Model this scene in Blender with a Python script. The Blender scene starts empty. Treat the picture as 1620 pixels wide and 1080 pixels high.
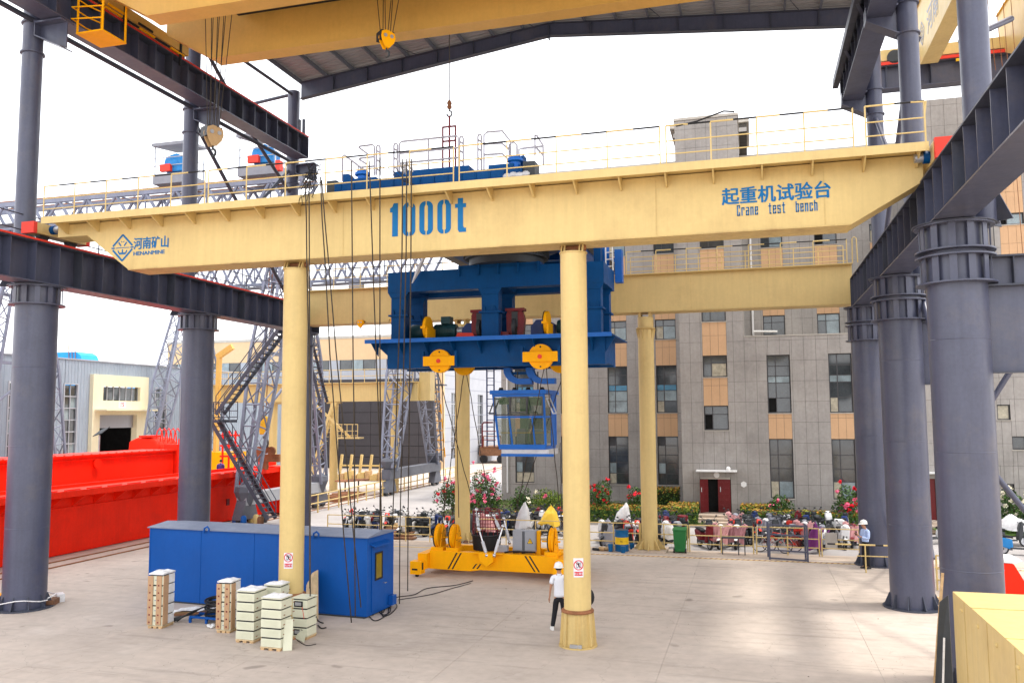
import bpy, math, random
from mathutils import Vector as V, Matrix
R = math.radians
rnd = random.Random(7)
scene = bpy.context.scene
COL = scene.collection
# ---------------------------------------------------------------- camera
FPX, YAW, PITCH, ROLL, CAMH = 1338.5, -0.27526, 0.087303, -0.0061518, 5.8
fw = V((math.sin(YAW)*math.cos(PITCH), math.cos(YAW)*math.cos(PITCH), math.sin(PITCH)))
rt = V((math.cos(YAW), -math.sin(YAW), 0)); up = rt.cross(fw)
rt, up = rt*math.cos(ROLL)+up*math.sin(ROLL), -rt*math.sin(ROLL)+up*math.cos(ROLL)
EYE = V((0, 0, CAMH))
cd = bpy.data.cameras.new('camera'); cam = bpy.data.objects.new('camera', cd); COL.objects.link(cam)
cd.sensor_width = 36; cd.lens = FPX/1620*36; cd.clip_start = .1; cd.clip_end = 3000
m = Matrix.Identity(4)
for i in range(3):
    m[i][0], m[i][1], m[i][2], m[i][3] = rt[i], up[i], -fw[i], EYE[i]
cam.matrix_world = m
scene.camera = cam
# ---------------------------------------------------------------- light
SUN_EL, SUN_DIR = 73, V((0.93, 0.20))
w = bpy.data.worlds.new('World'); scene.world = w; w.use_nodes = True
nt = w.node_tree; nt.nodes.clear()
sky = nt.nodes.new('ShaderNodeTexSky'); sky.sky_type = 'NISHITA'; sky.sun_disc = False
sky.sun_elevation = R(SUN_EL); sky.sun_rotation = math.atan2(SUN_DIR.x, SUN_DIR.y)
sky.air_density = 1.0; sky.dust_density = 6.0; sky.ozone_density = 1.0
mx = nt.nodes.new('ShaderNodeMix'); mx.data_type = 'RGBA'; mx.inputs[0].default_value = .75
mx.inputs[7].default_value = (7.6, 7.6, 7.75, 1)          # thin bright overcast
nt.links.new(sky.outputs[0], mx.inputs[6])
bg = nt.nodes.new('ShaderNodeBackground'); bg.inputs[1].default_value = .15
nt.links.new(mx.outputs[2], bg.inputs[0])
wo = nt.nodes.new('ShaderNodeOutputWorld'); nt.links.new(bg.outputs[0], wo.inputs[0])
sd = bpy.data.lights.new('sun', 'SUN'); sun = bpy.data.objects.new('sun', sd); COL.objects.link(sun)
sd.energy = 1.2; sd.angle = R(5); sd.color = (1, .95, .87)
dsun = V((SUN_DIR.normalized().x*math.cos(R(SUN_EL)), SUN_DIR.normalized().y*math.cos(R(SUN_EL)), math.sin(R(SUN_EL))))
sun.rotation_mode = 'QUATERNION'; sun.rotation_quaternion = dsun.to_track_quat('Z', 'Y')
sun.location = (0, 0, 60)
vs = scene.view_settings; vs.view_transform = 'Standard'; vs.look = 'None'; vs.gamma = 1; vs.exposure = 1.32
scene.render.film_transparent = False
scene.cycles.max_bounces = 7; scene.cycles.diffuse_bounces = 4

# ---------------------------------------------------------------- placing helpers (true depth always given)
def ray(px, py): return fw+rt*((px-810)/FPX)-up*((py-540)/FPX)
def AZ(px, py, z=0.): d = ray(px, py); return EYE+d*((z-CAMH)/d.z)
def AY(px, py, y): d = ray(px, py); return EYE+d*(y/d.y)
def AX(px, py, x): d = ray(px, py); return EYE+d*(x/d.x)

# ---------------------------------------------------------------- materials
MATS = {}
def mat(name, rgb, rough=.55, metal=0., var=.12, scale=1.5, bump=0., dirt=None, dirt_amt=0., streak=0., island=0., fine=True, emit=0., spec=.25, coat=0., grime=0):
    if name in MATS: return MATS[name]
    m = bpy.data.materials.new(name); m.use_nodes = True; n = m.node_tree.nodes; l = m.node_tree.links
    b = n['Principled BSDF']; b.inputs['Roughness'].default_value = rough; b.inputs['Metallic'].default_value = metal
    b.inputs['Specular IOR Level'].default_value = spec; b.inputs['Coat Weight'].default_value = coat
    geo = n.new('ShaderNodeNewGeometry')
    def noise(sc, det=4, rg=.6, vec=None):
        t = n.new('ShaderNodeTexNoise'); t.inputs['Scale'].default_value = sc; t.inputs['Detail'].default_value = det
        t.inputs['Roughness'].default_value = rg; l.new(vec or geo.outputs['Position'], t.inputs['Vector']); return t.outputs[0]
    def mr(src, a, b_, lo, hi):
        q = n.new('ShaderNodeMapRange'); l.new(src, q.inputs[0])
        for i, x in enumerate((a, b_, lo, hi)): q.inputs[i+1].default_value = x
        return q.outputs[0]
    def mul(a, b_):
        q = n.new('ShaderNodeMath'); q.operation = 'MULTIPLY'
        for i, x in enumerate((a, b_)):
            if isinstance(x, (int, float)): q.inputs[i].default_value = x
            else: l.new(x, q.inputs[i])
        return q.outputs[0]
    f = mr(noise(scale), .3, .7, 1-var, 1+var)
    if fine: f = mul(f, mr(noise(scale*14, 3), .3, .7, 1-var*.5, 1+var*.5))
    if streak:
        mp = n.new('ShaderNodeMapping'); mp.inputs['Scale'].default_value = (5, 5, .35); l.new(geo.outputs['Position'], mp.inputs[0])
        f = mul(f, mr(noise(1.6, 5, .65, mp.outputs[0]), .35, .7, 1, 1-streak))
    if island:
        f = mul(f, mr(geo.outputs['Random Per Island'], 0, 1, 1-island, 1+island))
    mixc = n.new('ShaderNodeMix'); mixc.data_type = 'RGBA'; mixc.blend_type = 'MULTIPLY'; mixc.inputs[0].default_value = 1
    mixc.inputs[6].default_value = (*rgb, 1); l.new(f, mixc.inputs[7]); out = mixc.outputs[2]
    if dirt:
        d = n.new('ShaderNodeMix'); d.data_type = 'RGBA'; d.inputs[7].default_value = (*dirt, 1)
        l.new(out, d.inputs[6]); l.new(mul(mr(noise(scale*.8, 8, .72), .52, .72, 0, 1), dirt_amt), d.inputs[0]); out = d.outputs[2]
    if grime:     # tyre sweeps, drips and fine cracks of a working yard
        def veil(src, lo, hi, amt, col):
            nonlocal out
            d = n.new('ShaderNodeMix'); d.data_type = 'RGBA'; d.inputs[7].default_value = (*col, 1)
            l.new(out, d.inputs[6]); l.new(mr(src, lo, hi, 0, amt), d.inputs[0]); out = d.outputs[2]
        for rot, sc_, lo, hi, amt in ((.35, (.25, 3.2, 1), .56, .74, .45), (-.9, (.2, 2.2, 1), .60, .78, .35), (1.45, (.18, 4.5, 1), .60, .75, .3)):
            mp = n.new('ShaderNodeMapping'); mp.inputs['Rotation'].default_value = (0, 0, rot); mp.inputs['Scale'].default_value = sc_
            l.new(geo.outputs['Position'], mp.inputs[0]); veil(noise(.9, 6, .6, mp.outputs[0]), lo, hi, amt, (.20, .175, .155))
        veil(noise(.35, 5, .6), .60, .72, .5, (.62, .55, .48))
        veil(noise(1.1, 2, .5), .70, .76, .55, (.15, .125, .105))
        vo = n.new('ShaderNodeTexVoronoi'); vo.feature = 'DISTANCE_TO_EDGE'; vo.inputs['Scale'].default_value = .33
        wv = n.new('ShaderNodeVectorMath'); wv.operation = 'ADD'; nz = n.new('ShaderNodeTexNoise'); nz.inputs['Scale'].default_value = 1.4; nz.inputs['Detail'].default_value = 6
        l.new(geo.outputs['Position'], nz.inputs['Vector']); l.new(geo.outputs['Position'], wv.inputs[0]); l.new(nz.outputs[1], wv.inputs[1]); l.new(wv.outputs[0], vo.inputs['Vector'])
        veil(vo.outputs[0], .004, .0, .28, (.14, .12, .10))
        veil(noise(38, 2, .5), .70, .78, .5, (.18, .16, .14))
    l.new(out, b.inputs['Base Color'])
    l.new(mr(noise(scale*3, 4), .3, .7, rough*.85, min(1, rough*1.15)), b.inputs['Roughness'])
    if bump:
        bp = n.new('ShaderNodeBump'); bp.inputs['Strength'].default_value = .6; bp.inputs['Distance'].default_value = bump
        l.new(noise(scale*6, 5, .65), bp.inputs['Height']); l.new(bp.outputs[0], b.inputs['Normal'])
    if emit:
        b.inputs['Emission Color'].default_value = (*rgb, 1); b.inputs['Emission Strength'].default_value = emit
    MATS[name] = m; return m
def glass_mat(name, tint, rough=.06, alpha=.35):
    m = bpy.data.materials.new(name); m.use_nodes = True; n = m.node_tree.nodes; l = m.node_tree.links
    b = n['Principled BSDF']; b.inputs['Base Color'].default_value = (*tint, 1); b.inputs['Roughness'].default_value = rough
    b.inputs['Alpha'].default_value = alpha; b.inputs['Specular IOR Level'].default_value = .8
    MATS[name] = m; return m
RUST = (.22, .09, .035)
M = dict(
    cream=mat('cream yellow paint', (.655, .49, .205), .42, 0, .05, .6, .0015, RUST, .18, .08),
    creamd=mat('aged cream yellow paint', (.62, .455, .185), .5, 0, .09, 1.2, .002, RUST, .45, .18),
    orange=mat('orange yellow paint', (.97, .43, .003), .5, 0, .05, 1.2, 0, (.5, .2, .02), .15, .04, spec=.12),
    amber=mat('amber crane paint', (.70, .41, .10), .4, 0, .06, .6, 0, RUST, .1, .05),
    steel=mat('dark slate steel paint', (.070, .077, .122), .36, .0, .12, .9, .002, (.15, .13, .12), .35, .16, spec=.5),
    steeld=mat('near black steel paint', (.058, .065, .090), .45, .0, .12, 1.1, .001, (.14, .12, .11), .3, .12),
    truss=mat('light slate truss paint', (.21, .23, .30), .5, 0, .12, 1.2, 0, (.15, .12, .11), .3, .1),
    trussd=mat('dark slate truss paint', (.12, .13, .16), .5, 0, .12, 1.2, 0, (.15, .12, .11), .3, .1),
    blue=mat('deep blue machine paint', (.001, .060, .205), .5, 0, .10, 1.2, 0, (.02, .04, .08), .3, .1, spec=.12),
    blueb=mat('bright blue paint', (.006, .12, .48), .4, 0, .08, 1.2, 0, (.05, .06, .08), .2, .06),
    cblue=mat('container blue paint', (.001, .075, .33), .55, 0, .06, .8, .001, None, 0, .05),
    letter=mat('lettering blue paint', (.004, .14, .36), .6, 0, .05, 2),
    red=mat('signal red paint', (.95, .025, .006), .5, 0, .07, .8, 0, (.5, .02, .01), .35, .08, spec=.15),
    redb=mat('bumper red paint', (.72, .05, .03), .5, 0, .08, 2),
    maroon=mat('maroon paint', (.16, .012, .018), .4, 0, .1, 3),
    black=mat('black rubber', (.018, .018, .02), .6, 0, .2, 4),
    rope=mat('greased wire rope', (.055, .045, .035), .55, .3, .3, 8),
    metal=mat('bare galvanised metal', (.42, .43, .45), .4, .6, .15, 2),
    chrome=mat('dull chrome', (.6, .6, .62), .25, .9, .1, 4),
    white=mat('white painted metal', (.78, .78, .77), .45, 0, .05, 2),
    greyp=mat('grey enclosure paint', (.32, .33, .36), .45, 0, .05, 2),
    dgrey=mat('charcoal machine paint', (.045, .05, .055), .45, 0, .12, 3),
    wood=mat('raw pine wood', (.50, .33, .17), .75, 0, .25, 6, .002),
    ply=mat('plywood', (.58, .44, .26), .8, 0, .2, 4, .001),
    card=mat('cardboard', (.45, .28, .16), .85, 0, .1, 4),
    ivory=mat('ivory enclosure paint', (.62, .62, .47), .5, 0, .05, 3),
    plastic=mat('clear wrap film', (.72, .72, .72), .3, 0, .15, 6, .004),
    tile=mat('grey stone cladding', (.36, .338, .315), .55, 0, .13, .5, .001, (.13, .12, .11), .3, .10),
    tileb=mat('peach stone cladding', (.62, .39, .22), .55, 0, .05, .8, 0, (.4, .25, .15), .2, .05),
    joint=mat('dark tile joint', (.085, .078, .07), .9, 0, .1, 2),
    frame=mat('bronze window frame', (.07, .07, .075), .45, .2, .1, 3),
    sill=mat('pale sill stone', (.45, .42, .37), .7, 0, .1, 3),
    pane=mat('dark window glass', (.05, .058, .062), .08, 0, .35, .9, 0, spec=.9),
    panel=mat('blind behind glass', (.22, .28, .30), .2, 0, .3, 1.5, 0, spec=.8),
    curtain=mat('pale curtain behind glass', (.42, .38, .28), .4, 0, .3, 5, 0, spec=.7),
    bluewin=mat('blue board behind glass', (.05, .22, .36), .25, 0, .2, 2, 0, spec=.8),
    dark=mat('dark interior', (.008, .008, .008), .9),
    door=mat('crimson door', (.16, .018, .02), .4, 0, .12, 4),
    shed=mat('grey blue corrugated sheet', (.33, .39, .46), .5, .1, .06, .4, 0, (.24, .27, .31), .3, .12),
    creamw=mat('cream rendered wall', (.80, .74, .52), .8, 0, .05, .5, .002, (.5, .45, .32), .2, .08),
    beige=mat('beige cladding', (.66, .47, .27), .6, 0, .05, .3, 0, (.45, .33, .2), .2, .05),
    lgrey=mat('light grey cladding', (.40, .42, .46), .5, .1, .05, .4, 0, (.3, .3, .32), .3, .08),
    roofs=mat('ribbed roof sheet', (.30, .30, .31), .5, .2, .08, .4),
    skyblue=mat('sky blue roof sheet', (.02, .30, .72), .5, 0, .06, .6),
    conc=mat('pale concrete slab', (.475, .405, .345), .85, 0, .14, .22, .004, (.30, .255, .22), .6, 0, grime=1),
    conc2=mat('tan concrete paving', (.50, .41, .33), .85, 0, .14, .4, .003, (.30, .25, .2), .4, 0),
    road=mat('worn grey road', (.36, .34, .33), .88, 0, .10, .3, .003, (.26, .24, .23), .4, 0),
    kerb=mat('kerb stone', (.45, .42, .38), .85, 0, .1, 2),
    soil=mat('planted soil', (.10, .075, .05), .95, 0, .25, 3, .01),
    grass=mat('green grass', (.07, .13, .022), .9, 0, .3, 3, .01, island=.35),
    leaf=mat('green leaves', (.06, .125, .022), .6, 0, .2, 2, 0, island=.5),
    leafd=mat('dark green leaves', (.035, .08, .02), .6, 0, .2, 2, 0, island=.5),
    leafy=mat('yellow green leaves', (.20, .26, .03), .6, 0, .2, 2, 0, island=.4),
    leafo=mat('orange new leaves', (.42, .20, .035), .6, 0, .2, 2, 0, island=.4),
    bark=mat('brown bark', (.12, .08, .05), .9, 0, .2, 8),
    petalr=mat('red petals', (.72, .01, .03), .6, 0, .1, 5, 0, island=.25),
    petalp=mat('pink petals', (.80, .16, .28), .6, 0, .1, 5, 0, island=.25),
    petalw=mat('ivory petals', (.80, .76, .6), .6, 0, .1, 5, 0, island=.15),
    skin=mat('skin', (.42, .22, .14), .5, 0, .06, 6), hair=mat('black hair', (.012, .010, .009), .5),
    shirtw=mat('white shirt cotton', (.72, .74, .80), .8, 0, .05, 5, .004),
    shirtb=mat('pale blue shirt cotton', (.42, .53, .78), .8, 0, .05, 5, .004),
    shirtp=mat('purple work shirt', (.07, .04, .20), .8, 0, .1, 5, .004),
    trouser=mat('black trousers', (.014, .014, .018), .8, 0, .2, 5, .004),
    helmet=mat('white safety helmet', (.80, .80, .76), .3, 0, .03, 4),
    green=mat('green bin plastic', (.02, .15, .04), .45, 0, .1, 4),
    yellowp=mat('yellow band paint', (.80, .50, .02), .45, 0, .05, 4),
    hazard=mat('faded yellow line paint', (.60, .42, .16), .8, 0, .15, 2),
    signw=mat('white sign face', (.74, .74, .78), .5, 0, .03, 4), signr=mat('sign red', (.62, .03, .04), .5, 0, .03, 4),
    signb=mat('sign black', (.015, .015, .015), .5),
    rust=mat('rusty steel', (.26, .11, .05), .8, 0, .3, 3, .003),
    brown=mat('brown timber pile', (.22, .11, .06), .85, 0, .3, 4, .003),
    pink=mat('pink quilted cape', (.70, .36, .36), .8, 0, .1, 4, .004), mauve=mat('dusty mauve cape', (.42, .20, .22), .8, 0, .15, 4, .004),
    grape=mat('purple cape', (.16, .03, .16), .8, 0, .1, 4), silver=mat('silver cover', (.55, .55, .57), .45, .2, .1, 4, .004),
    ycover=mat('yellow rain cover', (.78, .50, .05), .55, 0, .1, 4, .004), gcape=mat('grey cape', (.30, .31, .36), .8, 0, .1, 4, .004),
    teal=mat('teal cape', (.20, .42, .45), .7, 0, .1, 4),
    dcl=mat('charcoal cladding', (.060, .055, .06), .6, 0, .1, .5),
    metalp=mat('galvanised tube', (.36, .34, .37), .45, .3, .12, 4),
    navy=mat('navy machine paint', (.012, .03, .13), .4, 0, .1, 3),
    motg=mat('dark teal motor paint', (.015, .055, .065), .4, 0, .1, 3),
    skyd=mat('mid blue winch paint', (.02, .20, .50), .45, 0, .1, 3),
    amberg=mat('amber window film', (.22, .16, .02), .15, 0, .1, 3),
    cblue2=mat('drum blue paint', (.004, .10, .26), .45, 0, .1, 3),
    leafcore=mat('dark twig core', (.03, .04, .012), .9, 0, .3, 6),
    mouth=mat('lips', (.28, .09, .08), .5, 0, .05, 5),
    tanp=mat('dusty tan paint', (.52, .34, .17), .6, 0, .12, 3),
    kerbd=mat('dark grit', (.16, .14, .12), .9, 0, .3, 8),
    croof=mat('container roof paint', (.17, .20, .28), .5, 0, .1, 1),
    hbeam=mat('lattice grey', (.22, .23, .26), .5, 0, .1, 2),
    cabin_in=mat('green cabin lining', (.16, .30, .14), .6, 0, .1, 2),
)
glass_mat('cabin glass', (.05, .09, .05), .04, .42)

# ---------------------------------------------------------------- mesh helpers
WM = {}
def attach(o, parent, wm):
    COL.objects.link(o)
    if parent is None: o.matrix_world = wm
    else:
        o.parent = parent; o.matrix_parent_inverse = WM[parent.name].inverted(); o.matrix_basis = wm
    WM[o.name] = wm.copy(); return o
def tag(o, label=None, cat=None, group=None, kind=None):
    for k, v in (('label', label), ('category', cat), ('group', group), ('kind', kind)):
        if v: o[k] = v
    return o
def root(name, label, cat, loc=(0, 0, 0), group=None, rz=0.):
    o = bpy.data.objects.new(name, None); o.empty_display_size = .2
    attach(o, None, Matrix.Translation(V(loc)) @ Matrix.Rotation(rz, 4, 'Z'))
    return tag(o, label, cat, group)
class MB:
    def __init__(s): s.v = []; s.f = []; s.mi = []; s.cur = 0
    def add(s, vs, fs):
        o = len(s.v); s.v += [tuple(x) for x in vs]; s.f += [tuple(i+o for i in f) for f in fs]; s.mi += [s.cur]*len(fs); return s
    def box(s, lo, hi):
        a, b = lo, hi
        return s.add([(a[0], a[1], a[2]), (b[0], a[1], a[2]), (b[0], b[1], a[2]), (a[0], b[1], a[2]), (a[0], a[1], b[2]), (b[0], a[1], b[2]), (b[0], b[1], b[2]), (a[0], b[1], b[2])],
                     [(3, 2, 1, 0), (4, 5, 6, 7), (0, 1, 5, 4), (1, 2, 6, 5), (2, 3, 7, 6), (3, 0, 4, 7)])
    def bar(s, p, q, w, h=None, upv=(0, 0, 1)):
        p, q = V(p), V(q); h = w if h is None else h; d = (q-p).normalized(); u = V(upv)
        if abs(d.dot(u)) > .98: u = V((0, 1, 0)) if abs(d.y) < .9 else V((1, 0, 0))
        x = d.cross(u).normalized(); y = x.cross(d); x *= w/2; y *= h/2
        vs = [p-x-y, p+x-y, p+x+y, p-x+y, q-x-y, q+x-y, q+x+y, q-x+y]
        return s.add(vs, [(0, 1, 2, 3), (7, 6, 5, 4), (1, 0, 4, 5), (2, 1, 5, 6), (3, 2, 6, 7), (0, 3, 7, 4)])
    def path(s, pts, r, n=6, close=True):
        pts = [V(p) for p in pts]; rs = r if isinstance(r, (list, tuple)) else [r]*len(pts)
        vs = []; x = None
        for i, p in enumerate(pts):
            d = (pts[min(i+1, len(pts)-1)]-pts[max(i-1, 0)]).normalized()
            if x is None:
                x = d.orthogonal().normalized()
            else:
                x = x-d*x.dot(d); x = x.normalized() if x.length > 1e-6 else d.orthogonal().normalized()
            y = d.cross(x)
            for k in range(n):
                a = 2*math.pi*k/n; vs.append(p+(x*math.cos(a)+y*math.sin(a))*rs[i])
        fs = []
        for i in range(len(pts)-1):
            for k in range(n):
                a, b = i*n+k, i*n+(k+1) % n; fs.append((a, b, b+n, a+n))
        if close: fs += [tuple(range(n-1, -1, -1)), tuple((len(pts)-1)*n+k for k in range(n))]
        return s.add(vs, fs)
    def tube(s, p, q, r, n=8, r2=None): return s.path([p, q], [r, r if r2 is None else r2], n)
    def lathe(s, c, prof, n=16, axis='z'):
        vs = []
        for r, h in prof:
            for k in range(n):
                a = 2*math.pi*k/n; x, y = r*math.cos(a), r*math.sin(a)
                p = {'z': (x, y, h), 'x': (h, x, y), 'y': (y, h, x)}[axis]
                vs.append((c[0]+p[0], c[1]+p[1], c[2]+p[2]))
        fs = []
        for i in range(len(prof)-1):
            for k in range(n):
                a, b = i*n+k, i*n+(k+1) % n; fs.append((a, b, b+n, a+n))
        fs += [tuple(range(n-1, -1, -1)), tuple((len(prof)-1)*n+k for k in range(n))]
        return s.add(vs, fs)
    def prism(s, pts, a, b, axis='y'):       # pts 2D in the other two axes (in x,y,z order)
        n = len(pts); P = lambda u, w_, t: {'y': (u, t, w_), 'x': (t, u, w_), 'z': (u, w_, t)}[axis]
        vs = [P(u, w_, a) for u, w_ in pts]+[P(u, w_, b) for u, w_ in pts]
        return s.add(vs, [tuple(range(n-1, -1, -1)), tuple(range(n, 2*n))]+[(i, (i+1) % n, (i+1) % n+n, i+n) for i in range(n)])
    def hexa(s, P8): return s.add(P8, [(3, 2, 1, 0), (4, 5, 6, 7), (0, 1, 5, 4), (1, 2, 6, 5), (2, 3, 7, 6), (3, 0, 4, 7)])
    def ball(s, c, r, n=10, m_=6, sc=(1, 1, 1)):
        prof = [(max(1e-4, math.sin(math.pi*i/m_)), -math.cos(math.pi*i/m_)) for i in range(m_+1)]
        vs = []
        o = MB().lathe((0, 0, 0), prof, n)
        return s.add([(c[0]+x*r*sc[0], c[1]+y*r*sc[1], c[2]+z*r*sc[2]) for x, y, z in o.v], o.f)
    def leaf(s, p, size, nrm=None, asp=.6):
        n_ = V((rnd.gauss(0, 1), rnd.gauss(0, 1), rnd.gauss(0, 1)+.4)) if nrm is None else V(nrm)+V((rnd.gauss(0, .5), rnd.gauss(0, .5), rnd.gauss(0, .5)))
        n_.normalize(); x = n_.orthogonal().normalized(); x.rotate(Matrix.Rotation(rnd.uniform(0, 6.28), 3, n_)); y = n_.cross(x)
        x *= size/2; y *= size*asp/2; p = V(p)
        return s.add([p-x, p-y, p+x, p+y], [(0, 1, 2, 3)])
    def rotz(s, ang, c=(0, 0)):
        ca, sa = math.cos(ang), math.sin(ang)
        s.v = [(c[0]+(x-c[0])*ca-(y-c[1])*sa, c[1]+(x-c[0])*sa+(y-c[1])*ca, z) for x, y, z in s.v]; return s
    def build(s, name, m_, parent=None, smooth=False, bevel=0.):
        xs, ys, zs = zip(*s.v); o_ = V(((min(xs)+max(xs))/2, (min(ys)+max(ys))/2, min(zs)))
        me = bpy.data.meshes.new(name); me.from_pydata([(a-o_.x, b-o_.y, c-o_.z) for a, b, c in s.v], [], s.f)
        for q in (m_ if isinstance(m_, (list, tuple)) else [m_]): me.materials.append(M.get(q) or MATS[q])
        if isinstance(m_, (list, tuple)): me.polygons.foreach_set('material_index', s.mi)
        import bmesh
        if len(s.f) < 20000 and not name.startswith(('foliage', 'leaves', 'grass', 'hedge')):
            bm = bmesh.new(); bm.from_mesh(me); bmesh.ops.recalc_face_normals(bm, faces=bm.faces); bm.to_mesh(me); bm.free()
        if smooth:
            me.shade_smooth() if hasattr(me, 'shade_smooth') else me.polygons.foreach_set('use_smooth', [True]*len(me.polygons))
            if smooth != 'full': me.set_sharp_from_angle(angle=R(40))
        o = bpy.data.objects.new(name, me)
        if bevel:
            b = o.modifiers.new('bevel', 'BEVEL'); b.width = bevel; b.segments = 2; b.limit_method = 'ANGLE'
        return attach(o, parent, Matrix.Translation(o_))
UNIT = {}
def unit(kind, mn, n=8):
    k = (kind, mn, n)
    if k not in UNIT:
        b = MB()
        if kind == 'box': b.box((-.5, -.5, -.5), (.5, .5, .5))
        else: b.path([(0, 0, -.5), (0, 0, .5)], 1, n)
        me = bpy.data.meshes.new(kind); me.from_pydata(b.v, [], b.f); me.materials.append(M[mn])
        if kind == 'tube':
            me.shade_smooth(); me.set_sharp_from_angle(angle=R(50))
        UNIT[k] = me
    return UNIT[k]
def pbox(name, lo, hi, mn, parent=None, rz=0.):
    o = bpy.data.objects.new(name, unit('box', mn)); lo, hi = V(lo), V(hi); c = (lo+hi)/2; d = hi-lo
    return attach(o, parent, Matrix.Translation(c) @ Matrix.Rotation(rz, 4, 'Z') @ Matrix.Diagonal((abs(d.x), abs(d.y), abs(d.z), 1)))
def _ori(p, q, upv=(0, 0, 1)):
    d = (q-p).normalized(); u = V(upv)
    if abs(d.dot(u)) > .98: u = V((0, 1, 0)) if abs(d.y) < .9 else V((1, 0, 0))
    x = d.cross(u).normalized(); y = d.cross(x)
    return Matrix(((x.x, y.x, d.x), (x.y, y.y, d.y), (x.z, y.z, d.z))).to_4x4()
def pbar(name, p, q, w_, h, mn, parent=None, upv=(0, 0, 1)):
    p, q = V(p), V(q); o = bpy.data.objects.new(name, unit('box', mn))
    return attach(o, parent, Matrix.Translation((p+q)/2) @ _ori(p, q, upv) @ Matrix.Diagonal((w_, h, (q-p).length, 1)))
def ptube(name, p, q, r, mn, parent=None, n=8):
    p, q = V(p), V(q); o = bpy.data.objects.new(name, unit('tube', mn, n))
    return attach(o, parent, Matrix.Translation((p+q)/2) @ _ori(p, q) @ Matrix.Diagonal((r, r, (q-p).length, 1)))
def text(name, s, size, p, mn, parent, xdir=(1, 0, 0), zdir=(0, 0, 1), off=0., sx=1., ext=.004, align='LEFT', sp=1., bold=0.):
    c = bpy.data.curves.new(name, 'FONT'); c.body = s; c.size = size; c.offset = off; c.extrude = ext; c.align_x = align; c.space_character = sp
    tmp = bpy.data.objects.new(name, c); COL.objects.link(tmp); bpy.context.view_layer.update()
    me = bpy.data.meshes.new_from_object(tmp.evaluated_get(bpy.context.evaluated_depsgraph_get())); COL.objects.unlink(tmp); bpy.data.objects.remove(tmp)
    if bold:      # thicken strokes with copies shifted by a hair, each a hair deeper
        vs = [v_.co.copy() for v_ in me.vertices]; fs = [tuple(p_.vertices) for p_ in me.polygons]; N0 = len(vs); V2, F2 = [], []
        for q, (dx, dy) in enumerate(((-bold, 0), (bold, 0), (0, bold*.6), (0, -bold*.6))):
            V2 += [(v_.x+dx, v_.y+dy, v_.z+.0006*q) for v_ in vs]; F2 += [tuple(i+q*N0 for i in f) for f in fs]
        me = bpy.data.meshes.new(name); me.from_pydata(V2, [], F2)
    me.materials.clear(); me.materials.append(M[mn]); o = bpy.data.objects.new(name, me)
    x = V(xdir).normalized()*sx; z = V(zdir).normalized(); y_ = V(xdir).normalized().cross(z)   # outward normal = x cross up
    wm = Matrix(((x.x, z.x, y_.x, p[0]), (x.y, z.y, y_.y, p[1]), (x.z, z.z, y_.z, p[2]), (0, 0, 0, 1)))
    return attach(o, parent, wm)
def copy_tree(o, wm, label=None, swap=None):
    """copy a thing with its parts and sub-parts, placed by a world matrix"""
    c = o.copy(); COL.objects.link(c); c.matrix_world = wm; WM[c.name] = wm
    if label: c['label'] = label
    def rec(a, b):
        for ch in kids.get(a.name, ()):
            d = ch.copy(); COL.objects.link(d); d.parent = b; d.matrix_parent_inverse = ch.matrix_parent_inverse.copy()
            if swap and d.type == 'MESH' and d.material_slots and d.material_slots[0].material and d.material_slots[0].material.name in swap:
                d.material_slots[0].link = 'OBJECT'; d.material_slots[0].material = M[swap[ch.material_slots[0].material.name]]
            rec(ch, d)
    kids = {}
    def gather(a):
        kids[a.name] = list(a.children)
        for ch in kids[a.name]: gather(ch)
    gather(o); rec(o, c); return c
def railing(parent, p, q, h, n, mn, rails=(1., .5, .15), r=.022, top=None, post='post', rail='rail', sq=True):
    p, q = V(p), V(q)
    for i in range(n+1):
        a = p.lerp(q, i/n); ptube(post, a, a+V((0, 0, h)), r, mn, parent, 6)
    for k in rails:
        z = V((0, 0, h*k))
        if k == 1. and top:
            seg = n*2
            for i in range(seg): ptube('rail_stripe', p.lerp(q, i/seg)+z, p.lerp(q, (i+1)/seg)+z, r*1.15, top if i % 2 else mn, parent, 6)
        else: ptube(rail, p+z, q+z, r*.85, mn, parent, 6)
# ================================================================ HALL STEEL
XL, XR = -21.5, 4.42
LC = [(XL-.3, 21.6), (XL-.3, 29.8), (XL-.3, 38.0)]
RC = [(XR+.05, 20.7), (XR+.05, 28.3), (XR+.05, 35.8)]
def collar(parent, x, y, z0, z1, r, nm='collar', fins=12):
    b = MB(); b.lathe((x, y, 0), [(r+.01, z0), (r+.20, z0), (r+.20, z0+.035), (r+.01, z0+.035)], 28)
    b.lathe((x, y, 0), [(r+.01, z1-.035), (r+.20, z1-.035), (r+.20, z1), (r+.01, z1)], 28); c = b.build(nm, 'steel', parent, True)
    for k in range(fins):
        a = 2*math.pi*(k+.5)/fins; d = V((math.cos(a), math.sin(a), 0))
        pbar('gusset', V((x, y, z0+.035))+d*(r+.085), V((x, y, z1-.035))+d*(r+.085), .03, .15, 'steel', parent, upv=(d.y, -d.x, 0))
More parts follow.
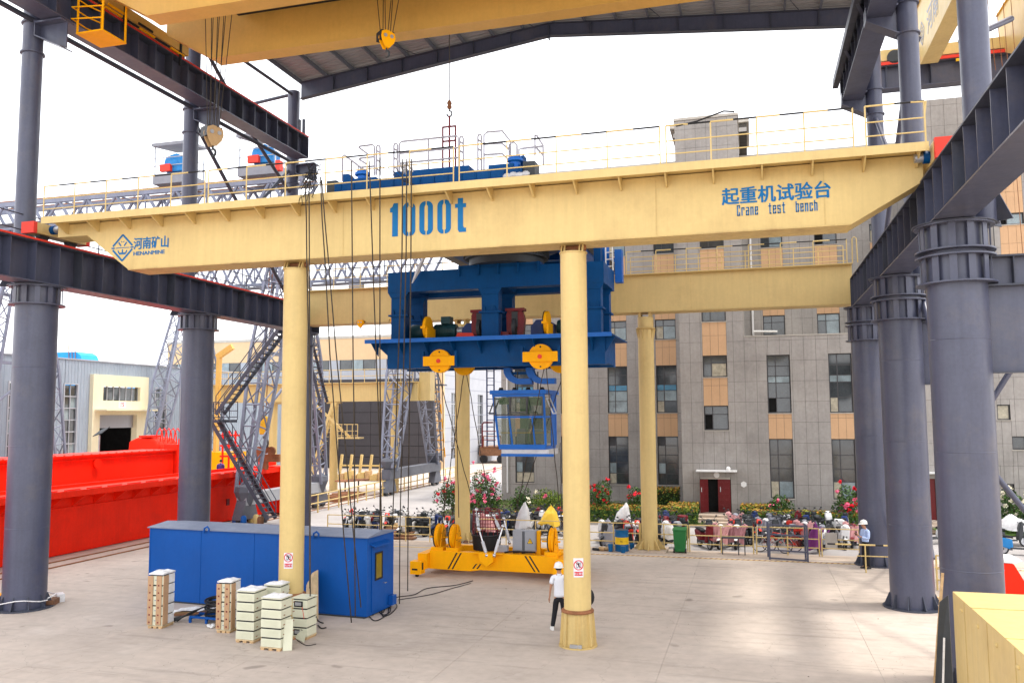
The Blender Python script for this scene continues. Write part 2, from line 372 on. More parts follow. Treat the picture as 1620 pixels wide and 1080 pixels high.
def hall_column(x, y, side, lab, grp, top=22.6, ztop=9.98, third=False):
    t = root('hall_column', lab, 'steel column', (x, y, 0), grp)
    r = .62
    MB().lathe((x, y, 0), [(r, 0), (r, ztop-.05)], 40).build('lower_shaft', 'steel', t, True)
    for zs in (2.45, 4.95, 7.4): MB().lathe((x, y, 0), [(r, zs-.012), (r+.006, zs), (r, zs+.012)], 40).build('weld_seam', 'steel', t, True)
    b = MB(); b.lathe((x, y, 0), [(r+.22, 0), (r+.22, .04), (r, .04)], 28)
    for k in range(10):
        a = 2*math.pi*k/10; d = V((math.cos(a), math.sin(a), 0)); e = V((-d.y, d.x, 0))*.015
        P_ = V((x, y, 0))+d*(r-.01); b.hexa([P_-e+V((0, 0, .04)), P_+d*.2-e+V((0, 0, .04)), P_+d*.2+e+V((0, 0, .04)), P_+e+V((0, 0, .04)),
               P_-e+V((0, 0, .42)), P_+d*.03-e+V((0, 0, .42)), P_+d*.03+e+V((0, 0, .42)), P_+e+V((0, 0, .42))])
    b.build('base_plate', 'steeld', t)
    collar(t, x, y, ztop-.62, ztop-.02, r)
    if side > 0: collar(t, x, y, ztop-1.35, ztop-.72, r)
    MB().lathe((x, y, 0), [(r+.24, ztop-.02), (r+.24, ztop)], 28).build('cap_plate', 'steeld', t)
    ux = x+side*.62
    MB().lathe((ux, y, 0), [(.31, ztop), (.31, top)], 28).build('upper_shaft', 'steel', t, True)
    for k in range(4):
        a = math.pi/4+math.pi/2*k; d = V((math.cos(a), math.sin(a), 0)); e = V((-d.y, d.x, 0))*.015; P_ = V((ux, y, ztop))+d*.3
        MB().hexa([P_-e, P_+d*.35-e, P_+d*.35+e, P_+e, P_-e+V((0, 0, .7)), P_+d*.04-e+V((0, 0, .7)), P_+d*.04+e+V((0, 0, .7)), P_+e+V((0, 0, .7))]).build('foot_gusset', 'steeld', t)
    for z in (17.7, 18.7): MB().lathe((ux, y, 0), [(.31, z), (.37, z), (.37, z+.05), (.31, z+.05)], 24).build('ring', 'steel', t, True)
    # corbel carrying the upper beam
    cx = XL if side < 0 else XR-.12
    b = MB(); lo, hi = sorted((cx-side*.45, ux-side*.28))
    b.box((lo, y-.28, 18.62), (hi, y+.28, 18.68)); b.prism([(lo, 18.25), (hi, 17.75), (hi, 18.62), (lo, 18.62)], y-.02, y+.02)
    b.box((lo, y-.26, 18.24), (lo+.03, y+.26, 18.62)); b.prism([(lo, 18.21), (hi, 17.7), (hi, 17.74), (lo, 18.25)], y-.26, y+.26); b.build('corbel', 'steel', t)
    return t
gl = 'steel columns along the left side of the hall'; gr_ = 'steel columns along the right side of the hall'
for (x, y), l in zip(LC, ('leftmost slate grey steel column standing beside the low red girder', 'slate grey steel column rising behind the blue container',
                          'slim topped grey steel column at the far left corner of the roof, mostly hidden by the yellow column')): hall_column(x, y, -1, l, gl)
for (x, y), l in zip(RC, ('thickest grey steel column at the right, behind the cream sheet metal box', 'middle grey steel column of the right row with a double collar',
                          'farthest grey steel column of the right row beside the man in a pale blue shirt')): hall_column(x, y, 1, l, gr_)
def runway(name, lab, xc, y0, y1, zb, zt, grp, step=.92, half=.40, stripe='redb', face=0):
    t = root(name, lab, 'runway beam', (xc, (y0+y1)/2, zb), grp)
    b = MB(); b.box((xc-.03, y0, zb+.03), (xc+.03, y1, zt-.03)); b.build('web', 'steel', t)
    pbox('bottom_flange', (xc-half, y0, zb), (xc+half, y1, zb+.035), 'steel', t)
    pbox('top_flange', (xc-half, y0, zt-.035), (xc+half, y1, zt), 'steeld', t)
    pbox('rail', (xc-.05, y0, zt+.002), (xc+.05, y1, zt+.10), 'rust', t)
    if stripe: 
        pbox('conductor_bar', (xc+half*(1 if xc < 0 else -1)-.03, y0, zt+.003), (xc+half*(1 if xc < 0 else -1)+.03, y1, zt+.06), 'redb', t)
    n = int((y1-y0)/step)
    for i in range(n+1):
        y = y0+.03+i*(y1-y0-.06)/n
        for s in (-1, 1): pbox('stiffener', (xc+s*.032, y-.012, zb+.037), (xc+s*(half-.03), y+.012, zt-.037), 'steel' if i % 5 else 'steeld', t)
    for y in (y0, y1): pbox('end_plate', (xc-half, y-.02, zb+.036), (xc+half, y-.002, zt-.036), 'steeld', t) if y == y0 else pbox('end_plate', (xc-half, y+.002, zb+.036), (xc+half, y+.02, zt-.036), 'steeld', t)
    return t
t = runway('runway_beam', 'dark steel runway beam with a red conductor bar on the left column row', XL, 4, 38.6, 10.0, 11.28, 'lower runway beams')
railing(t, (XL-.75, 4, 11.25), (XL-.75, 38.4, 11.25), 1.05, 15, 'steeld', rails=(1., .52))
pbox('walkway', (XL-.85, 4, 11.17), (XL-.42, 38.4, 11.22), 'steeld', t)
t = runway('runway_beam', 'dark steel runway beam slanting down to the right hand column caps', XR-.1, 4, 35.95, 10.0, 11.18, 'lower runway beams', stripe=None)
railing(t, (XR+.5, 6, 11.15), (XR+.5, 35.9, 11.15), .75, 13, 'steeld', rails=(1., .6), r=.03)
ptube('stop_post', (XL-.1, 38.3, 11.28), (XL-.1, 38.3, 11.9), .05, 'steeld', t)
t = runway('upper_runway_beam', 'high dark steel beam with red conductor bar under the amber crane', XL+.02, 8, 37.2, 18.72, 19.78, 'upper runway beams')
for dx in (-.12, .12): pbox('buffer_post', (XL+.1+dx-.06, 37.0, 19.8), (XL+.1+dx+.06, 37.12, 20.7), 'steeld', t)
MB().path([(XL-.75, 8, 18.75), (XL-.75, 37.4, 18.75)], .09, 8).build('tie_tube', 'steeld', t, True)
t = runway('upper_runway_beam', 'high dark steel beam ending above the right girder end, seen from below', XR-.15, 8, 36.2, 18.4, 19.45, 'upper runway beams', stripe=None)
for y0 in (9.5, 20.8, 28.4):      # horizontal lacing beside the upper right beam
    for k in range(3):
        a, b_ = V((XR-.7, y0+k*2.4, 18.5)), V((XR-.2, y0+k*2.4+1.2, 18.5))
pb = V((XR+1.15, 0, 0))
pbar('side_truss_chord', (XR-.75, 8, 19.2), (XR-.75, 36, 19.2), .22, .3, 'steeld', t)
for k in range(7): pbar('lacing', (XR-.75, 10+k*3.7, 19.1), (XR-.2, 11.8+k*3.7, 19.1), .12, .12, 'steel', t)
# bracing tubes in the column rows
bt = root('cross_brace', 'thin steel brace tubes crossing between the left columns above the crane', 'bracing', (XL-.9, 30, 12))
for k, (a, b_) in enumerate((((XL-.93, 30.0, 18.3), (XL-.93, 38, 11.6)), ((XL-.93, 37.6, 18.3), (XL-.93, 30, 11.6)), ((XL-.93, 30, 22.2), (XL-.93, 34, 19.3)), ((XL-.93, 34, 19.3), (XL-.93, 37.8, 17.2)))):
    ptube('brace_tube', a, b_, .085, 'steeld', bt)
tt = root('eave_strut', 'thin steel strut running from the roof corner across the sky at left', 'strut', (XL-1, 38, 22))
ptube('strut_tube', (XL-.9, 38, 22.5), (XL-4.6, 38, 22.1), .09, 'steeld', tt); ptube('strut_tube', (XL-.9, 30, 22.4), (XL-.9, 38, 22.4), .08, 'steeld', tt)
bt = root('cross_brace', 'thin steel brace tubes between the right columns beside the office wall', 'bracing', (XR+.9, 30, 2))
for a, b_ in (((XR+.7, 21.2, 1.5), (XR+.7, 28, 9.2)), ((XR+.7, 28.6, 8.9), (XR+.7, 35.4, 1.2)), ((XR+.7, 28.6, 1.4), (XR+.7, 35.4, 9.2)), ((XR+.67, 28.4, 16.9), (XR+.67, 35.7, 11.6)), ((XR+.67, 28.5, 11.6), (XR+.67, 35.7, 17.6))):
    ptube('brace_tube', a, b_, .085, 'steel', bt)
# brackets to the neighbouring bay on the right
for i, ((x, y), lab) in enumerate(zip(RC, ('dark steel bracket with haunch reaching right from the thickest column', 'dark steel bracket reaching right from the middle right column', 'dark steel bracket reaching right from the farthest right column'))):
    t = root('column_bracket', lab, 'steel bracket', (x+.6, y, 6.7), 'brackets on the right columns')
    x0, x1 = x+.55, x+6
    zt_, zb_ = 9.20, 8.60
    pbox('top_flange', (x0, y-.22, zt_), (x1, y+.22, zt_+.04), 'steeld', t); pbox('mid_flange', (x0, y-.22, zb_-.04), (x1, y+.22, zb_), 'steeld', t)
    pbox('web', (x0, y-.015, zb_+.001), (x1, y+.015, zt_-.001), 'steel', t)
    for k in range(8): pbox('stiffener', (x0+.55+k*.62, y-.2, zb_+.002), (x0+.57+k*.62, y-.018, zt_-.002), 'steeld', t)
    MB().prism([(x0, zb_-.042), (x0, 6.7), (x0+1.15, 6.7), (x0+3.0, zb_-.042)], y-.02, y+.02).build('haunch_plate', 'steel', t)
    MB().prism([(x0, 6.66), (x0+1.15, 6.66), (x0+1.17, 6.70), (x0, 6.698)], y-.16, y+.16).build('haunch_flange', 'steeld', t)
    pbar('haunch_flange', (x0+1.17, y, 6.68), (x0+3.0, y, 8.52), .3, .035, 'steeld', t, upv=(0, 1, 0)) if False else pbar('haunch_flange', (x0+1.19, y, 6.69), (x0+3.0, y, 8.5), .03, .32, 'steeld', t, upv=(0, 1, 0))
# braces to ground at right
t = root('raking_strut', 'grey tube struts raking up and down behind the thickest right column', 'strut', (8, 31, 0))
for a, b_ in (((1565, 640), (1640, 520)), ((1562, 735), (1640, 830))): 
    A_, B_ = AY(*a, 33), AY(*b_, 33); d_ = B_-A_
    f1 = 2.2 if d_.z > 0 else min(2.2, -B_.z/d_.z-.02)
    ptube('strut_tube', A_-d_*.55, A_+d_*(1+max(0, f1)), .10, 'steel', t)
# ---------------------------------------------------------------- roof
t = root('hall_roof', 'ribbed grey sheet roof on a bent dark steel rafter above the cranes', 'roof', (-8.8, 22, 22))
RZ = lambda x: 23.0+(x-XL+.7)*(.105) if x < -8.8 else 23.0+(-8.8-XL+.7)*.105-(x+8.8)*.085
for yy in (14.0, 22.0, 30.0, 38.0):
    for (xa, xb, da, db) in ((XL-.5, -8.8, .85, .60), (-8.8, XR+.9, .60, .80)):
        za, zb_ = RZ(xa), RZ(xb)
        MB().prism([(xa, za-da), (xb, zb_-db), (xb, zb_), (xa, za)], yy-.012, yy+.012).build('rafter_web', 'steel', t)
        for s, (u, v_) in ((0, (za-da, zb_-db)), (1, (za, zb_))):
            pbar('rafter_flange', (xa, yy, u), (xb, yy, v_), .03, .30, 'steeld', t, upv=(0, 1, 0))
        if yy == 38:
            for k in range(1, 7):
                x = xa+(xb-xa)*k/7; d_ = da+(db-da)*k/7
                pbox('rafter_stiffener', (x-.01, yy-.13, RZ(x)-d_+.02), (x+.01, yy-.014, RZ(x)-.02), 'steeld', t)
    pbox('ridge_plate', (-8.83, yy-.16, RZ(-8.8)-.75), (-8.78, yy+.16, RZ(-8.8)+.02), 'steeld', t)
xs = [XL-.6+i*1.5 for i in range(19)]
for x in xs:
    if x < XR+1: pbar('purlin', (x, 12.5, RZ(x)+.13), (x, 38.6, RZ(x)+.13), .08, .2, 'trussd', t, upv=(0, 0, 1))
b = MB(); ns = 88
for i in range(ns):               # ribbed sheets
    for side, (xa, xb) in enumerate(((XL-.7, -8.8), (-8.8, XR+.6))):
        pass
y = 12.5
while y < 38.9:
    for xa, xb in ((XL-.7, -8.8), (-8.8, XR+.6)):
        za, zb_ = RZ(xa)+.26, RZ(xb)+.26
        b.add([(xa, y, za), (xb, y, zb_), (xb, y+.18, zb_), (xa, y+.18, za), (xa, y+.21, za+.05), (xb, y+.21, zb_+.05), (xa, y+.27, za+.05), (xb, y+.27, zb_+.05), (xa, y+.3, za), (xb, y+.3, zb_)],
              [(0, 1, 2, 3), (3, 2, 5, 4), (4, 5, 7, 6), (6, 7, 9, 8)])
    y += .3
o = b.build('roof_sheet', 'roofs', t)
for k in range(4):
    ptube('tie_rod', (XL+3+k*6, 30.5, RZ(XL+3+k*6)-.05), (XL+6+k*6 if XL+6+k*6 < XR else XR, 37.8, RZ(min(XL+6+k*6, XR))-.05), .02, 'steeld', t, 5)

# ================================================================ CREAM TEST BENCH GIRDERS
def yellow_column(x, y, zt, lab, base='socket', sign=False):
    t = root('test_bench_column', lab, 'yellow column', (x, y, 0), 'cream yellow columns under the test bench girders')
    r = .345
    z0 = .92 if base == 'socket' else 0
    MB().lathe((x, y, 0), [(r, z0), (r, zt)], 36).build('shaft', 'cream', t, True)
    if base == 'socket':
        MB().lathe((x, y, 0), [(.49, 0), (.49, .035), (.36, .035)], 36).build('base_flange', 'creamd', t, True)
        MB().lathe((x, y, 0), [(.40, .036), (.365, .84)], 12).build('socket', 'creamd', t)
        MB().lathe((x, y, 0), [(.41, .84), (.42, .87), (.40, .90), (.35, .918)], 30).build('ring_collar', 'rust', t, True)
        for k in range(8):
            a = 2*math.pi*k/8+.2; d = V((math.cos(a), math.sin(a), 0)); e = V((-d.y, d.x, 0))*.015; P_ = V((x, y, 0))+d*.35
            MB().hexa([P_-e+V((0, 0, .04)), P_+d*.12-e+V((0, 0, .04)), P_+d*.12+e+V((0, 0, .04)), P_+e+V((0, 0, .04)), P_-e+V((0, 0, .83)), P_+d*.06-e+V((0, 0, .83)), P_+d*.06+e+V((0, 0, .83)), P_+e+V((0, 0, .83))]).build('gusset', 'creamd', t)
        pbox('bolt_plate', (x-.12, y-.46, .04), (x+.18, y-.39, .12), 'metal', t)
    else:
        pbox('plinth', (x-.75, y-.75, 0), (x+.75, y+.75, .07), 'conc2', t)
        for k in range(8):
            a = 2*math.pi*k/8; d = V((math.cos(a), math.sin(a), 0)); e = V((-d.y, d.x, 0))*.015; P_ = V((x, y, 0))+d*.33
            MB().hexa([P_-e+V((0, 0, .075)), P_+d*.36-e+V((0, 0, .075)), P_+d*.36+e+V((0, 0, .075)), P_+e+V((0, 0, .075)), P_-e+V((0, 0, .5)), P_+d*.04-e+V((0, 0, .5)), P_+d*.04+e+V((0, 0, .5)), P_+e+V((0, 0, .5))]).build('gusset', 'creamd', t)
    return t
def head(t, x, y, zt, zb, crown):
    if crown:
        MB().lathe((x, y, 0), [(.345, zt-.55), (.42, zt-.5), (.42, zt-.46), (.345, zt-.44)], 30).build('head_ring', 'creamd', t, True)
        for k in range(10):
            a = 2*math.pi*k/10; d = V((math.cos(a), math.sin(a), 0)); e = V((-d.y, d.x, 0))*.012; P_ = V((x, y, zt-.95))+d*.34
            MB().hexa([P_-e, P_+d*.01-e, P_+d*.01+e, P_+e, P_-e+V((0, 0, .42)), P_+d*.09-e+V((0, 0, .42)), P_+d*.09+e+V((0, 0, .42)), P_+e+V((0, 0, .42))]).build('gusset', 'creamd', t)
        for sx in (-.22, .22): pbox('lug', (x+sx-.06, y-.3, zt), (x+sx+.06, y+.3, zb-.002), 'creamd', t)
    else:
        MB().lathe((x, y, 0), [(.37, zt-.03), (.37, zt)], 30).build('head_plate', 'creamd', t)
        for sx in (-.28, -.2, .2, .28):
            MB().prism([(y-.22, zt), (y+.22, zt), (y+.12, zb-.002), (y-.12, zb-.002)], x+sx-.02, x+sx+.02, 'x').build('lug', 'creamd', t)
        ptube('hinge_pin', (x-.34, y, (zt+zb)/2), (x+.34, y, (zt+zb)/2), .08, 'rust', t, 12)
zb = 10.28
YC = 21.64
for (x, y, lab, sg, base) in ((-4.42, YC, 'cream yellow column with socket base and warning sign, next to the man in white', True, 'socket'),
                              (-12.6, YC, 'cream yellow column with warning sign in front of the blue container', True, 'socket'),
                              (-12.95, 37.3, 'cream yellow column standing behind the yellow spreader frame', False, 'plinth'),
                              (-4.40, 37.2, 'cream yellow column between the blue drum and the green bin', False, 'plinth')):
    zt = zb-.22
    t = yellow_column(x, y, zt, lab, base); head(t, x, y, zt, zb, base == 'plinth')
    if sg:      # sheet metal warning sign bent round the shaft
        dd = V((0-x, 0-y, 0)).normalized(); ang = math.atan2(dd.y, dd.x); c0 = ang+(.10 if x > -8 else -.25); half_ = .36
        zz0, zz1 = (1.75, 2.22) if x > -8 else (1.62, 2.05)
        def patch(nm, a0, a1, z0, z1, rr, mn):
            vs, fs = [], []; N = 8
            for i in range(N+1):
                a = a0+(a1-a0)*i/N
                for z in (z0, z1):
                    vs.append((x+rr*math.cos(a), y+rr*math.sin(a), z))
            vs2 = [(x+(rr-.003)*math.cos(a0+(a1-a0)*i/N), y+(rr-.003)*math.sin(a0+(a1-a0)*i/N), z) for i in range(N+1) for z in (z0, z1)]
            n_ = len(vs); fs = [(2*i, 2*i+2, 2*i+3, 2*i+1) for i in range(N)]+[(n_+2*i, n_+2*i+1, n_+2*i+3, n_+2*i+2) for i in range(N)]
            return MB().add(vs+vs2, fs).build(nm, mn, t)
        sgn = root('warning_sign', 'white no climbing sign with red ring on the '+('nearest right column' if x > -8 else 'column in front of the blue container'), 'sign', (x, y-.35, zz0), 'no climbing signs')
        told = t; t = sgn
        patch('sign_plate', c0-half_, c0+half_, zz0, zz1, .352, 'signw')
        patch('red_band', c0-half_*.82, c0+half_*.82, zz0+.04, zz0+.14, .356, 'signr')
        tx = V((-math.sin(c0), math.cos(c0), 0)); nn = V((math.cos(c0), math.sin(c0), 0)); pc = V((x, y, 0))+nn*.358+V((0, 0, zz0+.29))
        b = MB(); N = 28
        for i in range(N):
            a = 2*math.pi*i/N; a2 = 2*math.pi*(i+1)/N
            def on(rad, a_): 
                u = rad*math.cos(a_); th = c0+u/.356; return (x+.3575*math.cos(th), y+.3575*math.sin(th), zz0+.30+rad*math.sin(a_))
            b.add([on(.125, a), on(.125, a2), on(.102, a2), on(.102, a)], [(0, 1, 2, 3)])
        def seg(u0, z0, u1, z1, w_, rr=.357):
            d = V((u1-u0, z1-z0)); n2 = V((-d.y, d.x)).normalized()*w_/2
            P4 = [(u0+n2.x, z0+n2.y), (u0-n2.x, z0-n2.y), (u1-n2.x, z1-n2.y), (u1+n2.x, z1+n2.y)]
            return [(x+rr*math.cos(c0+u/.356), y+rr*math.sin(c0+u/.356), zz0+.30+z) for u, z in P4]
        b.add(seg(-.08, .08, .08, -.08, .02, .3605), [(0, 1, 2, 3)]); b.build('prohibition_ring', 'signr', t)
        b = MB()
        for s_ in ((-.02, .06, -.02, .075, .035), (-.02, .05, .01, -.01, .035), (-.0, .04, .05, .06, .015), (.0, .02, .05, .01, .015), (.01, -.01, -.03, -.07, .016), (.01, -.01, .03, -.07, .016), (-.05, -.08, -.05, .08, .008), (.06, -.08, .06, .08, .008)): b.add(seg(*s_), [(0, 1, 2, 3)])
        b.build('climbing_figure', 'signb', t)
        text('sign_lettering', '禁止攀登', .062, (V((x, y, 0))+nn*.3615-tx*.118+V((0, 0, zz0+.068)))[:], 'signw', t, xdir=tx, ext=.001)
        t = told
# ---- front girder
t = root('crane_girder', 'long cream yellow test bench girder lettered 1000t across the picture', 'crane girder', (-8, 21.6, zb), None)
ya, yb = 21.2, 22.08
prof = [(-20.7, 11.80), (-20.7, 11.42), (-19.6, 11.42), (-18.05, zb), (2.42, zb), (4.0, 11.18), (4.0, 11.80)]
MB().prism(prof, ya, yb).build('box_girder', 'cream', t)
pbox('bottom_flange', (-18.03, ya-.03, zb-.03), (2.40, yb+.03, zb-.002), 'creamd', t)
pbox('walkway_deck', (-20.75, 20.6, 11.83), (4.03, 22.7, 11.87), 'cream', t)
pbox('toe_board', (-20.75, 20.57, 11.72), (4.03, 20.598, 11.93), 'cream', t)
pbox('crane_rail', (-20.4, 21.55, 11.872), (3.8, 21.63, 12.0), 'rust', t)
for i in range(22):
    x = -20.3+i*1.15
    MB().prism([(20.6, 11.828), (21.195, 11.828), (21.195, 11.50), (21.1, 11.50), (20.62, 11.74)], x-.02, x+.02, 'x').build('bracket', 'cream', t)
for xa, xb, n in ((-20.72, -15.0, 5), (-14.88, -7.4, 6), (-7.24, -2.0, 4), (-1.85, 2.45, 4), (2.72, 3.98, 1)):
    railing(t, (xa, 20.62, 11.87), (xb, 20.62, 11.87), 1.02, n, 'cream', rails=(1., .62, .30), r=.019, top='black')
MB().path([(3.98, 20.62, 12.6), (4.02, 20.62, 12.87), (3.7, 20.62, 12.89)], .024, 6).build('rail_corner', 'cream', t, True)
MB().path([(-1.6, 20.62, 12.86), (-1.1, 20.62, 12.93), (-.45, 20.62, 13.12), (-.2, 20.62, 13.08)], .02, 6).build('bent_rail_end', 'black', t, True)
# joints and stains of the web
for x in (-10.9, -2.2, 1.8): pbox('web_seam', (x, ya-.006, zb+.02), (x+.03, ya-.002, 11.7), 'creamd', t)
# lettering
gl_ = []
def zero(x0, z0, w_, h):
    b = MB()
    for s in (-1, 1):
        xo, N = w_*.5, 8; r_ = w_*.42; g = w_*.045; hw = w_*.13
        pts = [(g, 0)]+[(xo-r_+r_*math.sin(a), r_-r_*math.cos(a)) for a in [math.pi/2*i/N for i in range(1, N+1)]]
        pts += [(xo-r_+r_*math.cos(a), h-r_+r_*math.sin(a)) for a in [math.pi/2*i/N for i in range(0, N+1)]]+[(g, h), (g, h*.90), (hw, h*.84), (hw, h*.14), (g, h*.10)]
        pts[1:1] = []
        cx = x0+w_/2
        P_ = [(cx+s*u, z0+v_) for u, v_ in pts]
        b.prism(P_, ya-.010, ya-.004)
    return b
H_ = .93
def place_text_zone(px, py): return AY(px, py, ya)
p0 = AY(620, 380, ya); px_ = lambda px, py: AY(px, py, ya)
b = MB(); a1 = px_(618, 380); x1, z1 = px_(620.5, 380).x, px_(621, 380).z
def glyph_box(pxa, pxb, pyb): return px_(pxa, pyb).x, px_(pxb, pyb).x, px_(pxa, pyb).z
zt0 = 10.72
xa, xb, _ = glyph_box(617, 629.5, 379); w_ = xb-xa
MB().prism([(xa+w_*.28, zt0), (xb, zt0), (xb, zt0+H_), (xa+w_*.45, zt0+H_), (xa+w_*.3, zt0+H_*.9), (xa, zt0+H_*.85), (xa, zt0+H_*.73), (xa+w_*.28, zt0+H_*.73)], ya-.010, ya-.004).build('digit_one', 'letter', t)
for pa, pb_ in ((637, 657), (663.5, 685), (692, 713.5)):
    xa, xb, _ = glyph_box(pa, pb_, 376); zero(xa, zt0-.01, xb-xa, H_).build('digit_zero', 'letter', t)
xa, xb, _ = glyph_box(720, 737.5, 372); w_ = xb-xa
MB().prism([(xa+w_*.25, zt0+H_), (xa+w_*.25, zt0+H_*.84), (xa, zt0+H_*.84), (xa, zt0+H_*.72), (xa+w_*.25, zt0+H_*.72), (xa+w_*.25, zt0+H_*.08), (xa+w_*.36, zt0), (xb, zt0),
            (xb, zt0+H_*.12), (xa+w_*.82, zt0+H_*.12), (xa+w_*.73, zt0+H_*.18), (xa+w_*.73, zt0+H_*.72), (xb, zt0+H_*.72), (xb, zt0+H_*.84), (xa+w_*.73, zt0+H_*.84), (xa+w_*.73, zt0+H_)], ya-.010, ya-.004).build('letter_t', 'letter', t)
q0, q1 = AY(1143, 323, ya), AY(1318, 313, ya)
o = text('chinese_lettering', '起重机试验台', .445, (q0.x-.02, ya-.006, 10.985), 'letter', t, bold=.012, sx=(q1.x-q0.x)/2.67)
q0, q1 = AY(1167, 341, ya), AY(1294, 332, ya)
def condensed(s, x0, x1, z0, h, wt=.34):
    """narrow stencil capitals drawn as strokes on a 2 x 4 cell"""
    G = {'C': ['tl', 'l', 'bl', 'T', 'B', 'rt', 'rb'], }
    L = {'C': [(1, 3, 1, 4), (1, 4, 0, 4), (0, 4, 0, 0), (0, 0, 1, 0), (1, 0, 1, 1)], 'r': [(0, 0, 0, 3), (0, 3, 1, 3), (1, 3, 1, 2.3)],
         'a': [(0, 3, 1, 3), (1, 3, 1, 0), (1, 0, 0, 0), (0, 0, 0, 1.7), (0, 1.7, 1, 1.7)], 'n': [(0, 0, 0, 3), (0, 3, 1, 3), (1, 3, 1, 0)],
         'e': [(1, .7, 1, 0), (1, 0, 0, 0), (0, 0, 0, 3), (0, 3, 1, 3), (1, 3, 1, 1.6), (1, 1.6, 0, 1.6)], 't': [(.5, 4, .5, 0), (.5, 0, 1, 0), (0, 3, 1, 3)],
         's': [(1, 2.4, 1, 3), (1, 3, 0, 3), (0, 3, 0, 1.6), (0, 1.6, 1, 1.6), (1, 1.6, 1, 0), (1, 0, 0, 0), (0, 0, 0, .6)],
         'b': [(0, 4, 0, 0), (0, 0, 1, 0), (1, 0, 1, 3), (1, 3, 0, 3)], 'c': [(1, 2.2, 1, 3), (1, 3, 0, 3), (0, 3, 0, 0), (0, 0, 1, 0), (1, 0, 1, .8)], 'h': [(0, 4, 0, 0), (0, 3, 1, 3), (1, 3, 1, 0)]}
    adv = (x1-x0)/(len(s)-.35); b = MB(); u, v_ = adv*.46, h/4; th = adv*.25
    for i, ch in enumerate(s):
        for (a, c, d, e) in L.get(ch, []):
            A, B = V((x0+i*adv+a*u, z0+c*v_)), V((x0+i*adv+d*u, z0+e*v_)); dd = (B-A).normalized()*th*.45; A2, B2 = A-dd, B+dd; n_ = V((-dd.y, dd.x)).normalized()*th/2
            b.prism([tuple(A2+n_), tuple(A2-n_), tuple(B2-n_), tuple(B2+n_)], ya-.010-.0004*(i % 2), ya-.004)
    return b
condensed('Crane  test  bench', q0.x, q1.x, 10.66, .24).build('english_lettering', 'letter', t)
q0, q1 = AY(211, 398, ya), AY(270, 393, ya)
text('company_characters', '河南矿山', .385, (q0.x, ya-.006, 10.90), 'letter', t, bold=.010, sx=(q1.x-q0.x)/1.60)
text('company_lettering', 'HENANMINE', .165, (q0.x, ya-.006, 10.685), 'letter', t, bold=.004, sx=(q1.x-q0.x)/1.12)
def logo(cx, cz, s, yy, dirx=1, build=True):
    b = MB()
    def stroke(x0, z0, x1, z1, w_):
        A, B = V((cx+x0*s*dirx, cz+z0*s)), V((cx+x1*s*dirx, cz+z1*s)); d = (B-A).normalized(); n_ = V((-d.y, d.x))*w_*s/2
        b.prism([tuple(A+n_), tuple(A-n_), tuple(B-n_), tuple(B+n_)], yy-.010, yy-.004)
    for a in ((-.88, .14, 0, 1, .14), (0, 1, .88, .14, .14), (-.88, -.14, 0, -1, .14), (0, -1, .88, -.14, .14), (-1, 0, -.72, 0, .10), (.72, 0, 1, 0, .10), (-.62, 0, .62, 0, .05),
              (-.36, .42, -.14, .14, .10), (.36, .42, .14, .14, .10), (-.14, .5, -.05, .42, .05), (.14, .5, .05, .42, .05), (-.4, -.2, -.3, -.42, .09), (.4, -.2, .3, -.42, .09), (-.3, -.44, .3, -.44, .14), (0, -.12, 0, -.36, .10)): stroke(*a)
    return b
lc = AY(194, 392, ya); logo(lc.x, lc.z, .40, ya).build('diamond_emblem', 'letter', t)
# end carriages
def carriage(lab, xc, y0, y1, zt, motor_side, mn='cream', bm='redb', grp='end carriages of the test bench girder', zr=11.38):
    c = root('end_carriage', lab, 'end carriage', (xc, (y0+y1)/2, zr), grp)
    MB().prism([(y0, zr+.18), (y1, zr+.18), (y1, zt), (y0, zt)], xc-.22, xc+.22, 'x').build('carriage_box', mn, c)
    for y in (y0+.45, y1-.45): MB().lathe((xc, y, zr+.2), [(.2, -.09), (.2, .09)], 18, 'x').build('wheel', 'dgrey', c, True)
    for y, s in ((y0, -1), (y1, 1)): pbox('bumper', (xc-.24, min(y, y+s*.14), zr+.16), (xc+.24, max(y, y+s*.14), zt), bm, c)
    mx_ = xc+motor_side*.24
    b = MB(); b.lathe((0, 0, 0), [(.11, 0), (.11, .3)], 14, 'x'); b.v = [(mx_+motor_side*v_[0], y0+.6+v_[1], zr+.38+v_[2]) for v_ in b.v]; b.build('motor_housing', 'metal', c, True)
    b = MB(); b.lathe((0, 0, 0), [(.14, -.02), (.14, .12)], 14, 'x'); b.v = [(mx_+motor_side*v_[0], y0+.6+v_[1], zr+.38+v_[2]) for v_ in b.v]; b.build('gear_flange', 'blue', c, True)
    return c
carriage('cream end carriage with red bumper on the left runway beam', XL, 20.95, 23.0, 11.9, 1)
carriage('cream end carriage with red bumper and blue motor on the right runway beam', XR-.1, 20.35, 23.2, 11.9, -1, zr=11.28)
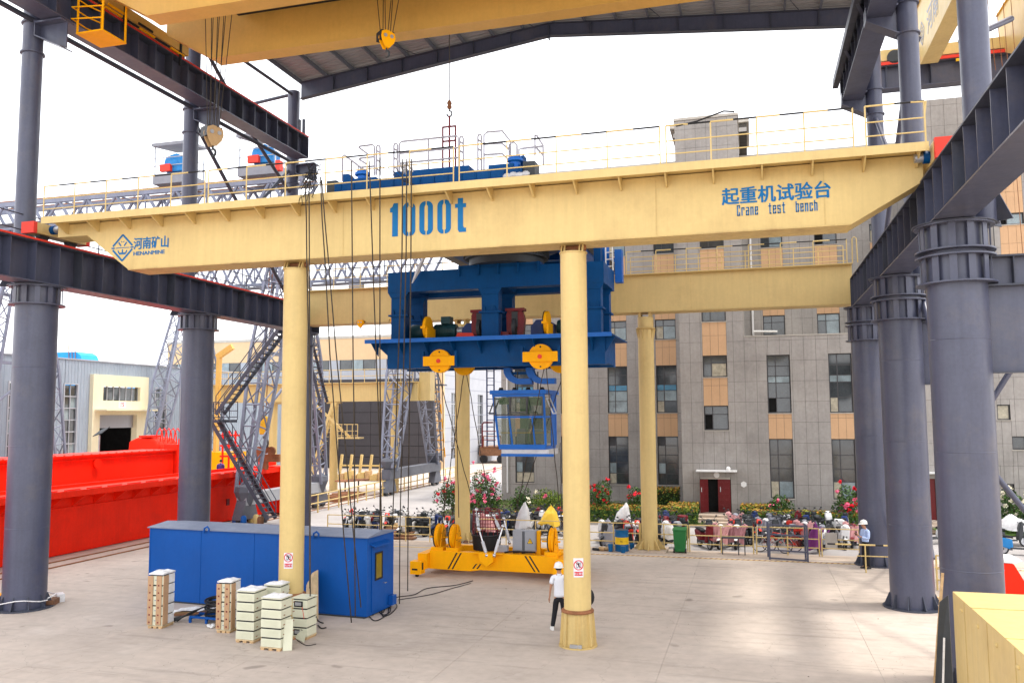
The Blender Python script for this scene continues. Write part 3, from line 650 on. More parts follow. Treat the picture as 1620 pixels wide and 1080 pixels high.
# ---- rear girder
t = root('crane_girder', 'plain cream yellow girder farther back, under the office windows', 'crane girder', (-8, 37.2, zb))
ya2, yb2 = 36.8, 37.7
MB().prism([(-20.9, zb), (4.1, zb), (4.1, 11.86), (-20.9, 11.86)], ya2, yb2).build('box_girder', 'cream', t)
pbox('walkway_deck', (-20.9, 36.45, 11.862), (4.1, 37.9, 11.90), 'cream', t)
pbox('bottom_flange', (-20.9, ya2-.03, zb-.03), (4.1, yb2+.03, zb-.002), 'creamd', t)
for xa, xb, n in ((-20.6, -5.3, 11), (-5.1, 3.9, 7)): railing(t, (xa, 36.5, 11.9), (xb, 36.5, 11.9), .98, n, 'cream', rails=(1., .55, .1), r=.022, top='black')
railing(t, (-5.1, 37.85, 11.9), (3.9, 37.85, 11.9), .98, 9, 'cream', rails=(1., .55, .1), r=.02)
MB().path([(4.1, 36.5, 11.9), (4.12, 36.5, 12.9), (4.2, 36.5, 12.96), (4.28, 36.5, 12.9), (4.3, 36.5, 11.9)], .025, 6).build('end_hoop', 'cream', t, True)
for x in (-13.0, -2.4): pbox('web_seam', (x, ya2-.006, zb+.02), (x+.03, ya2-.002, 11.7), 'creamd', t)
# ================================================================ GROUND
def sheet(name, pts, z, mn, parent=None, thick=.05):
    o = MB().prism(pts, z-thick, z, 'z').build(name, mn, parent)
    if parent is None: tag(o, kind='structure')
    return o
sheet('ground', [(-500, -60), (400, -60), (400, 900), (-500, 900)], -.03, 'conc')
yard = sheet('yard', [(-31, -8), (12.2, -8), (12.2, 36.3), (-31, 36.3)], -.010, 'road', thick=.017)
for i in range(9):
    for j in range(9):
        x0, y0 = -28.4-2.6+i*4.8+.0, -8+j*4.92
        lo = (x0+.004, y0+.004, -.011); hi = (x0+4.796, y0+4.916, rnd.uniform(-.0015, 0))
        pbox('concrete_slab', lo, hi, 'conc', yard)
road = sheet('road', [(-26.4, 37.6), (40, 37.6), (40, 45.0), (-18.2, 45.0), (-18.2, 130), (-26.4, 300)], .004, 'road', thick=.02)
sheet('pavement', [(-31, 36.31), (40, 36.31), (40, 37.59), (-31, 37.59)], .006, 'conc2', thick=.02)
# painted line with worn diagonal dashes
ln = sheet('painted_line', [(-24, 35.62), (12, 35.62), (12, 35.80), (-24, 35.80)], .004, 'hazard', thick=.003)
for k in range(96):
    x = -9+k*.21
    if k % 1 == 0: MB().prism([(x, 35.62), (x+.07, 35.62), (x+.15, 35.80), (x+.08, 35.80)], .0045, .008, 'z').build('dark_dash', 'rust', ln)
sheet('planting_bed', [(-15.7, 45.3), (-2.1, 45.3), (-2.1, 56), (-18.2, 56), (-18.2, 47.5)], .06, 'soil')
sheet('kerb', [(-15.8, 45.12), (-1.9, 45.12), (-1.9, 45.27), (-15.8, 45.27)], .12, 'kerb', thick=.13)
sheet('planting_strip', [(.9, 45.3), (10.0, 45.3), (10.0, 48.4), (.9, 48.4)], .06, 'soil')
# crane rails of the outdoor gantries
for x in (-28.5+1.9, -24.4): pass
for nm, x in (('ground_rail', -27.35), ('ground_rail', -26.4)):
    o = MB().box((x-.05, 8, .0), (x+.05, 110, .035)).build(nm, 'rust'); tag(o, 'rusty crane rail let into the yard beside the red girder, '+('the left one' if x < -27 else 'the right one'), 'rail', 'crane rails')

# ================================================================ WALL CLADDING
def subtract(rects, hole):
    out = []
    for (a, b, c, d) in rects:
        e, f, g, h = hole
        if e >= c-.01 or g <= a+.01 or f >= d-.01 or h <= b+.01: out.append((a, b, c, d)); continue
        if e > a+.01: out.append((a, b, e, d))
        if g < c-.01: out.append((g, b, c, d))
        x0, x1 = max(a, e), min(c, g)
        if f > b+.01: out.append((x0, b, x1, f))
        if h < d-.01: out.append((x0, h, x1, d))
    return [r for r in out if r[2]-r[0] > .03 and r[3]-r[1] > .03]
TILES = []
def clad(parent, rect, y, tw, th, holes, mn, gap=.012, x_first=None, rowoff=0., ranked=None):
    """stone tiles on the plane Y=y (facing the camera); returns list of rects"""
    x0, z0, x1, z1 = rect
    nx = max(1, round((x1-x0)/tw)); tw = (x1-x0)/nx; z = z0-rowoff; row = 0
    while z < z1-.02:
        for i in range(nx):
            r = (x0+i*tw, max(z, z0), x0+(i+1)*tw, min(z+th, z1))
            if r[3]-r[1] < .03: continue
            rs = [r]
            for h in holes: rs = subtract(rs, h)
            for q in rs: TILES.append((parent, (q[0]+gap/2, q[1]+gap/2, q[2]-gap/2, q[3]-gap/2), y, mn, rnd.uniform(0, .006)))
        z += th
def window(parent, x0, z0, x1, z1, y, cols, rows, looks=None, depth=.16, col_w=None):
    """frame with glazing bars, one pane object per light; openings are real recesses"""
    f = MB(); fw_ = .055
    f.box((x0, y+depth-.05, z0), (x0+fw_, y+depth, z1)); f.box((x1-fw_, y+depth-.05, z0), (x1, y+depth, z1))
    f.box((x0+fw_, y+depth-.05, z0), (x1-fw_, y+depth, z0+fw_)); f.box((x0+fw_, y+depth-.05, z1-fw_), (x1-fw_, y+depth, z1))
    xs_ = [x0+fw_+(x1-x0-2*fw_)*c for c in cols]; zs_ = [z0+fw_+(z1-z0-2*fw_)*r_ for r_ in rows]
    for x in xs_[1:-1]: f.box((x-.025, y+depth-.045, z0+fw_+.001), (x+.025, y+depth-.003, z1-fw_-.001))
    for z in zs_[1:-1]: f.box((x0+fw_+.001, y+depth-.042, z-.022), (x1-fw_-.001, y+depth-.006, z+.022))
    w_ = f.build('window', 'frame', parent)
    k = 0
    for j in range(len(zs_)-1):
        for i in range(len(xs_)-1):
            lk = (looks or {}).get((i, j), 'pane')
            pbox('pane', (xs_[i]-.008+.010*((i+j) % 2), y+depth-.030+(.0 if lk != 'dark' else .05), zs_[j]-.008+.010*((i+j) % 2)), (xs_[i+1]+.008-.010*((i+j) % 2), y+depth-.012+(.0 if lk != 'dark' else .05), zs_[j+1]+.008-.010*((i+j) % 2)), lk, w_)
    pbox('sill', (x0-.04, y-.05, z0-.05), (x1+.04, y+depth-.052, z0-.003), 'sill', w_)
    # reveal of the opening
    r_ = MB(); r_.box((x0-.012, y+.012, z0), (x0-.002, y+depth+.02, z1)); r_.box((x1+.002, y+.012, z0), (x1+.012, y+depth+.02, z1)); r_.box((x0, y+.012, z1+.002), (x1, y+depth+.02, z1+.012))
    r_.build('reveal', 'joint', w_)
    return w_
def wall_slab(parent, rect, y, thick, holes, mn='joint', nm='wall'):
    rs = [rect]
    for h in holes: rs = subtract(rs, h)
    b = MB()
    for q in rs: b.box((q[0], y, q[1]), (q[2], y+thick, q[3]))
    return b.build(nm, mn, parent)
OF = root('office_building', 'grey stone clad office block with peach panels and dark windows behind the yard', 'building', (0, 50, 0))
YF, YB = 48.5, 56.0
def wx(px, py, y): p = AY(px, py, y); return p.x, p.z
def rect_px(x0, y0, x1, y1, Y):
    a = wx(x0, y0, Y); b_ = wx(x1, y1, Y); return (a[0], min(a[1], b_[1]), b_[0], max(a[1], b_[1]))
def small_looks(kind):
    return {'open': {(0, 0): 'dark'}, 'curt': {(0, 0): 'curtain', (1, 0): 'panel'}, 'blind': {(1, 0): 'panel', (0, 0): 'pane', (0, 1): 'panel', (1, 1): 'panel'}, '': {}}[kind]
# ---- recessed wing, left
xw0 = wx(793, 640, YB)[0]
C1 = (wx(962, 640, YB)[0], wx(993, 640, YB)[0]); C2 = (wx(1039, 640, YB)[0], wx(1071.5, 640, YB)[0])
Cm = (C1[0]-(C2[0]-C1[0])*2, C1[1]-(C2[0]-C1[0])*2)
TOPZ = 22.4
ZG = .5
TALL = [(.95, 4.15), (5.55, 8.85)]
zz = lambda py, Y=YB, px=1000: wx(px, py, Y)[1]
t1 = (zz(653), zz(579)); t0 = (zz(766), zz(690))
UP = [(zz(538), zz(507)), (zz(404), zz(378))]
UP = [(UP[0][0], UP[0][1]), (UP[1][0]-.0, UP[1][1])]
d_fl = UP[1][0]-UP[0][0]
fl = [UP[0], ((UP[0][0]+UP[1][0])/2, (UP[0][1]+UP[1][1])/2), UP[1]]
holesB, peachB = [], []
cw = C1[1]-C1[0]
colsB = [(C1[0], C1[1]), (C2[0], C2[1])]
x3 = wx(1203, 380, YB)[0]; x4 = wx(1288, 380, YB)[0]
pitch2 = x4-x3
colsR = [(x3+k*pitch2, x3+k*pitch2+cw*1.02) for k in range(0, 9)]
colsL = [(C1[0]-(C2[0]-C1[0])*k, C1[1]-(C2[0]-C1[0])*k) for k in (1, 2)]
allcols = colsL+colsB+colsR
for ci, (a, b_) in enumerate(allcols):
    low = ci < 4
    if low:
        holesB += [(a, t0[0], b_, t0[1]), (a, t1[0], b_, t1[1])]; peachB.append((a, t0[1], b_, t1[0]))
    for k, (u, v_) in enumerate(fl): holesB.append((a, u, b_, v_))
    prev = t1[1] if low else 9.0
    for (u, v_) in fl: peachB.append((a, prev, b_, u)); prev = v_
wall_slab(OF, (xw0, 0, 36, TOPZ), YB+.03, .3, holesB)
stone_holes = holesB+peachB
clad(OF, (xw0, 0, 36, TOPZ), YB, .62, 1.18, [(a, min(t0[0], 99) if False else h0, b_, h1) for (a, h0, b_, h1) in stone_holes], 'tile')
for (a, z0, b_, z1) in peachB: clad(OF, (a, z0, b_, z1), YB, (b_-a)/3, 1.18, [], 'tileb')
for ci, (a, b_) in enumerate(allcols):
    if ci < 4:
        lk = {(0, 0): 'curtain' if ci != 3 else 'pane', (0, 1): 'panel', (1, 0): 'curtain' if ci in (1,) else 'pane', (0, 4): 'frame'}
        window(OF, a, t0[0], b_, t0[1], YB, (0, .36, 1), (0, .22, .45, .62, .82, 1), lk)
        lk = {(0, 1): 'panel', (1, 1): 'panel', (0, 2): 'bluewin', (1, 2): 'bluewin', (1, 0): 'panel' if ci == 2 else 'pane', (0, 0): 'panel' if ci == 2 else 'curtain'}
        window(OF, a, t1[0], b_, t1[1], YB, (0, .36, 1), (0, .24, .47, .60, .82, 1), lk)
    for k, (u, v_) in enumerate(fl):
        kk = ('blind', 'curt', 'open', '', 'curt')[(ci*2+k) % 5]
        window(OF, a, u, b_, v_, YB, (0, .38, 1), (0, .68, 1), small_looks(kk))
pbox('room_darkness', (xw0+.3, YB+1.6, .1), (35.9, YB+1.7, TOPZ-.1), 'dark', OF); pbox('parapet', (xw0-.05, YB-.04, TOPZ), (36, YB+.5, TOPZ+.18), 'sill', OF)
MB().box((xw0, YB+.34, 0), (xw0+.25, YB+14, TOPZ)).build('side_wall', 'tile', OF)
# ---- front tower and low front block
xt0, xt1 = wx(1077, 640, YF)[0], wx(1180, 640, YF)[0]; xr0 = wx(1474, 640, YF)[0]
zF = lambda py, px=1140: wx(px, py, YF)[1]
ZLOW = zF(531, 1250)
TW = [(zF(680), zF(641.5)), (zF(596), zF(562)), (zF(391), zF(372))]
tw_p = TW[1][0]-TW[0][0]
TW = [TW[0], TW[1]]+[(TW[1][0]+k*3.3+.5, TW[1][0]+k*3.3+2.0) for k in range(1, 4)]
TW[2] = (zF(508), zF(470)); TW[3] = (zF(392), zF(355)); TW.append((zF(300), zF(262)))
txa, txb = wx(1113.5, 640, YF)[0], wx(1152, 640, YF)[0]
doorr = (wx(1108, 790, YF)[0], .0, wx(1157, 790, YF)[0], zF(755))
hF = [doorr]+[(txa, a, txb, b_) for a, b_ in TW]
pF = []
z_prev = None
pF = [(txa, TW[0][1], txb, TW[1][0])]+[(txa, TW[i][1], txb, TW[i+1][0]) for i in range(1, len(TW)-1)]
# low block windows
LW = [(wx(1215, 640, YF)[0], wx(1252, 640, YF)[0]), (wx(1313, 640, YF)[0], wx(1350, 640, YF)[0]), (wx(1411, 640, YF)[0], wx(1448, 640, YF)[0])]
LZ = [(zF(788, 1240), zF(694, 1240)), (zF(653, 1240), zF(561, 1240))]
for a, b_ in LW:
    for u, v_ in LZ: hF.append((a, u, b_, v_))
    pF.append((a, LZ[0][1], b_, LZ[1][0]))
hT = []
# right tower
RWc = (wx(1581, 350, YF)[0], wx(1620, 350, YF)[0]); RWd = (RWc[0]+.6, RWc[1]+2)
rz_ = [(zF(355, 1600), zF(337, 1600)), (zF(508, 1605), zF(487, 1605)), (zF(585, 1605), zF(565, 1605))]
sq = [rect_px(1577, 640, 1599, 664, YF), rect_px(1584, 765, 1606, 790, YF), rect_px(1601, 690, 1624, 711, YF)]
door2 = (wx(1462, 790, YF)[0], 0, wx(1481, 790, YF)[0], zF(757, 1470))
xend = 34
for a, b_ in rz_: hF.append((RWc[0], a, RWc[1], b_))
for q in sq+[door2]: hF.append(q)
pF += [(RWc[0], rz_[0][1], RWc[1], TOPZ-.5), (RWc[0], rz_[1][1], RWc[1], rz_[0][0]), (RWc[0], rz_[2][1], RWc[1], rz_[1][0])]
wall_slab(OF, (xt0, 0, xt1, TOPZ+.3), YF+.03, .3, hF); wall_slab(OF, (xt1, 0, xr0, ZLOW), YF+.03, .3, hF); wall_slab(OF, (xr0, 0, xend, TOPZ+.1), YF+.03, .3, hF)
for (rc, tw_) in (((xt0, 0, xt1, TOPZ+.3), .62), ((xt1, 0, xr0, ZLOW), .64), ((xr0, 0, xend, TOPZ+.1), .64)):
    clad(OF, rc, YF, tw_, 1.12, hF+pF, 'tile', rowoff=.25)
for (a, z0, b_, z1) in pF: clad(OF, (a, z0, b_, z1), YF, (b_-a)/3 if b_-a < 2 else .5, 1.12, [], 'tileb')
for k, (a, b_) in enumerate(TW): window(OF, txa, a, txb, b_, YF, (0, .34, 1), (0, .66, 1), {(0, 0): 'dark' if k == 0 else 'pane', (1, 0): 'curtain' if k == 1 else 'pane', (0, 1): 'pane'})
for k, (a, b_) in enumerate(LW):
    window(OF, a, LZ[0][0], b_, LZ[0][1], YF, (0, .36, 1), (0, .28, .50, .74, 1), {(0, 0): 'curtain', (1, 0): 'panel', (1, 2): 'pane'})
    window(OF, a, LZ[1][0], b_, LZ[1][1], YF, (0, .36, 1), (0, .25, .52, .64, .82, 1), {(0, 0): 'dark' if k == 0 else 'curtain', (0, 2): 'panel', (1, 2): 'panel'})
for a, b_ in rz_: window(OF, RWc[0], a, RWc[1], b_, YF, (0, .3, 1), (0, 1), {(0, 0): 'dark', (1, 0): 'panel'})
for q in sq: window(OF, q[0], q[1], q[2], q[3], YF, (0, 1), (0, 1), {(0, 0): 'curtain' if q is sq[0] else 'pane'})
pbox('side_wall', (xt0, YF+.34, 0), (xt0+.3, YB-.01, TOPZ+.3), 'tile', OF); pbox('side_wall', (xt1-.3, YF+.34, ZLOW), (xt1-.003, YB-.01, TOPZ+.3), 'tile', OF)
pbox('side_wall', (xr0+.003, YF+.34, ZLOW), (xr0+.3, YB-.01, TOPZ+.1), 'tile', OF)
pbox('terrace', (xt1, YF+.34, ZLOW-.4), (xr0, YB-.02, ZLOW-.2), 'sill', OF)
pbox('coping', (xt1+.01, YF-.04, ZLOW+.002), (xr0-.01, YF+.36, ZLOW+.06), 'sill', OF)
pbox('coping', (xt0-.05, YF-.05, TOPZ+.305), (xt1+.05, YB, TOPZ+.45), 'sill', OF)
# stair head block on the roof
rb = rect_px(1066, 262, 1181, 197, 52.0); 
b = MB(); b.prism([(rb[0], TOPZ+.46), (rb[2], TOPZ+.46), (rb[2], rb[3]+.1), (rb[0], rb[3]-.15)], 52, 57); b.build('stair_head_block', 'joint', OF)
clad(OF, (rb[0], TOPZ+.46, rb[2], rb[3]-.17), 51.965, .62, 1.12, [], 'tile')
pbox('roof_slab', (rb[0]-.2, 51.8, rb[3]+.11), (rb[2]+.15, 57.1, rb[3]+.3), 'sill', OF)
# flush the tiles: the 300 showing largest as objects, the rest joined
def vis_area(tl):
    p, q, y, mn, o = tl; c = V(((q[0]+q[2])/2, y, (q[1]+q[3])/2)); d = c-EYE; k = d.dot(fw)
    px, py = 810+FPX*d.dot(rt)/k, 540-FPX*d.dot(up)/k
    hid = 1 if (0 < px < 1620 and 280 < py < 830) else .01
    if 930 < px < 1200 or 1180 < px < 1350: hid *= 1.5
    return -(q[2]-q[0])*(q[3]-q[1])/k/k*hid
TILES.sort(key=vis_area)
rest = {'tile': MB(), 'tileb': MB()}; cache = {}
nind = {'tile': 0, 'tileb': 0}
for tl in TILES:
    p, q, y, mn, o = tl; w_, h_ = q[2]-q[0], q[3]-q[1]
    if nind[mn] < (210 if mn == 'tile' else 90):
        nind[mn] += 1
        pbox('stone_tile' if mn == 'tile' else 'peach_panel', (q[0], y-o, q[1]), (q[2], y+.029, q[3]), mn, OF)
    else:
        b = rest[mn]; b.add([(q[0], y+.029, q[1]), (q[2], y+.029, q[1]), (q[2], y+.029, q[3]), (q[0], y+.029, q[3]), (q[0], y-o, q[1]), (q[2], y-o, q[1]), (q[2], y-o, q[3]), (q[0], y-o, q[3])],
                            [(4, 5, 6, 7), (0, 1, 5, 4), (1, 2, 6, 5), (2, 3, 7, 6), (3, 0, 4, 7)])
for mn, b in rest.items():
    if b.v: tag(b.build('stone_tiling' if mn == 'tile' else 'peach_panelling', mn, OF), kind='stuff')
# door with two crimson leaves, canopy, steps, lamp
dx0, dz0, dx1, dz1 = doorr[0], .42, doorr[2], doorr[3]
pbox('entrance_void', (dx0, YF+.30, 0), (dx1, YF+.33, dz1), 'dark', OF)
pbox('door_surround', (dx0+.02, YF-.02, dz1-.09), (dx1-.02, YF+.06, dz1-.001), 'sill', OF)
def leaf_door(x0, x1, y0, y1):
    d = MB().hexa([(x0, y0, dz0), (x1, y1, dz0), (x1, y1+.05, dz0), (x0, y0+.05, dz0), (x0, y0, dz1-.1), (x1, y1, dz1-.1), (x1, y1+.05, dz1-.1), (x0, y0+.05, dz1-.1)]).build('door', 'door', OF)
    for k in range(5):
        for j in range(2):
            a, b_ = .12+j*.44, .44+j*.44
            za = dz0+.15+k*(dz1-dz0-.3)/5; zb_ = za+(dz1-dz0-.3)/5-.1
            P_ = lambda f, z, o: (x0+(x1-x0)*f, y0+(y1-y0)*f-o, z)
            MB().hexa([P_(a, za, .001), P_(b_, za, .001), P_(b_, za, .0), P_(a, za, 0), P_(a, zb_, .022), P_(b_, zb_, .022), P_(b_, zb_, 0), P_(a, zb_, 0)]).build('door_panel', 'door', d)
    hx = .12 if x0 < (dx0+.3) else .1
    pbar('door_handle', (x0+(x1-x0)*.2, min(y0, y1)-.03, dz0+1.15), (x0+(x1-x0)*.2, min(y0, y1)-.03, dz0+1.4), .04, .04, 'chrome', d)
w3 = (dx1-dx0)
leaf_door(dx0+w3*.58, dx1-.03, YF+.06, YF+.02)
leaf_door(dx0+.02, dx0+w3*.26, YF-.45, YF+.05)
pbox('canopy', (dx0-.15, YF-.8, dz1+.35), (dx1+.35, YF-.003, dz1+.42), 'white', OF)
MB().ball((dx1-.1, YF-.5, dz1+.52), .12).build('canopy_lamp', 'white', OF, True)
MB().lathe((dx1-.75, YF-.09, dz1+.14), [(.14, 0), (.16, .05)], 16, 'y').build('wall_lamp', 'white', OF, True)
MB().lathe((dx1+.68, YF-.06, dz1-.35), [(.17, 0), (.17, .05)], 6, 'y').build('wall_plaque', 'white', OF)
st = root('entrance_steps', 'tan stone steps below the crimson entrance door', 'steps', ((dx0+dx1)/2, 47, 0))
for k in range(3): pbox('step', (dx0-.75+.3*k, YF-2.2+k*.38, k*.145), (dx1+.75-.1*k, YF-.005, (k+1)*.145), 'conc2', st)
d2 = MB().box((door2[0], YF+.08, .3), (door2[2], YF+.14, door2[3])).build('door', 'door', OF)
pbox('canopy', (door2[0]-.3, YF-.8, door2[3]+.3), (door2[2]+.35, YF-.003, door2[3]+.37), 'white', OF)
pbox('step', (door2[0]-.5, YF-1.4, 0), (door2[2]+.6, YF-.005, .16), 'conc2', OF); pbox('step', (door2[0]-.5, YF-.9, .161), (door2[2]+.6, YF-.005, .30), 'conc2', OF)
# pipes and lightning cable
for (px, pa, pb_, Y) in ((1186.5, 370, 530, YB-.15), ):
    a = AY(px, pa, Y); b_ = AY(px+4, pb_, Y); ptube('downpipe', (a.x, Y, a.z), (a.x, Y, b_.z), .07, 'white', OF)
a = AY(803, 780, YB-.1); ptube('downpipe', (a.x, YB-.1, .6), (a.x, YB-.1, 9), .06, 'white', OF)
a, b_ = AY(1192, 524, 55), AY(1230, 524, 55); ptube('wall_pipe', a, b_, .06, 'white', OF)
for k, px in enumerate((1560, 1567, 1574)): a = AY(px, 400, YF-.12); ptube('lightning_cable', (a.x, YF-.12, 11), (a.x, YF-.12, 22), .02, 'dgrey', OF, 5)
pbox('side_wall', (xend-.3, YF+.34, 0), (xend, YB, TOPZ), 'tile', OF)

# ================================================================ LEFT FACTORY SHED (wall parallel to the view, x = -50)
SH = root('factory_shed', 'grey blue corrugated factory hall with a cream portal and roller door at far left', 'building', (-50, 60, 0))
XS = -50.0
def ribwall(parent, nm, x, y0, y1, z0, z1, holes, mn, pitch=.32, face=1, d=.035):
    b = MB(); y = y0
    while y < y1-1e-6:
        e = min(y+pitch, y1); rs = [(y, z0, e, z1)]
        for h in holes: rs = subtract(rs, h)
        for q in rs:
            b.add([(x, q[0], q[1]), (x, q[2], q[1]), (x, q[2], q[3]), (x, q[0], q[3]), (x-face*.2, q[0], q[1]), (x-face*.2, q[2], q[1]), (x-face*.2, q[2], q[3]), (x-face*.2, q[0], q[3])], [(0, 1, 2, 3), (4, 7, 6, 5), (3, 2, 6, 7), (0, 4, 5, 1)])
            if q[2]-q[0] > pitch*.8: b.add([(x, q[0], q[1]), (x+face*d, q[0]+.03, q[1]), (x+face*d, q[0]+.09, q[1]), (x, q[0]+.12, q[1]), (x, q[0], q[3]), (x+face*d, q[0]+.03, q[3]), (x+face*d, q[0]+.09, q[3]), (x, q[0]+.12, q[3])], [(0, 1, 5, 4), (1, 2, 6, 5), (2, 3, 7, 6)])
        y += pitch
    return b.build(nm, mn, parent)
yw = lambda px, py=640: AX(px, py, XS).y
zw = lambda py, px: AX(px, py, XS).z
sw = [(yw(13), 1.2, yw(28.5), 8.36), (yw(101), 1.2, yw(121), 8.36), (yw(245), 1.2, yw(262), 8.36), (yw(13)-12, 1.2, yw(28.5)-12, 8.36), (yw(285), 1.2, yw(304), 8.36)]
por = (yw(141), 0, yw(229), 9.25)
ribwall(SH, 'corrugated_wall', XS, 30, 92, 0, 10.25, sw+[por], 'shed')
for k, (a, z0, b_, z1) in enumerate(sw):
    f = MB()
    f.box((XS-.1, a-.1, z0-.1), (XS+.06, a, z1+.1)); f.box((XS-.1, b_, z0-.1), (XS+.06, b_+.1, z1+.1)); f.box((XS-.1, a, z1), (XS+.06, b_, z1+.1)); f.box((XS-.1, a, z0-.1), (XS+.06, b_, z0))
    fo = f.build('window', 'lgrey', SH)
    n = 8
    for i in range(n):
        za, zb_ = z0+(z1-z0)*i/n, z0+(z1-z0)*(i+1)/n
        if i: pbox('glazing_bar', (XS-.09, a, za-.04), (XS-.02, b_, za+.04), 'lgrey', fo)
        for j in range(2):
            ya_, yb_ = a+(b_-a)*j/2, a+(b_-a)*(j+1)/2
            pbox('pane', (XS-.13, ya_+.03, za+.05), (XS-.10, yb_-.03, zb_-.05), 'panel' if (i*3+j+k) % 4 == 0 else 'pane', fo)
    pbox('glazing_bar', (XS-.088, (a+b_)/2-.03, z0), (XS-.022, (a+b_)/2+.03, z1), 'lgrey', fo)
# portal
dr = (yw(153), 0, yw(212), 6.05); tr = (yw(157), 7.2, yw(216), 8.35)
rs = [por]
for h in (dr, tr): rs = subtract(rs, h)
b = MB()
for q in rs: b.box((XS-.2, q[0], q[1]), (XS+.35, q[2], q[3]))
b.build('cream_portal', 'creamw', SH)
pbox('roller_shutter', (XS-.12, dr[0], 5.0), (XS-.06, dr[2], 6.05), 'lgrey', SH)
for k in range(8): pbox('shutter_slat', (XS-.059, dr[0]+.02, 5.02+k*.127), (XS-.035, dr[2]-.02, 5.12+k*.127), 'lgrey', SH)
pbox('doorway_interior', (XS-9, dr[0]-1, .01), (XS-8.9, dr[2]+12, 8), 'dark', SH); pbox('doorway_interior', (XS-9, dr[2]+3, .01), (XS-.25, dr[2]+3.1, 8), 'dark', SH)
pbox('inner_machine', (XS-5, dr[0]+.6, .01), (XS-3, dr[2]-.2, 3.1), 'maroon', SH)
pbox('portal_canopy', (XS+.351, dr[0]-.6, 6.38), (XS+1.5, dr[2]+1.6, 6.5), 'creamw', SH)
for i in range(6):
    ya_, yb_ = tr[0]+(tr[2]-tr[0])*i/6, tr[0]+(tr[2]-tr[0])*(i+1)/6
    pbox('transom_pane', (XS+.02, ya_+.05, tr[1]+.05), (XS+.05, yb_-.05, tr[3]-.05), 'pane', SH); pbox('transom_bar', (XS+.0, yb_-.04, tr[1]), (XS+.1, yb_+.04, tr[3]), 'lgrey', SH)
pm = ((dr[0]+dr[2])/2)
pbox('number_plate', (XS+.352, pm-.30, 6.75), (XS+.37, pm+.30, 7.1), 'redb', SH) if False else None
s_ = pbox('number_sign', (XS+.352, pm-.1, 6.62), (XS+.37, pm+.7, 7.12), 'signw', SH)
text('number_lettering', '15', .5, (XS+.376, pm+.02, 6.72), 'signr', SH, xdir=(0, 1, 0), ext=.004, off=.004)
pbox('eaves_flashing', (XS-.25, 30, 10.26), (XS+.08, 92, 10.36), 'lgrey', SH)
MB().prism([(XS-.25, 10.26), (XS-12, 10.9), (XS-24, 10.26)], 30, 92).build('roof', 'shed', SH)
# blue roofed things behind
for nm, lab, px0, px1, pyt, Y in (('blue_tank', 'bright blue rounded vessel showing over the factory hall roof', 98, 129, 557, 90),):
    a, b_ = AY(px0, 575, Y), AY(px1, 575, Y); zt = AY(px0, pyt, Y).z
    t = root(nm, lab, 'tank', (a.x, Y, 0)); 
    MB().prism([(a.x-3, 0), (b_.x, 0), (b_.x, zt-1.0), (b_.x-.3, zt-.4), (b_.x-1.0, zt), (a.x-3, zt)], Y, Y+3).build('vessel', 'skyblue', t)
    for k in range(3): ptube('vent_mast', (a.x+1.2+k*.5, Y-.1, zt-1), (a.x+1.0+k*.5, Y-.1, zt+1.0+.3*k), .05, 'rust', t, 5)
t = root('far_shed', 'distant shed with sky blue roof behind the lattice legs', 'building', (-70, 150, 0))
a, b_ = AY(205, 590, 150), AY(480, 575, 150)
pbox('wall', (a.x, 150, 0), (b_.x+8, 165, 12.0), 'shed', t); MB().prism([(149.6, 12.0), (165, 12.0), (158, 15.4)], a.x-.5, b_.x+8.5, 'x').build('roof', 'skyblue', t)

# ================================================================ BEIGE / DARK HALL IN THE MIDDLE
BH = root('beige_hall', 'beige clad hall with long window band over a charcoal base, behind the small portal', 'building', (-50, 88, 0))
YH = 88.0; xh1 = AY(702, 740, YH).x; xh0 = xh1-36
zh = lambda py, px=560: AY(px, py, YH).z
zt_, zw1, zw0, zd = zh(535), zh(569), zh(586), zh(600)
b = MB(); b.box((xh0, YH, zw1), (xh1-.9, YH+.3, zt_)); b.build('upper_cladding', 'beige', BH)
pbox('parapet', (xh0, YH-.05, zt_), (xh1-.9, YH+.6, zt_+.3), 'sill', BH)
pbox('backing', (xh0, YH+.1, 0), (xh1-.9, YH+.3, zw1-.001), 'dark', BH)
for i in range(24):
    x = xh0+(xh1-1-xh0)*i/24; x2 = xh0+(xh1-1-xh0)*(i+1)/24
    pbox('pane', (x+.04, YH+.02, zw0), (x2-.04, YH+.06, zw1-.01), ('pane', 'panel', 'pane', 'lgrey')[(i*5) % 4], BH)
    pbox('mullion', (x-.04, YH-.02, zw0), (x+.04, YH+.09, zw1-.005), 'frame', BH)
pbox('string_course', (xh0, YH-.05, zd), (xh1-.9, YH+.09, zw0-.002), 'lgrey', BH)
rows = 8
for j in range(rows):
    for i in range(18):
        x = xh0+(xh1-1-xh0)*i/18; x2 = xh0+(xh1-1-xh0)*(i+1)/18; z = zd*j/rows; z2 = zd*(j+1)/rows
        pbox('cladding_panel', (x+.02, YH-.01-.01*((i+j) % 2), z+.03), (x2-.02, YH+.09, z2-.02), 'dcl', BH) if 'dcl' in M else None
pbox('corner_pier', (xh1-.89, YH-.3, 0), (xh1, YH+.3, zt_), 'beige', BH)
XE = xh1
b = MB(); holes = []
ye = lambda px, py: AX(px, py, XE).y
for (pa, pb_) in ((714, 725), (756, 764.5)):
    a, b2 = ye(pa, 690), ye(pb_, 690); holes.append((a, 1.0, b2, 8.4))
rs = [(YH+.31, 0, YH+60, zt_)]
for h in holes: rs = subtract(rs, h)
b = MB()
for q in rs: b.box((XE-.3, q[0], q[1]), (XE-.02, q[2], q[3]))
b.build('side_wall', 'lgrey', BH)
for j in range(1, 10): pbox('panel_joint', (XE-.019, YH+.32, j*zt_/10), (XE-.01, YH+60, j*zt_/10+.05), 'truss', BH)
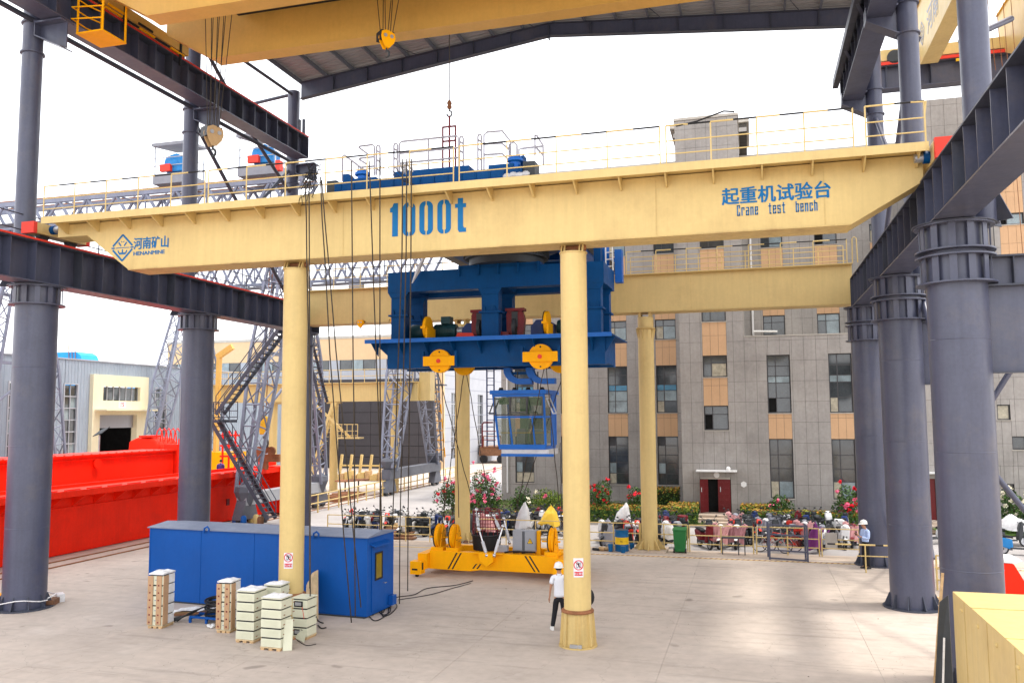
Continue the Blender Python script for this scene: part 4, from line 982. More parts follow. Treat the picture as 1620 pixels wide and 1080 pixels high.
for (a, z0, b2, z1) in holes:
    wf = MB().box((XE-.28, a, z0), (XE-.24, b2, z1)).build('window', 'pane', BH)
    for k in range(1, 6): pbox('glazing_bar', (XE-.235, a, z0+(z1-z0)*k/6-.05), (XE-.2, b2, z0+(z1-z0)*k/6+.05), 'lgrey', wf)
    pbox('glazing_bar', (XE-.236, (a+b2)/2-.1, z0), (XE-.204, (a+b2)/2+.1, z1), 'lgrey', wf)
# ---- low cream portal girder in front of it
PG = root('portal_girder', 'cream portal girder on round legs with a railing, in the middle distance', 'crane girder', (-30, 61, 0))
pa, pb_ = AY(330, 610, 60.9), AY(661, 605, 60.9)
pbox('beam', (pa.x, 60.9, 7.0), (pb_.x, 62.2, 8.40), 'creamw' if False else 'cream', PG); pbox('deck', (pa.x, 60.6, 8.405), (pb_.x, 62.3, 8.47), 'cream', PG)
pbox('end_block', (pb_.x+.003, 61.2, 7.0), (pb_.x+.9, 62.2, 9.2), 'cream', PG)
railing(PG, (pa.x, 60.65, 8.47), (pb_.x-.3, 60.65, 8.47), 1.0, 18, 'cream', rails=(1., .5), r=.03)
for px in (433, 529, 625):
    p = AY(px, 640, 61.5); MB().lathe((p.x, 61.5, 0), [(.33, 0), (.33, 7.0)], 20).build('leg', 'cream', PG, True)
    pbox('leg_cap', (p.x-.45, 61.05, 6.85), (p.x+.45, 61.95, 6.998), 'cream', PG)
p = AY(533, 640, 60.5)
for i in range(16): pbox('stair_tread', (p.x-1.9-.01+i*.12, 60.0, 1.5+i*.34), (p.x-1.6+i*.12, 60.5, 1.53+i*.34), 'cream', PG)
pbar('stair_string', (p.x-2.0, 60.0, 1.2), (p.x-.1, 60.0, 6.9), .04, .2, 'cream', PG); pbar('stair_string', (p.x-2.0, 60.5, 1.2), (p.x-.1, 60.5, 6.9), .04, .2, 'cream', PG)
pbar('stair_string', (p.x-1.9, 60.0, 7.0), (p.x+1.4, 60.0, 4.2), .04, .2, 'cream', PG); pbox('stair_landing', (p.x+.4, 59.7, 4.1), (p.x+2.3, 60.6, 4.2), 'cream', PG)
railing(PG, (p.x+.4, 59.7, 4.2), (p.x+2.2, 59.7, 4.2), 1.0, 4, 'cream', r=.03)
# ================================================================ UPPER AMBER CRANE
UC = root('overhead_crane', 'amber double girder crane high under the roof at top left', 'overhead crane', (-8, 24.5, 18.8))
for k, (ya_, yb_) in enumerate(((22.35, 22.98), (25.8, 26.36))):
    MB().prism([(-20.6, 20.5), (-20.6, 20.0), (-18.65, 18.87), (2.2, 18.87), (4.0, 19.9), (4.0, 20.5)], ya_, yb_).build('bridge_girder', 'amber', UC)
    MB().prism([(-18.64, 18.83), (2.2, 18.83), (2.2, 18.866), (-18.64, 18.866)], ya_-.05, yb_+.05).build('bottom_flange', 'amber', UC)
    pbox('top_flange', (-20.6, ya_-.06, 20.503), (4.0, yb_+.06, 20.55), 'amber', UC)
    pbox('trolley_rail', (-20.0, (ya_+yb_)/2-.03, 20.552), (3.8, (ya_+yb_)/2+.03, 20.65), 'rust', UC)
for sx, xc in ((1, XL+.02), (-1, XR-.15)):
    MB().prism([(21.3, 19.98), (27.6, 19.98), (27.6, 20.35), (21.3, 20.35)], xc-.18, xc+.5*sx if sx > 0 else xc+.18, 'x').build('end_carriage', 'amber', UC)
    for y in (21.7, 27.2): MB().lathe((xc, y, 20.05), [(.19, -.09), (.19, .09)], 18, 'x').build('wheel', 'dgrey', UC, True)
    for k, y in enumerate((21.6, 23.1, 24.6)): pbox('hazard_bar', (xc+.62, y, 19.9), (xc+.66, y+.75, 19.98), 'orange' if k % 2 else 'black', UC)
    for k in range(7): pbar('hazard_bar', (xc+.52*sx, 21.4+k*.85, 19.86), (xc+.52*sx, 22.2+k*.85, 19.86), .07, .05, 'black' if k % 2 else 'orange', UC)
for y in (24.0, 27.05): pbox('sweep_plate', (XL+.5, y, 19.4), (XL+.56, y+.1, 20.3), 'black', UC)
pbox('bumper', (XL-.1, 27.61, 20.0), (XL+.2, 27.8, 20.3), 'black', UC)
# maintenance cage hanging at the left end
cx0, cx1, cy0, cy1, cz = -21.0, -19.95, 21.9, 23.0, 18.35
pbox('cage_floor', (cx0, cy0, cz), (cx1, cy1, cz+.05), 'orange', UC)
for x in (cx0+.03, cx1-.03):
    for y in (cy0+.03, cy1-.03): pbar('cage_post', (x, y, cz+.05), (x, y, cz+2.3), .05, .05, 'orange', UC)
for z in (.45, .85, 1.25, 1.65, 2.05):
    MB().path([(cx1-.03, cy0+.03, cz+z), (cx0-.1, cy0-.1, cz+z+.04), (cx0-.1, (cy0+cy1)/2, cz+z), (cx0+.03, cy1-.03, cz+z)], .025, 5).build('cage_hoop', 'orange', UC)
pbox('trolley_frame', (-17.4, 22.9, 20.56), (-9, 25.9, 20.9), 'steeld', UC)
pbox('trolley_base', (-17.4, 23.15, 20.2), (-11.8, 25.6, 20.5), 'black', UC)
def sheave_hook(nm, lab, p, s, mcol, rope_top, nrope=6, spread=.35, rz=0., back='black', group='hook blocks hanging from the overhead crane', dark=True):
    x, y, z = p; t = root(nm, lab, 'hook block', p, group)
    cheek = [(-.34, .1), (-.30, .32), (-.1, .42), (.12, .40), (.34, .30), (.38, .08), (.30, -.16), (.08, -.42), (-.12, -.42), (-.28, -.14)]
    for yy in (-.16, .12):
        MB().prism([(x+u*s, z+v_*s) for u, v_ in cheek], y+yy*s, y+(yy+.035)*s).rotz(rz, (x, y)).build('cheek_plate', mcol, t)
    MB().box((x-.32*s, y-.12*s, z-.02*s), (x+.34*s, y+.44*s, z+.40*s)).rotz(rz, (x, y)).build('sheave_guard', back, t)
    for dx in (-.14, .18): MB().lathe((x+dx*s, y-.17*s, z+.14*s), [(.085*s, -.02), (.085*s, .0)], 14, 'y').rotz(rz, (x, y)).build('axle_cap', 'metal', t, True)
    pts = []
    for k in range(15):
        a = R(100-k*21); pts.append((x+.13*s*math.cos(a)*1.0, y, z-.68*s+.15*s*math.sin(a)))
    MB().path([(x, y, z-.4*s), (x, y, z-.5*s)]+pts[:12], [.04*s, .045*s]+[.05*s]*8+[.035*s, .03*s, .02*s, .012*s], 8).build('hook', 'dgrey', t, True)
    for k in range(nrope):
        f = (k/(nrope-1)-.5) if nrope > 1 else 0
        ptube('rope', (x+f*spread*1.1, y, z+.36*s), (x+f*spread*2.2, y+(k % 2)*.3, rope_top), .014, 'rope', t, 5)
    return t
sheave_hook('hook_block', 'tan double sheave hook block hanging before the left grey column', (-17.62, 24.6, 15.45), .85, 'tanp', 20.3, 8, .42, R(62), 'dgrey')
sheave_hook('hook_block', 'orange and black hook block hanging against the bent roof rafter', (-11.1, 24.5, 18.0), .70, 'orange', 20.3, 6, .40, R(50), 'black')
# small hook on a single rope with lifting frame
t = root('lifting_hook', 'small swivel hook on one long rope holding a maroon lifting frame', 'hook', (-9.3, 26.5, 13.2))
HX = AY(711, 160, 26.5).x
ptube('rope', (HX, 26.5, AY(711, 160, 26.5).z), (HX, 26.5, 21.5), .018, 'rope', t, 6)
zt = AY(711, 160, 26.5).z
MB().lathe((HX, 26.5, zt-.28), [(.05, 0), (.09, .06), (.06, .14), (.09, .2), (.04, .3)], 12).build('swivel', 'rust', t, True)
MB().path([(HX, 26.5, zt-.3)]+[(HX+.09*math.cos(R(90-k*30)), 26.5, zt-.45+.1*math.sin(R(90-k*30))) for k in range(10)], .028, 8).build('hook', 'dgrey', t, True)
zf = zt-.62; z0 = 13.1
ptube('sling', (HX, 26.5, zf+.1), (HX, 26.5, z0), .035, 'maroon', t, 6)
for dx in (-.24, .22): pbar('frame_post', (HX+dx, 26.5, z0), (HX+dx, 26.5, zf-.28), .05, .05, 'maroon', t)
for z in (zf-.28, zf-.78): pbar('frame_bar', (HX-.26, 26.5, z), (HX+.24, 26.5, z), .05, .05, 'maroon', t)

# ================================================================ BLUE TROLLEY ON THE TEST BENCH
TR = root('trolley', 'blue heavy trolley riding on top of both cream girders with grey hoop rails', 'crane trolley', (-8.3, 29, 12))
tx0, tx1 = -11.35, -5.35
for yf in (21.25, 36.9):
    pbox('end_beam', (tx0+.15, yf, 12.12), (tx1-.35, yf+.75, 12.40), 'blue', TR)
    for xa, xb, z in ((-10.85, -9.95, 12.46), (-9.4, -7.2, 12.55), (-6.65, -5.95, 12.50)):
        pbox('raised_block', (xa, yf+.05, 12.403), (xb, yf+.7, z+.02), 'blue', TR)
    for k in range(14): pbox('stiffener', (tx0+.35+k*.4, yf-.03, 12.15), (tx0+.37+k*.4, yf-.001, 12.38), 'blue', TR)
    for xm, s in ((-10.45, 1), (-5.95, 1)):
        MB().lathe((xm, yf+.25, 12.40), [(.14, 0), (.15, .18), (.22, .21), (.22, .28), (.16, .32), (.15, .36)], 16).build('motor', 'blueb', TR, True)
    MB().prism([(tx0+.2, 12.405), (tx0+.65, 12.405), (tx0+.55, 12.5), (tx0+.38, 12.75), (tx0+.2, 12.75)], yf+.4, yf+.7).build('end_bracket', 'blue', TR)
    MB().prism([(tx1-.4, 12.405), (tx1-.75, 12.405), (tx1-.65, 12.6), (tx1-.55, 12.8), (tx1-.4, 12.82)], yf+.4, yf+.7).build('end_bracket', 'blue', TR)
    pbox('bumper', (tx0-.15, yf+.1, 12.1), (tx0+.145, yf+.6, 12.5), 'dgrey', TR); pbox('bumper', (tx1-.345, yf+.1, 12.1), (tx1-.02, yf+.6, 12.55), 'dgrey', TR)
    for xw_ in (-10.75, -9.9, -6.7, -5.95): MB().lathe((xw_, yf+.34, 12.2), [(.2, -.07), (.2, .07)], 18, 'y').build('wheel', 'silver', TR, True)
    for i in range(4): MB().ball((-6.1+.17*i, yf-.04, 12.15+.02*(i % 2)), .12, 8, 5, (1, .4, .7)).build('wrapped_wheel', 'silver', TR)
for xa, xb in ((-11.0, -9.9), (-6.9, -5.8)):
    pbox('main_beam', (xa, 22.01, 11.95), (xb, 36.89, 12.38), 'blueb' if xa > -8 else 'blue', TR)
pbox('platform', (-9.89, 24.6, 11.98), (-6.91, 34.2, 12.05), 'blue', TR)
for y in (25.2, 27.2, 31.2, 33.2): pbox('cross_beam', (-9.89, y, 11.72), (-6.91, y+.3, 11.97), 'blue', TR)
for xa, s in ((-11.0, -1), (-5.8, 1)):
    pbox('side_walkway', (min(xa, xa+s*.5), 22.3, 12.0), (max(xa, xa+s*.5), 36.5, 12.04), 'steeld', TR)
# slewing ring
MB().lathe((-8.35, 28.9, 0), [(1.35, 11.1), (1.35, 11.35), (1.5, 11.36), (1.5, 11.66)], 40).build('slewing_ring', 'dgrey', TR, True)
b = MB()
for k in range(72):
    a = 2*math.pi*k/72; b.box((-8.35+1.52*math.cos(a)-.02, 28.9+1.52*math.sin(a)-.02, 11.4), (-8.35+1.52*math.cos(a)+.02, 28.9+1.52*math.sin(a)+.02, 11.62))
tag(b.build('gear_teeth', 'dgrey', TR), kind='stuff')
MB().lathe((-8.35, 28.9, 0), [(1.55, 11.662), (1.9, 11.71)], 40).build('ring_seat', 'blue', TR, True)
for xw_, zz_ in ((-10.3, 11.6), (-6.4, 11.6)): MB().lathe((xw_, 26, 11.75), [(.16, -.3), (.16, .3)], 14, 'x').build('conduit_drum', 'dgrey', TR, True)
# grey hoop rails
def hoop(pts, r=.028, nm='hoop_rail', mn='metalp'): MB().path(pts, r, 6).build(nm, mn, TR, True)
Yh = 22.6
def hp(zpx, zpy): p = AY(490+zpx/4.154, 200+zpy/4.154, Yh); return (p.x, Yh, p.z)
def hoops(list_): hoop([hp(*q) for q in list_])
hoops([(213, 360), (216, 195), (226, 188), (375, 300)]); hoops([(320, 330), (318, 255), (378, 300)]); hoops([(425, 320), (424, 130), (410, 121), (330, 131), (322, 138), (392, 190)]); hoops([(424, 200), (330, 210), (322, 216), (378, 250)]); hoops([(424, 262), (325, 270), (350, 300)])
for cx_, yt, yb_ in ((450, 125, 320), (565, 112, 330), (997, 66, 300), (1117, 53, 300)):
    hoops([(cx_-12, yb_), (cx_-12, yt+14), (cx_-5, yt), (cx_+5, yt), (cx_+12, yt+14), (cx_+12, yb_)])
    for k in range(3): hoops([(cx_-12, yt+35+k*60), (cx_+12, yt+48+k*60)])
hoops([(590, 330), (590, 115), (605, 100), (965, 63), (980, 80), (980, 300)]); hoops([(590, 178), (980, 140)]); hoops([(590, 243), (980, 205)]); hoops([(780, 290), (780, 82)])
hoops([(1145, 290), (1145, 55), (1165, 38), (1265, 30), (1320, 100), (1322, 250)]); hoops([(1145, 118), (1260, 110), (1320, 160)]); hoops([(1145, 187), (1265, 180), (1322, 235)])
hoops([(1310, 240), (1310, 120), (1340, 103), (1362, 125), (1362, 230)]); hoops([(1375, 220), (1375, 150), (1400, 145), (1530, 130)])
hoops([(1480, 190), (1480, 55), (1490, 58), (1533, 125), (1535, 250)]); hoops([(1480, 130), (1533, 190)])
for k in range(5): hoops([(620+k*14, 290), (600+k*30, 250-10*k), (690+k*25, 330)]) if k < 2 else None

# ================================================================ HANGING FRAME
HF = root('hanging_hoist', 'deep blue steel hoist frame hanging between the girders with orange sheaves', 'hoist', (-8.6, 29, 7.4))
fx0, fx1, fy0, fy1 = -12.57, -4.68, 28.0, 30.2
D0 = -.0
for ya_ in (28.0, 29.75):
    pbox('top_beam', (fx0, ya_, 10.25), (fx1, ya_+.5, 10.98), 'blue', HF)
for x in (fx0+.001, -9.1, fx1-.9): pbox('top_cross_beam', (x, 28.502, 10.27), (x+.9, 29.748, 10.96), 'blue', HF)
pbox('ring_bed', (-9.9, 28.06, 10.982), (-6.9, 30.2, 11.1), 'blue', HF)
for k in range(5): pbox('gusset', (-9.85+k*.72, 27.93, 10.72), (-9.8+k*.72, 27.998, 11.09), 'blue', HF)
pbox('lower_beam', (fx0, 28.0, 7.5), (fx1, 28.45, 8.42), 'blue', HF); pbox('lower_beam', (fx0, 29.8, 7.5), (fx1, 30.25, 8.42), 'blue', HF)
for x in (fx0+.001, -8.9, fx1-.45): pbox('lower_cross_beam', (x, 28.452, 7.55), (x+.45, 29.798, 8.40), 'blue', HF)
pbox('deck', (fx0-.55, 27.3, 8.421), (fx1+.35, 30.9, 8.46), 'blue', HF)
pbox('deck_edge', (fx0-.55, 27.27, 8.36), (fx1+.35, 27.298, 8.50), 'blueb', HF)
for k in range(9):
    x = fx0-.35+k*.98
    MB().prism([(27.31, 8.42), (27.998, 8.42), (27.998, 7.95)], x-.015, x+.015, 'x').build('deck_bracket', 'blue', HF)
MB().prism([(fx0-.54, 8.419), (fx0-.002, 8.419), (fx0-.002, 7.95)], 28.1, 28.14).build('deck_bracket', 'blue', HF)
MB().prism([(fx1+.34, 8.419), (fx1+.002, 8.419), (fx1+.002, 7.9)], 28.1, 28.14).build('deck_bracket', 'blue', HF)
for ya_ in (28.04, 29.78):
    for (xa, w_) in ((fx0+.12, .55), (-9.02, .62), (fx1-.62, .5)):
        c = pbox('post', (xa, ya_, 8.462), (xa+w_, ya_+.42, 10.248), 'blue', HF)
        f = MB(); f.box((xa-.08, ya_-.08, 9.38), (xa+w_+.08, ya_-.001, 9.44)); f.box((xa-.08, ya_+.421, 9.38), (xa+w_+.08, ya_+.5, 9.44)); f.box((xa-.08, ya_, 9.38), (xa-.001, ya_+.42, 9.44)); f.box((xa+w_+.001, ya_, 9.38), (xa+w_+.08, ya_+.42, 9.44))
        f.build('splice_flange', 'blue', HF)
        for s in (.2, .8):
            MB().prism([(xa+w_*s-.03, 9.441), (xa+w_*s+.03, 9.441), (xa+w_*s, 9.62)], ya_-.06, ya_-.002).build('flange_rib', 'blue', HF)
        MB().prism([(xa-.12, 10.248), (xa+w_+.12, 10.248), (xa+w_, 10.05), (xa, 10.05)], ya_-.002, ya_-.03).build('knee_plate', 'blue', HF)
# sheaves on the lower beam
def sheave(x, y, z, r, nm='sheave'):
    s_ = MB().lathe((x, y, z), [(r, -.10), (r, -.06), (r*.9, -.03), (r*.9, .0), (r, .03), (r, .07)], 32, 'y').build(nm, 'orange', HF, True)
    b = MB(); b.box((x-r*1.42, y-.19, z-.17), (x+r*1.42, y-.105, z+.17)); b.build('sheave_arm', 'orange', s_, bevel=.015)
    MB().lathe((x, y-.22, z), [(.075, 0), (.075, .03)], 16, 'y').build('axle', 'redb', s_, True)
    for dx, dz in ((0, r*.78), (0, -r*.78)): MB().lathe((x+dx, y-.112, z+dz), [(.03, 0), (.03, .01)], 10, 'y').build('bolt_hole', 'black', s_)
    for sx in (-1, 1):
        pbox('side_bracket', (x+sx*r*1.5-.04, y-.15, z-.2), (x+sx*r*1.5+.04, y-.02, z+.35), 'blue', s_)
    return s_
p = AY(695, 571, 27.75); q = AY(855, 564, 27.75)
sheave(p.x, 27.85, p.z, .41); sheave(q.x, 27.85, q.z, .43)
p2 = AY(736, 581, 29.5); MB().lathe((p2.x, 29.4, p2.z+.12), [(.42, -.06), (.42, .06)], 28, 'y').build('inner_sheave', 'orange', HF, True)
p2 = AY(888, 577, 29.5); MB().lathe((p2.x, 29.4, p2.z+.12), [(.42, -.06), (.42, .06)], 28, 'y').build('inner_sheave', 'orange', HF, True)
# deck machinery
def deck_wheel(x, z, nm='deck_sheave'):
    s_ = MB().lathe((x, 28.1, z), [(.42, -.05), (.42, .05)], 28, 'x').build(nm, 'orange', HF, True)
    MB().lathe((x-.08, 28.1, z), [(.44, 0), (.44, .03)], 28, 'x').build('rim', 'black', s_, True)
    pbox('sheave_bracket', (x-.09, 27.6, z-.05), (x+.09, 27.95, z+.03), 'orange', s_); pbox('sheave_foot', (x+.06, 27.7, 8.462), (x+.13, 28.5, z), 'orange', s_)
p = AY(677, 520, 28.1); deck_wheel(p.x, 8.92); p = AY(866, 512, 28.1); deck_wheel(p.x, 8.94)
def drum(x0, x1, r, y, z, mn, nm): MB().lathe((0, y, z), [(r*.92, x0), (r, x0+.05), (r, x1-.05), (r*.92, x1)], 24, 'x').build(nm, mn, HF, True)
drum(-12.0, -11.3, .30, 28.9, 8.85, 'motg', 'hoist_motor'); drum(-11.05, -10.2, .27, 28.8, 8.85, 'motg', 'hoist_motor'); pbox('terminal_box', (-10.75, 28.6, 9.12), (-10.4, 28.95, 9.38), 'motg', HF)
for k in range(12): MB().lathe((0, 28.8, 8.85), [(.285, -11.0+k*.06), (.285, -10.98+k*.06)], 20, 'x').build('cooling_fin', 'motg', HF)
drum(-10.18, -9.75, .16, 28.8, 8.85, 'metal', 'shaft_coupling')
MB().prism([(-9.95, 8.47), (-9.2, 8.47), (-9.25, 8.95), (-9.45, 9.1), (-9.75, 9.1), (-9.92, 8.9)], 28.5, 29.1).build('gearbox', 'navy', HF, bevel=.03)
def brake(x, s=1, y=28.6):
    MB().prism([(x-.28, 8.47), (x-.12, 8.47), (x+.02, 9.3), (x-.02, 9.5), (x-.22, 9.52), (x-.3, 9.35)], y-.12, y+.12).build('brake_arm', 'maroon', HF)
    MB().prism([(x+.1, 8.47), (x+.3, 8.47), (x+.36, 9.2), (x+.26, 9.52), (x+.1, 9.42)], y-.12, y+.12).build('brake_arm', 'maroon', HF)
    pbox('brake_head', (x-.32, y-.18, 9.46), (x+.36, y+.18, 9.56), 'maroon', HF); MB().lathe((x, y, 8.9), [(.33, -.06), (.33, .06)], 24, 'x').build('brake_drum', 'dgrey', HF, True)
    pbox('brake_motor', (x-.1, y-.14, 8.9), (x+.12, y+.14, 9.44), 'dgrey', HF)
    MB().prism([(x-.9, 8.47), (x-.05, 8.47), (x-.2, 8.72), (x-.75, 8.75)], y-.3, y-.25).build('brake_guard', 'redb' if s > 0 else 'maroon', HF)
brake(-9.25, 1); brake(-7.95, -1)
MB().prism([(-7.35, 8.47), (-6.55, 8.47), (-6.5, 8.95), (-6.8, 9.12), (-7.15, 9.12), (-7.35, 8.9)], 28.4, 29.0).build('gearbox', 'navy', HF, bevel=.03)
drum(-6.95, -6.65, .17, 28.8, 8.8, 'metal', 'shaft_coupling'); drum(-6.45, -5.3, .28, 28.8, 8.85, 'motg', 'hoist_motor'); pbox('terminal_box', (-6.3, 28.6, 9.13), (-5.9, 28.95, 9.42), 'motg', HF)
for k in range(10): MB().lathe((0, 28.8, 8.85), [(.295, -6.35+k*.07), (.295, -6.33+k*.07)], 20, 'x').build('cooling_fin', 'motg', HF)
MB().path([(-5.35, 28.2, 8.47), (-5.35, 28.2, 9.15), (-5.28, 28.2, 9.22), (-5.05, 28.2, 9.1), (-5.0, 28.2, 8.47)], .03, 6).build('red_guard', 'redb', HF)
MB().path([(-5.35, 28.2, 8.85), (-5.02, 28.2, 8.82)], .025, 6).build('red_guard', 'redb', HF)
# things standing on the frame at its right rear corner
pbox('cable_cabinet', (-5.25, 29.3, 10.982), (-5.0, 29.7, 11.9), 'blue', HF)
MB().lathe((-5.05, 30.6, 0), [(.16, 11.0), (.16, 12.1), (.22, 12.12), (.22, 12.2), (.1, 12.3)], 14).build('vertical_motor', 'blueb', HF, True)
for x in (-4.95, -4.7): pbar('ladder_rail', (x+.1, 29.5, 10.9), (x+.1, 29.5, 13.2), .04, .06, 'white', HF)
for k in range(9): pbar('ladder_rung', (-4.85, 29.5, 11.05+k*.25), (-4.6, 29.5, 11.05+k*.25), .03, .03, 'white', HF)
pbox('blue_bracket', (-4.66, 30.3, 10.6), (-4.4, 30.7, 11.8), 'blueb', HF)
MB().path([(-10.9+.0, 27.9, 11.9), (-11.1, 27.8, 11.4), (-11.3, 27.75, 10.95), (-11.5, 27.7, 10.5)], [.03, .06, .09, .02], 5).build('hanging_rag', 'silver', HF)

# ================================================================ OPERATOR CABIN
CB = root('operator_cabin', 'bright blue glazed operator cabin hanging below the hoist frame', 'operator cabin', (-7.7, 29, 4.6))
bx0, bx1, by0, by1 = -8.78, -6.95, 28.6, 30.4
ztop, zmid, zbot = 6.55, 5.75, 4.72
# sloping side: narrower at the bottom
def pl(x, z):      # left side slopes in towards the bottom
    f = (ztop-z)/(ztop-zbot); return x+(.14*f if x < -8 else (.10*f if False else 0))
for (xa, ya_) in ((bx0, by0), (bx1, by0), (bx0, by1), (bx1, by1)):
    pbar('corner_post', (pl(xa, zbot), ya_+.25*(ya_ < 29), zbot), (xa, ya_, ztop), .07, .07, 'blueb', CB)
pbox('roof', (bx0-.1, by0-.1, ztop), (bx1+.1, by1+.15, ztop+.14), 'blueb', CB)
for k in range(4): MB().lathe((bx0+.2+k*.5, by0+.3, ztop+.141), [(.1, 0), (.06, .1)], 12).build('rubber_mount', 'black', CB)
pbox('floor', (pl(bx0, zbot), by0+.2, zbot-.1), (bx1, by1, zbot), 'blueb', CB)
pbox('kick_plate', (pl(bx0, zbot)+.08, by0+.25, zbot-.3), (bx1+.1, by1-.1, zbot-.101), 'silver', CB); pbox('under_rail', (bx0+.25, by0+.1, zbot-.34), (bx1+.3, by0+.2, zbot-.25), 'blueb', CB)
for z in (zmid,): pbar('mid_rail', (pl(bx0, z), by0+.12, z), (bx1, by0+.12, z), .07, .07, 'blueb', CB); pbar('mid_rail', (bx1, by0+.12, z), (bx1, by1, z), .07, .07, 'blueb', CB)
pbar('top_rail', (bx0, by0, ztop-.05), (bx1, by0, ztop-.05), .08, .08, 'blueb', CB); pbar('bottom_rail', (pl(bx0, zbot), by0+.25, zbot+.02), (bx1, by0+.25, zbot+.02), .08, .1, 'blueb', CB)
for f in (.27, .72): pbar('mullion', (pl(bx0, zmid)+(bx1-bx0)*f, by0+.12, zmid), (pl(bx0, zbot)+(bx1-bx0)*f, by0+.25, zbot), .05, .05, 'blueb', CB)
for f in (0, .32, .68, 1): pbar('window_frame', (bx0+.05+(bx1-bx0-.1)*f, by0+.03, zmid+.06), (bx0+.05+(bx1-bx0-.1)*f, by0+.0, ztop-.1), .05, .05, 'frame', CB)
pbar('window_frame', (bx0+.05, by0+.1, zmid+.07), (bx1-.05, by0+.1, zmid+.07), .05, .05, 'frame', CB)
def quadpane(nm, a, b_, c, d, mn='cabin glass', th=.006, parent=CB):
    a, b_, c, d = map(V, (a, b_, c, d)); n_ = (b_-a).cross(d-a).normalized()*th
    return MB().hexa([a, b_, c, d, a+n_, b_+n_, c+n_, d+n_]).build(nm, mn, parent)
quadpane('upper_pane', (bx0+.06, by0+.1, zmid+.08), (bx1-.06, by0+.1, zmid+.08), (bx1-.06, by0+.01, ztop-.1), (bx0+.06, by0+.01, ztop-.1))
quadpane('lower_pane', (pl(bx0, zbot)+.05, by0+.23, zbot+.08), (bx1-.05, by0+.23, zbot+.08), (bx1-.05, by0+.13, zmid-.05), (pl(bx0, zmid)+.05, by0+.13, zmid-.05))
quadpane('side_pane', (bx1, by0+.3, zbot+.1), (bx1, by1-.75, zbot+.1), (bx1, by1-.75, ztop-.1), (bx1, by0+.15, ztop-.1))
MB().hexa([(bx1-.02, by1-.7, zbot), (bx1+.02, by1-.7, zbot), (bx1+.02, by1, zbot), (bx1-.02, by1, zbot), (bx1-.02, by1-.7, ztop), (bx1+.02, by1-.7, ztop), (bx1+.02, by1, ztop), (bx1-.02, by1, ztop)]).build('side_panel', 'blueb', CB)
for x0_, nm in ((bx0+.65, 'opened_sash'),):
    f = MB()
    A, B, C_, D_ = (x0_, by0-.22, zmid+.16), (x0_+.62, by0-.22, zmid+.16), (x0_+.62, by0-.0, ztop-.12), (x0_, by0-.0, ztop-.12)
    for a, b_ in ((A, B), (B, C_), (C_, D_), (D_, A)): f.bar(a, b_, .045, .045)
    f.build(nm, 'frame', CB)
f = MB(); A, B, C_, D_ = (bx1+.26, by0+.3, zmid+.12), (bx1+.26, by0+.85, zmid+.12), (bx1+.03, by0+.85, ztop-.15), (bx1+.03, by0+.3, ztop-.15)
for a, b_ in ((A, B), (B, C_), (C_, D_), (D_, A)): f.bar(a, b_, .04, .04)
f.build('opened_sash', 'silver', CB)
f = MB(); A, B, C_, D_ = (bx0-.24, by0+.3, zmid+.12), (bx0-.24, by0+.85, zmid+.12), (bx0-.03, by0+.85, ztop-.15), (bx0-.03, by0+.3, ztop-.15)
for a, b_ in ((A, B), (B, C_), (C_, D_), (D_, A)): f.bar(a, b_, .04, .04)
f.build('opened_sash', 'frame', CB)
pbox('sun_screen', (bx0+.15, by0+.2, zmid+.45), (bx0+.6, by0+.22, ztop-.12), 'cabin_in', CB); pbox('sun_screen', (bx1-.7, by0+.2, zmid+.4), (bx1-.12, by0+.22, ztop-.12), 'cabin_in', CB)
pbox('back_panel', (bx0+.5, by1-.06, zbot+.05), (bx0+.85, by1, ztop), 'cabin_in', CB)
pbar('safety_bar', (pl(bx0, 5.2)+.08, by0+.3, 5.2), (bx1-.04, by0+.3, 5.2), .035, .035, 'yellowp', CB); pbar('safety_bar', (bx1-.04, by0+.3, 5.2), (bx1-.04, by1-.7, 5.2), .035, .035, 'yellowp', CB)
for x in (bx0+.75, bx0+1.35): MB().prism([(28.95, zbot+.0), (29.35, zbot), (29.4, zbot+.5), (29.0, zbot+.62)], x, x+.3, 'x').build('control_desk', 'greyp', CB)
MB().box((bx0+1.08, 29.4, zbot), (bx0+1.5, 29.85, zbot+.45)).build('seat', 'dgrey', CB, bevel=.04); MB().box((bx0+1.1, 29.8, zbot+.45), (bx0+1.48, 29.92, zbot+1.15)).build('seat_back', 'dgrey', CB, bevel=.05)
# C shaped hangers
def changer(x, w_=.28):
    n = 10; o_, i_ = [], []
    zt_, zb_ = 7.5, ztop+.36
    for ya_ in (by0+.5,):
        pts_o = [(x, zt_)]+[(x+.62-.62*math.cos(R(90*k/n))*1, zb_-.0+.55*(1-math.sin(R(90*k/n)))) for k in range(n+1)]+[(x+1.05, zb_)]
        pts_i = [(x+w_, zt_)]+[(x+.62-.36*math.cos(R(90*k/n)), zb_+.2+.36*(1-math.sin(R(90*k/n)))) for k in range(n+1)]+[(x+1.05, zb_+.2)]
        MB().prism(pts_o+pts_i[::-1], ya_, ya_+.3).build('hanger', 'blueb', CB, True)
changer(-8.55); changer(-7.72)
pbox('hanger_tie', (-8.3, by0+.6, 7.26), (-7.7, by0+.7, 7.36), 'blue', CB)
for x in (-8.05, -7.3): ptube('suspension_bolt', (x, by0+.6, ztop+.14), (x, by0+.6, ztop+.8), .025, 'dgrey', CB)
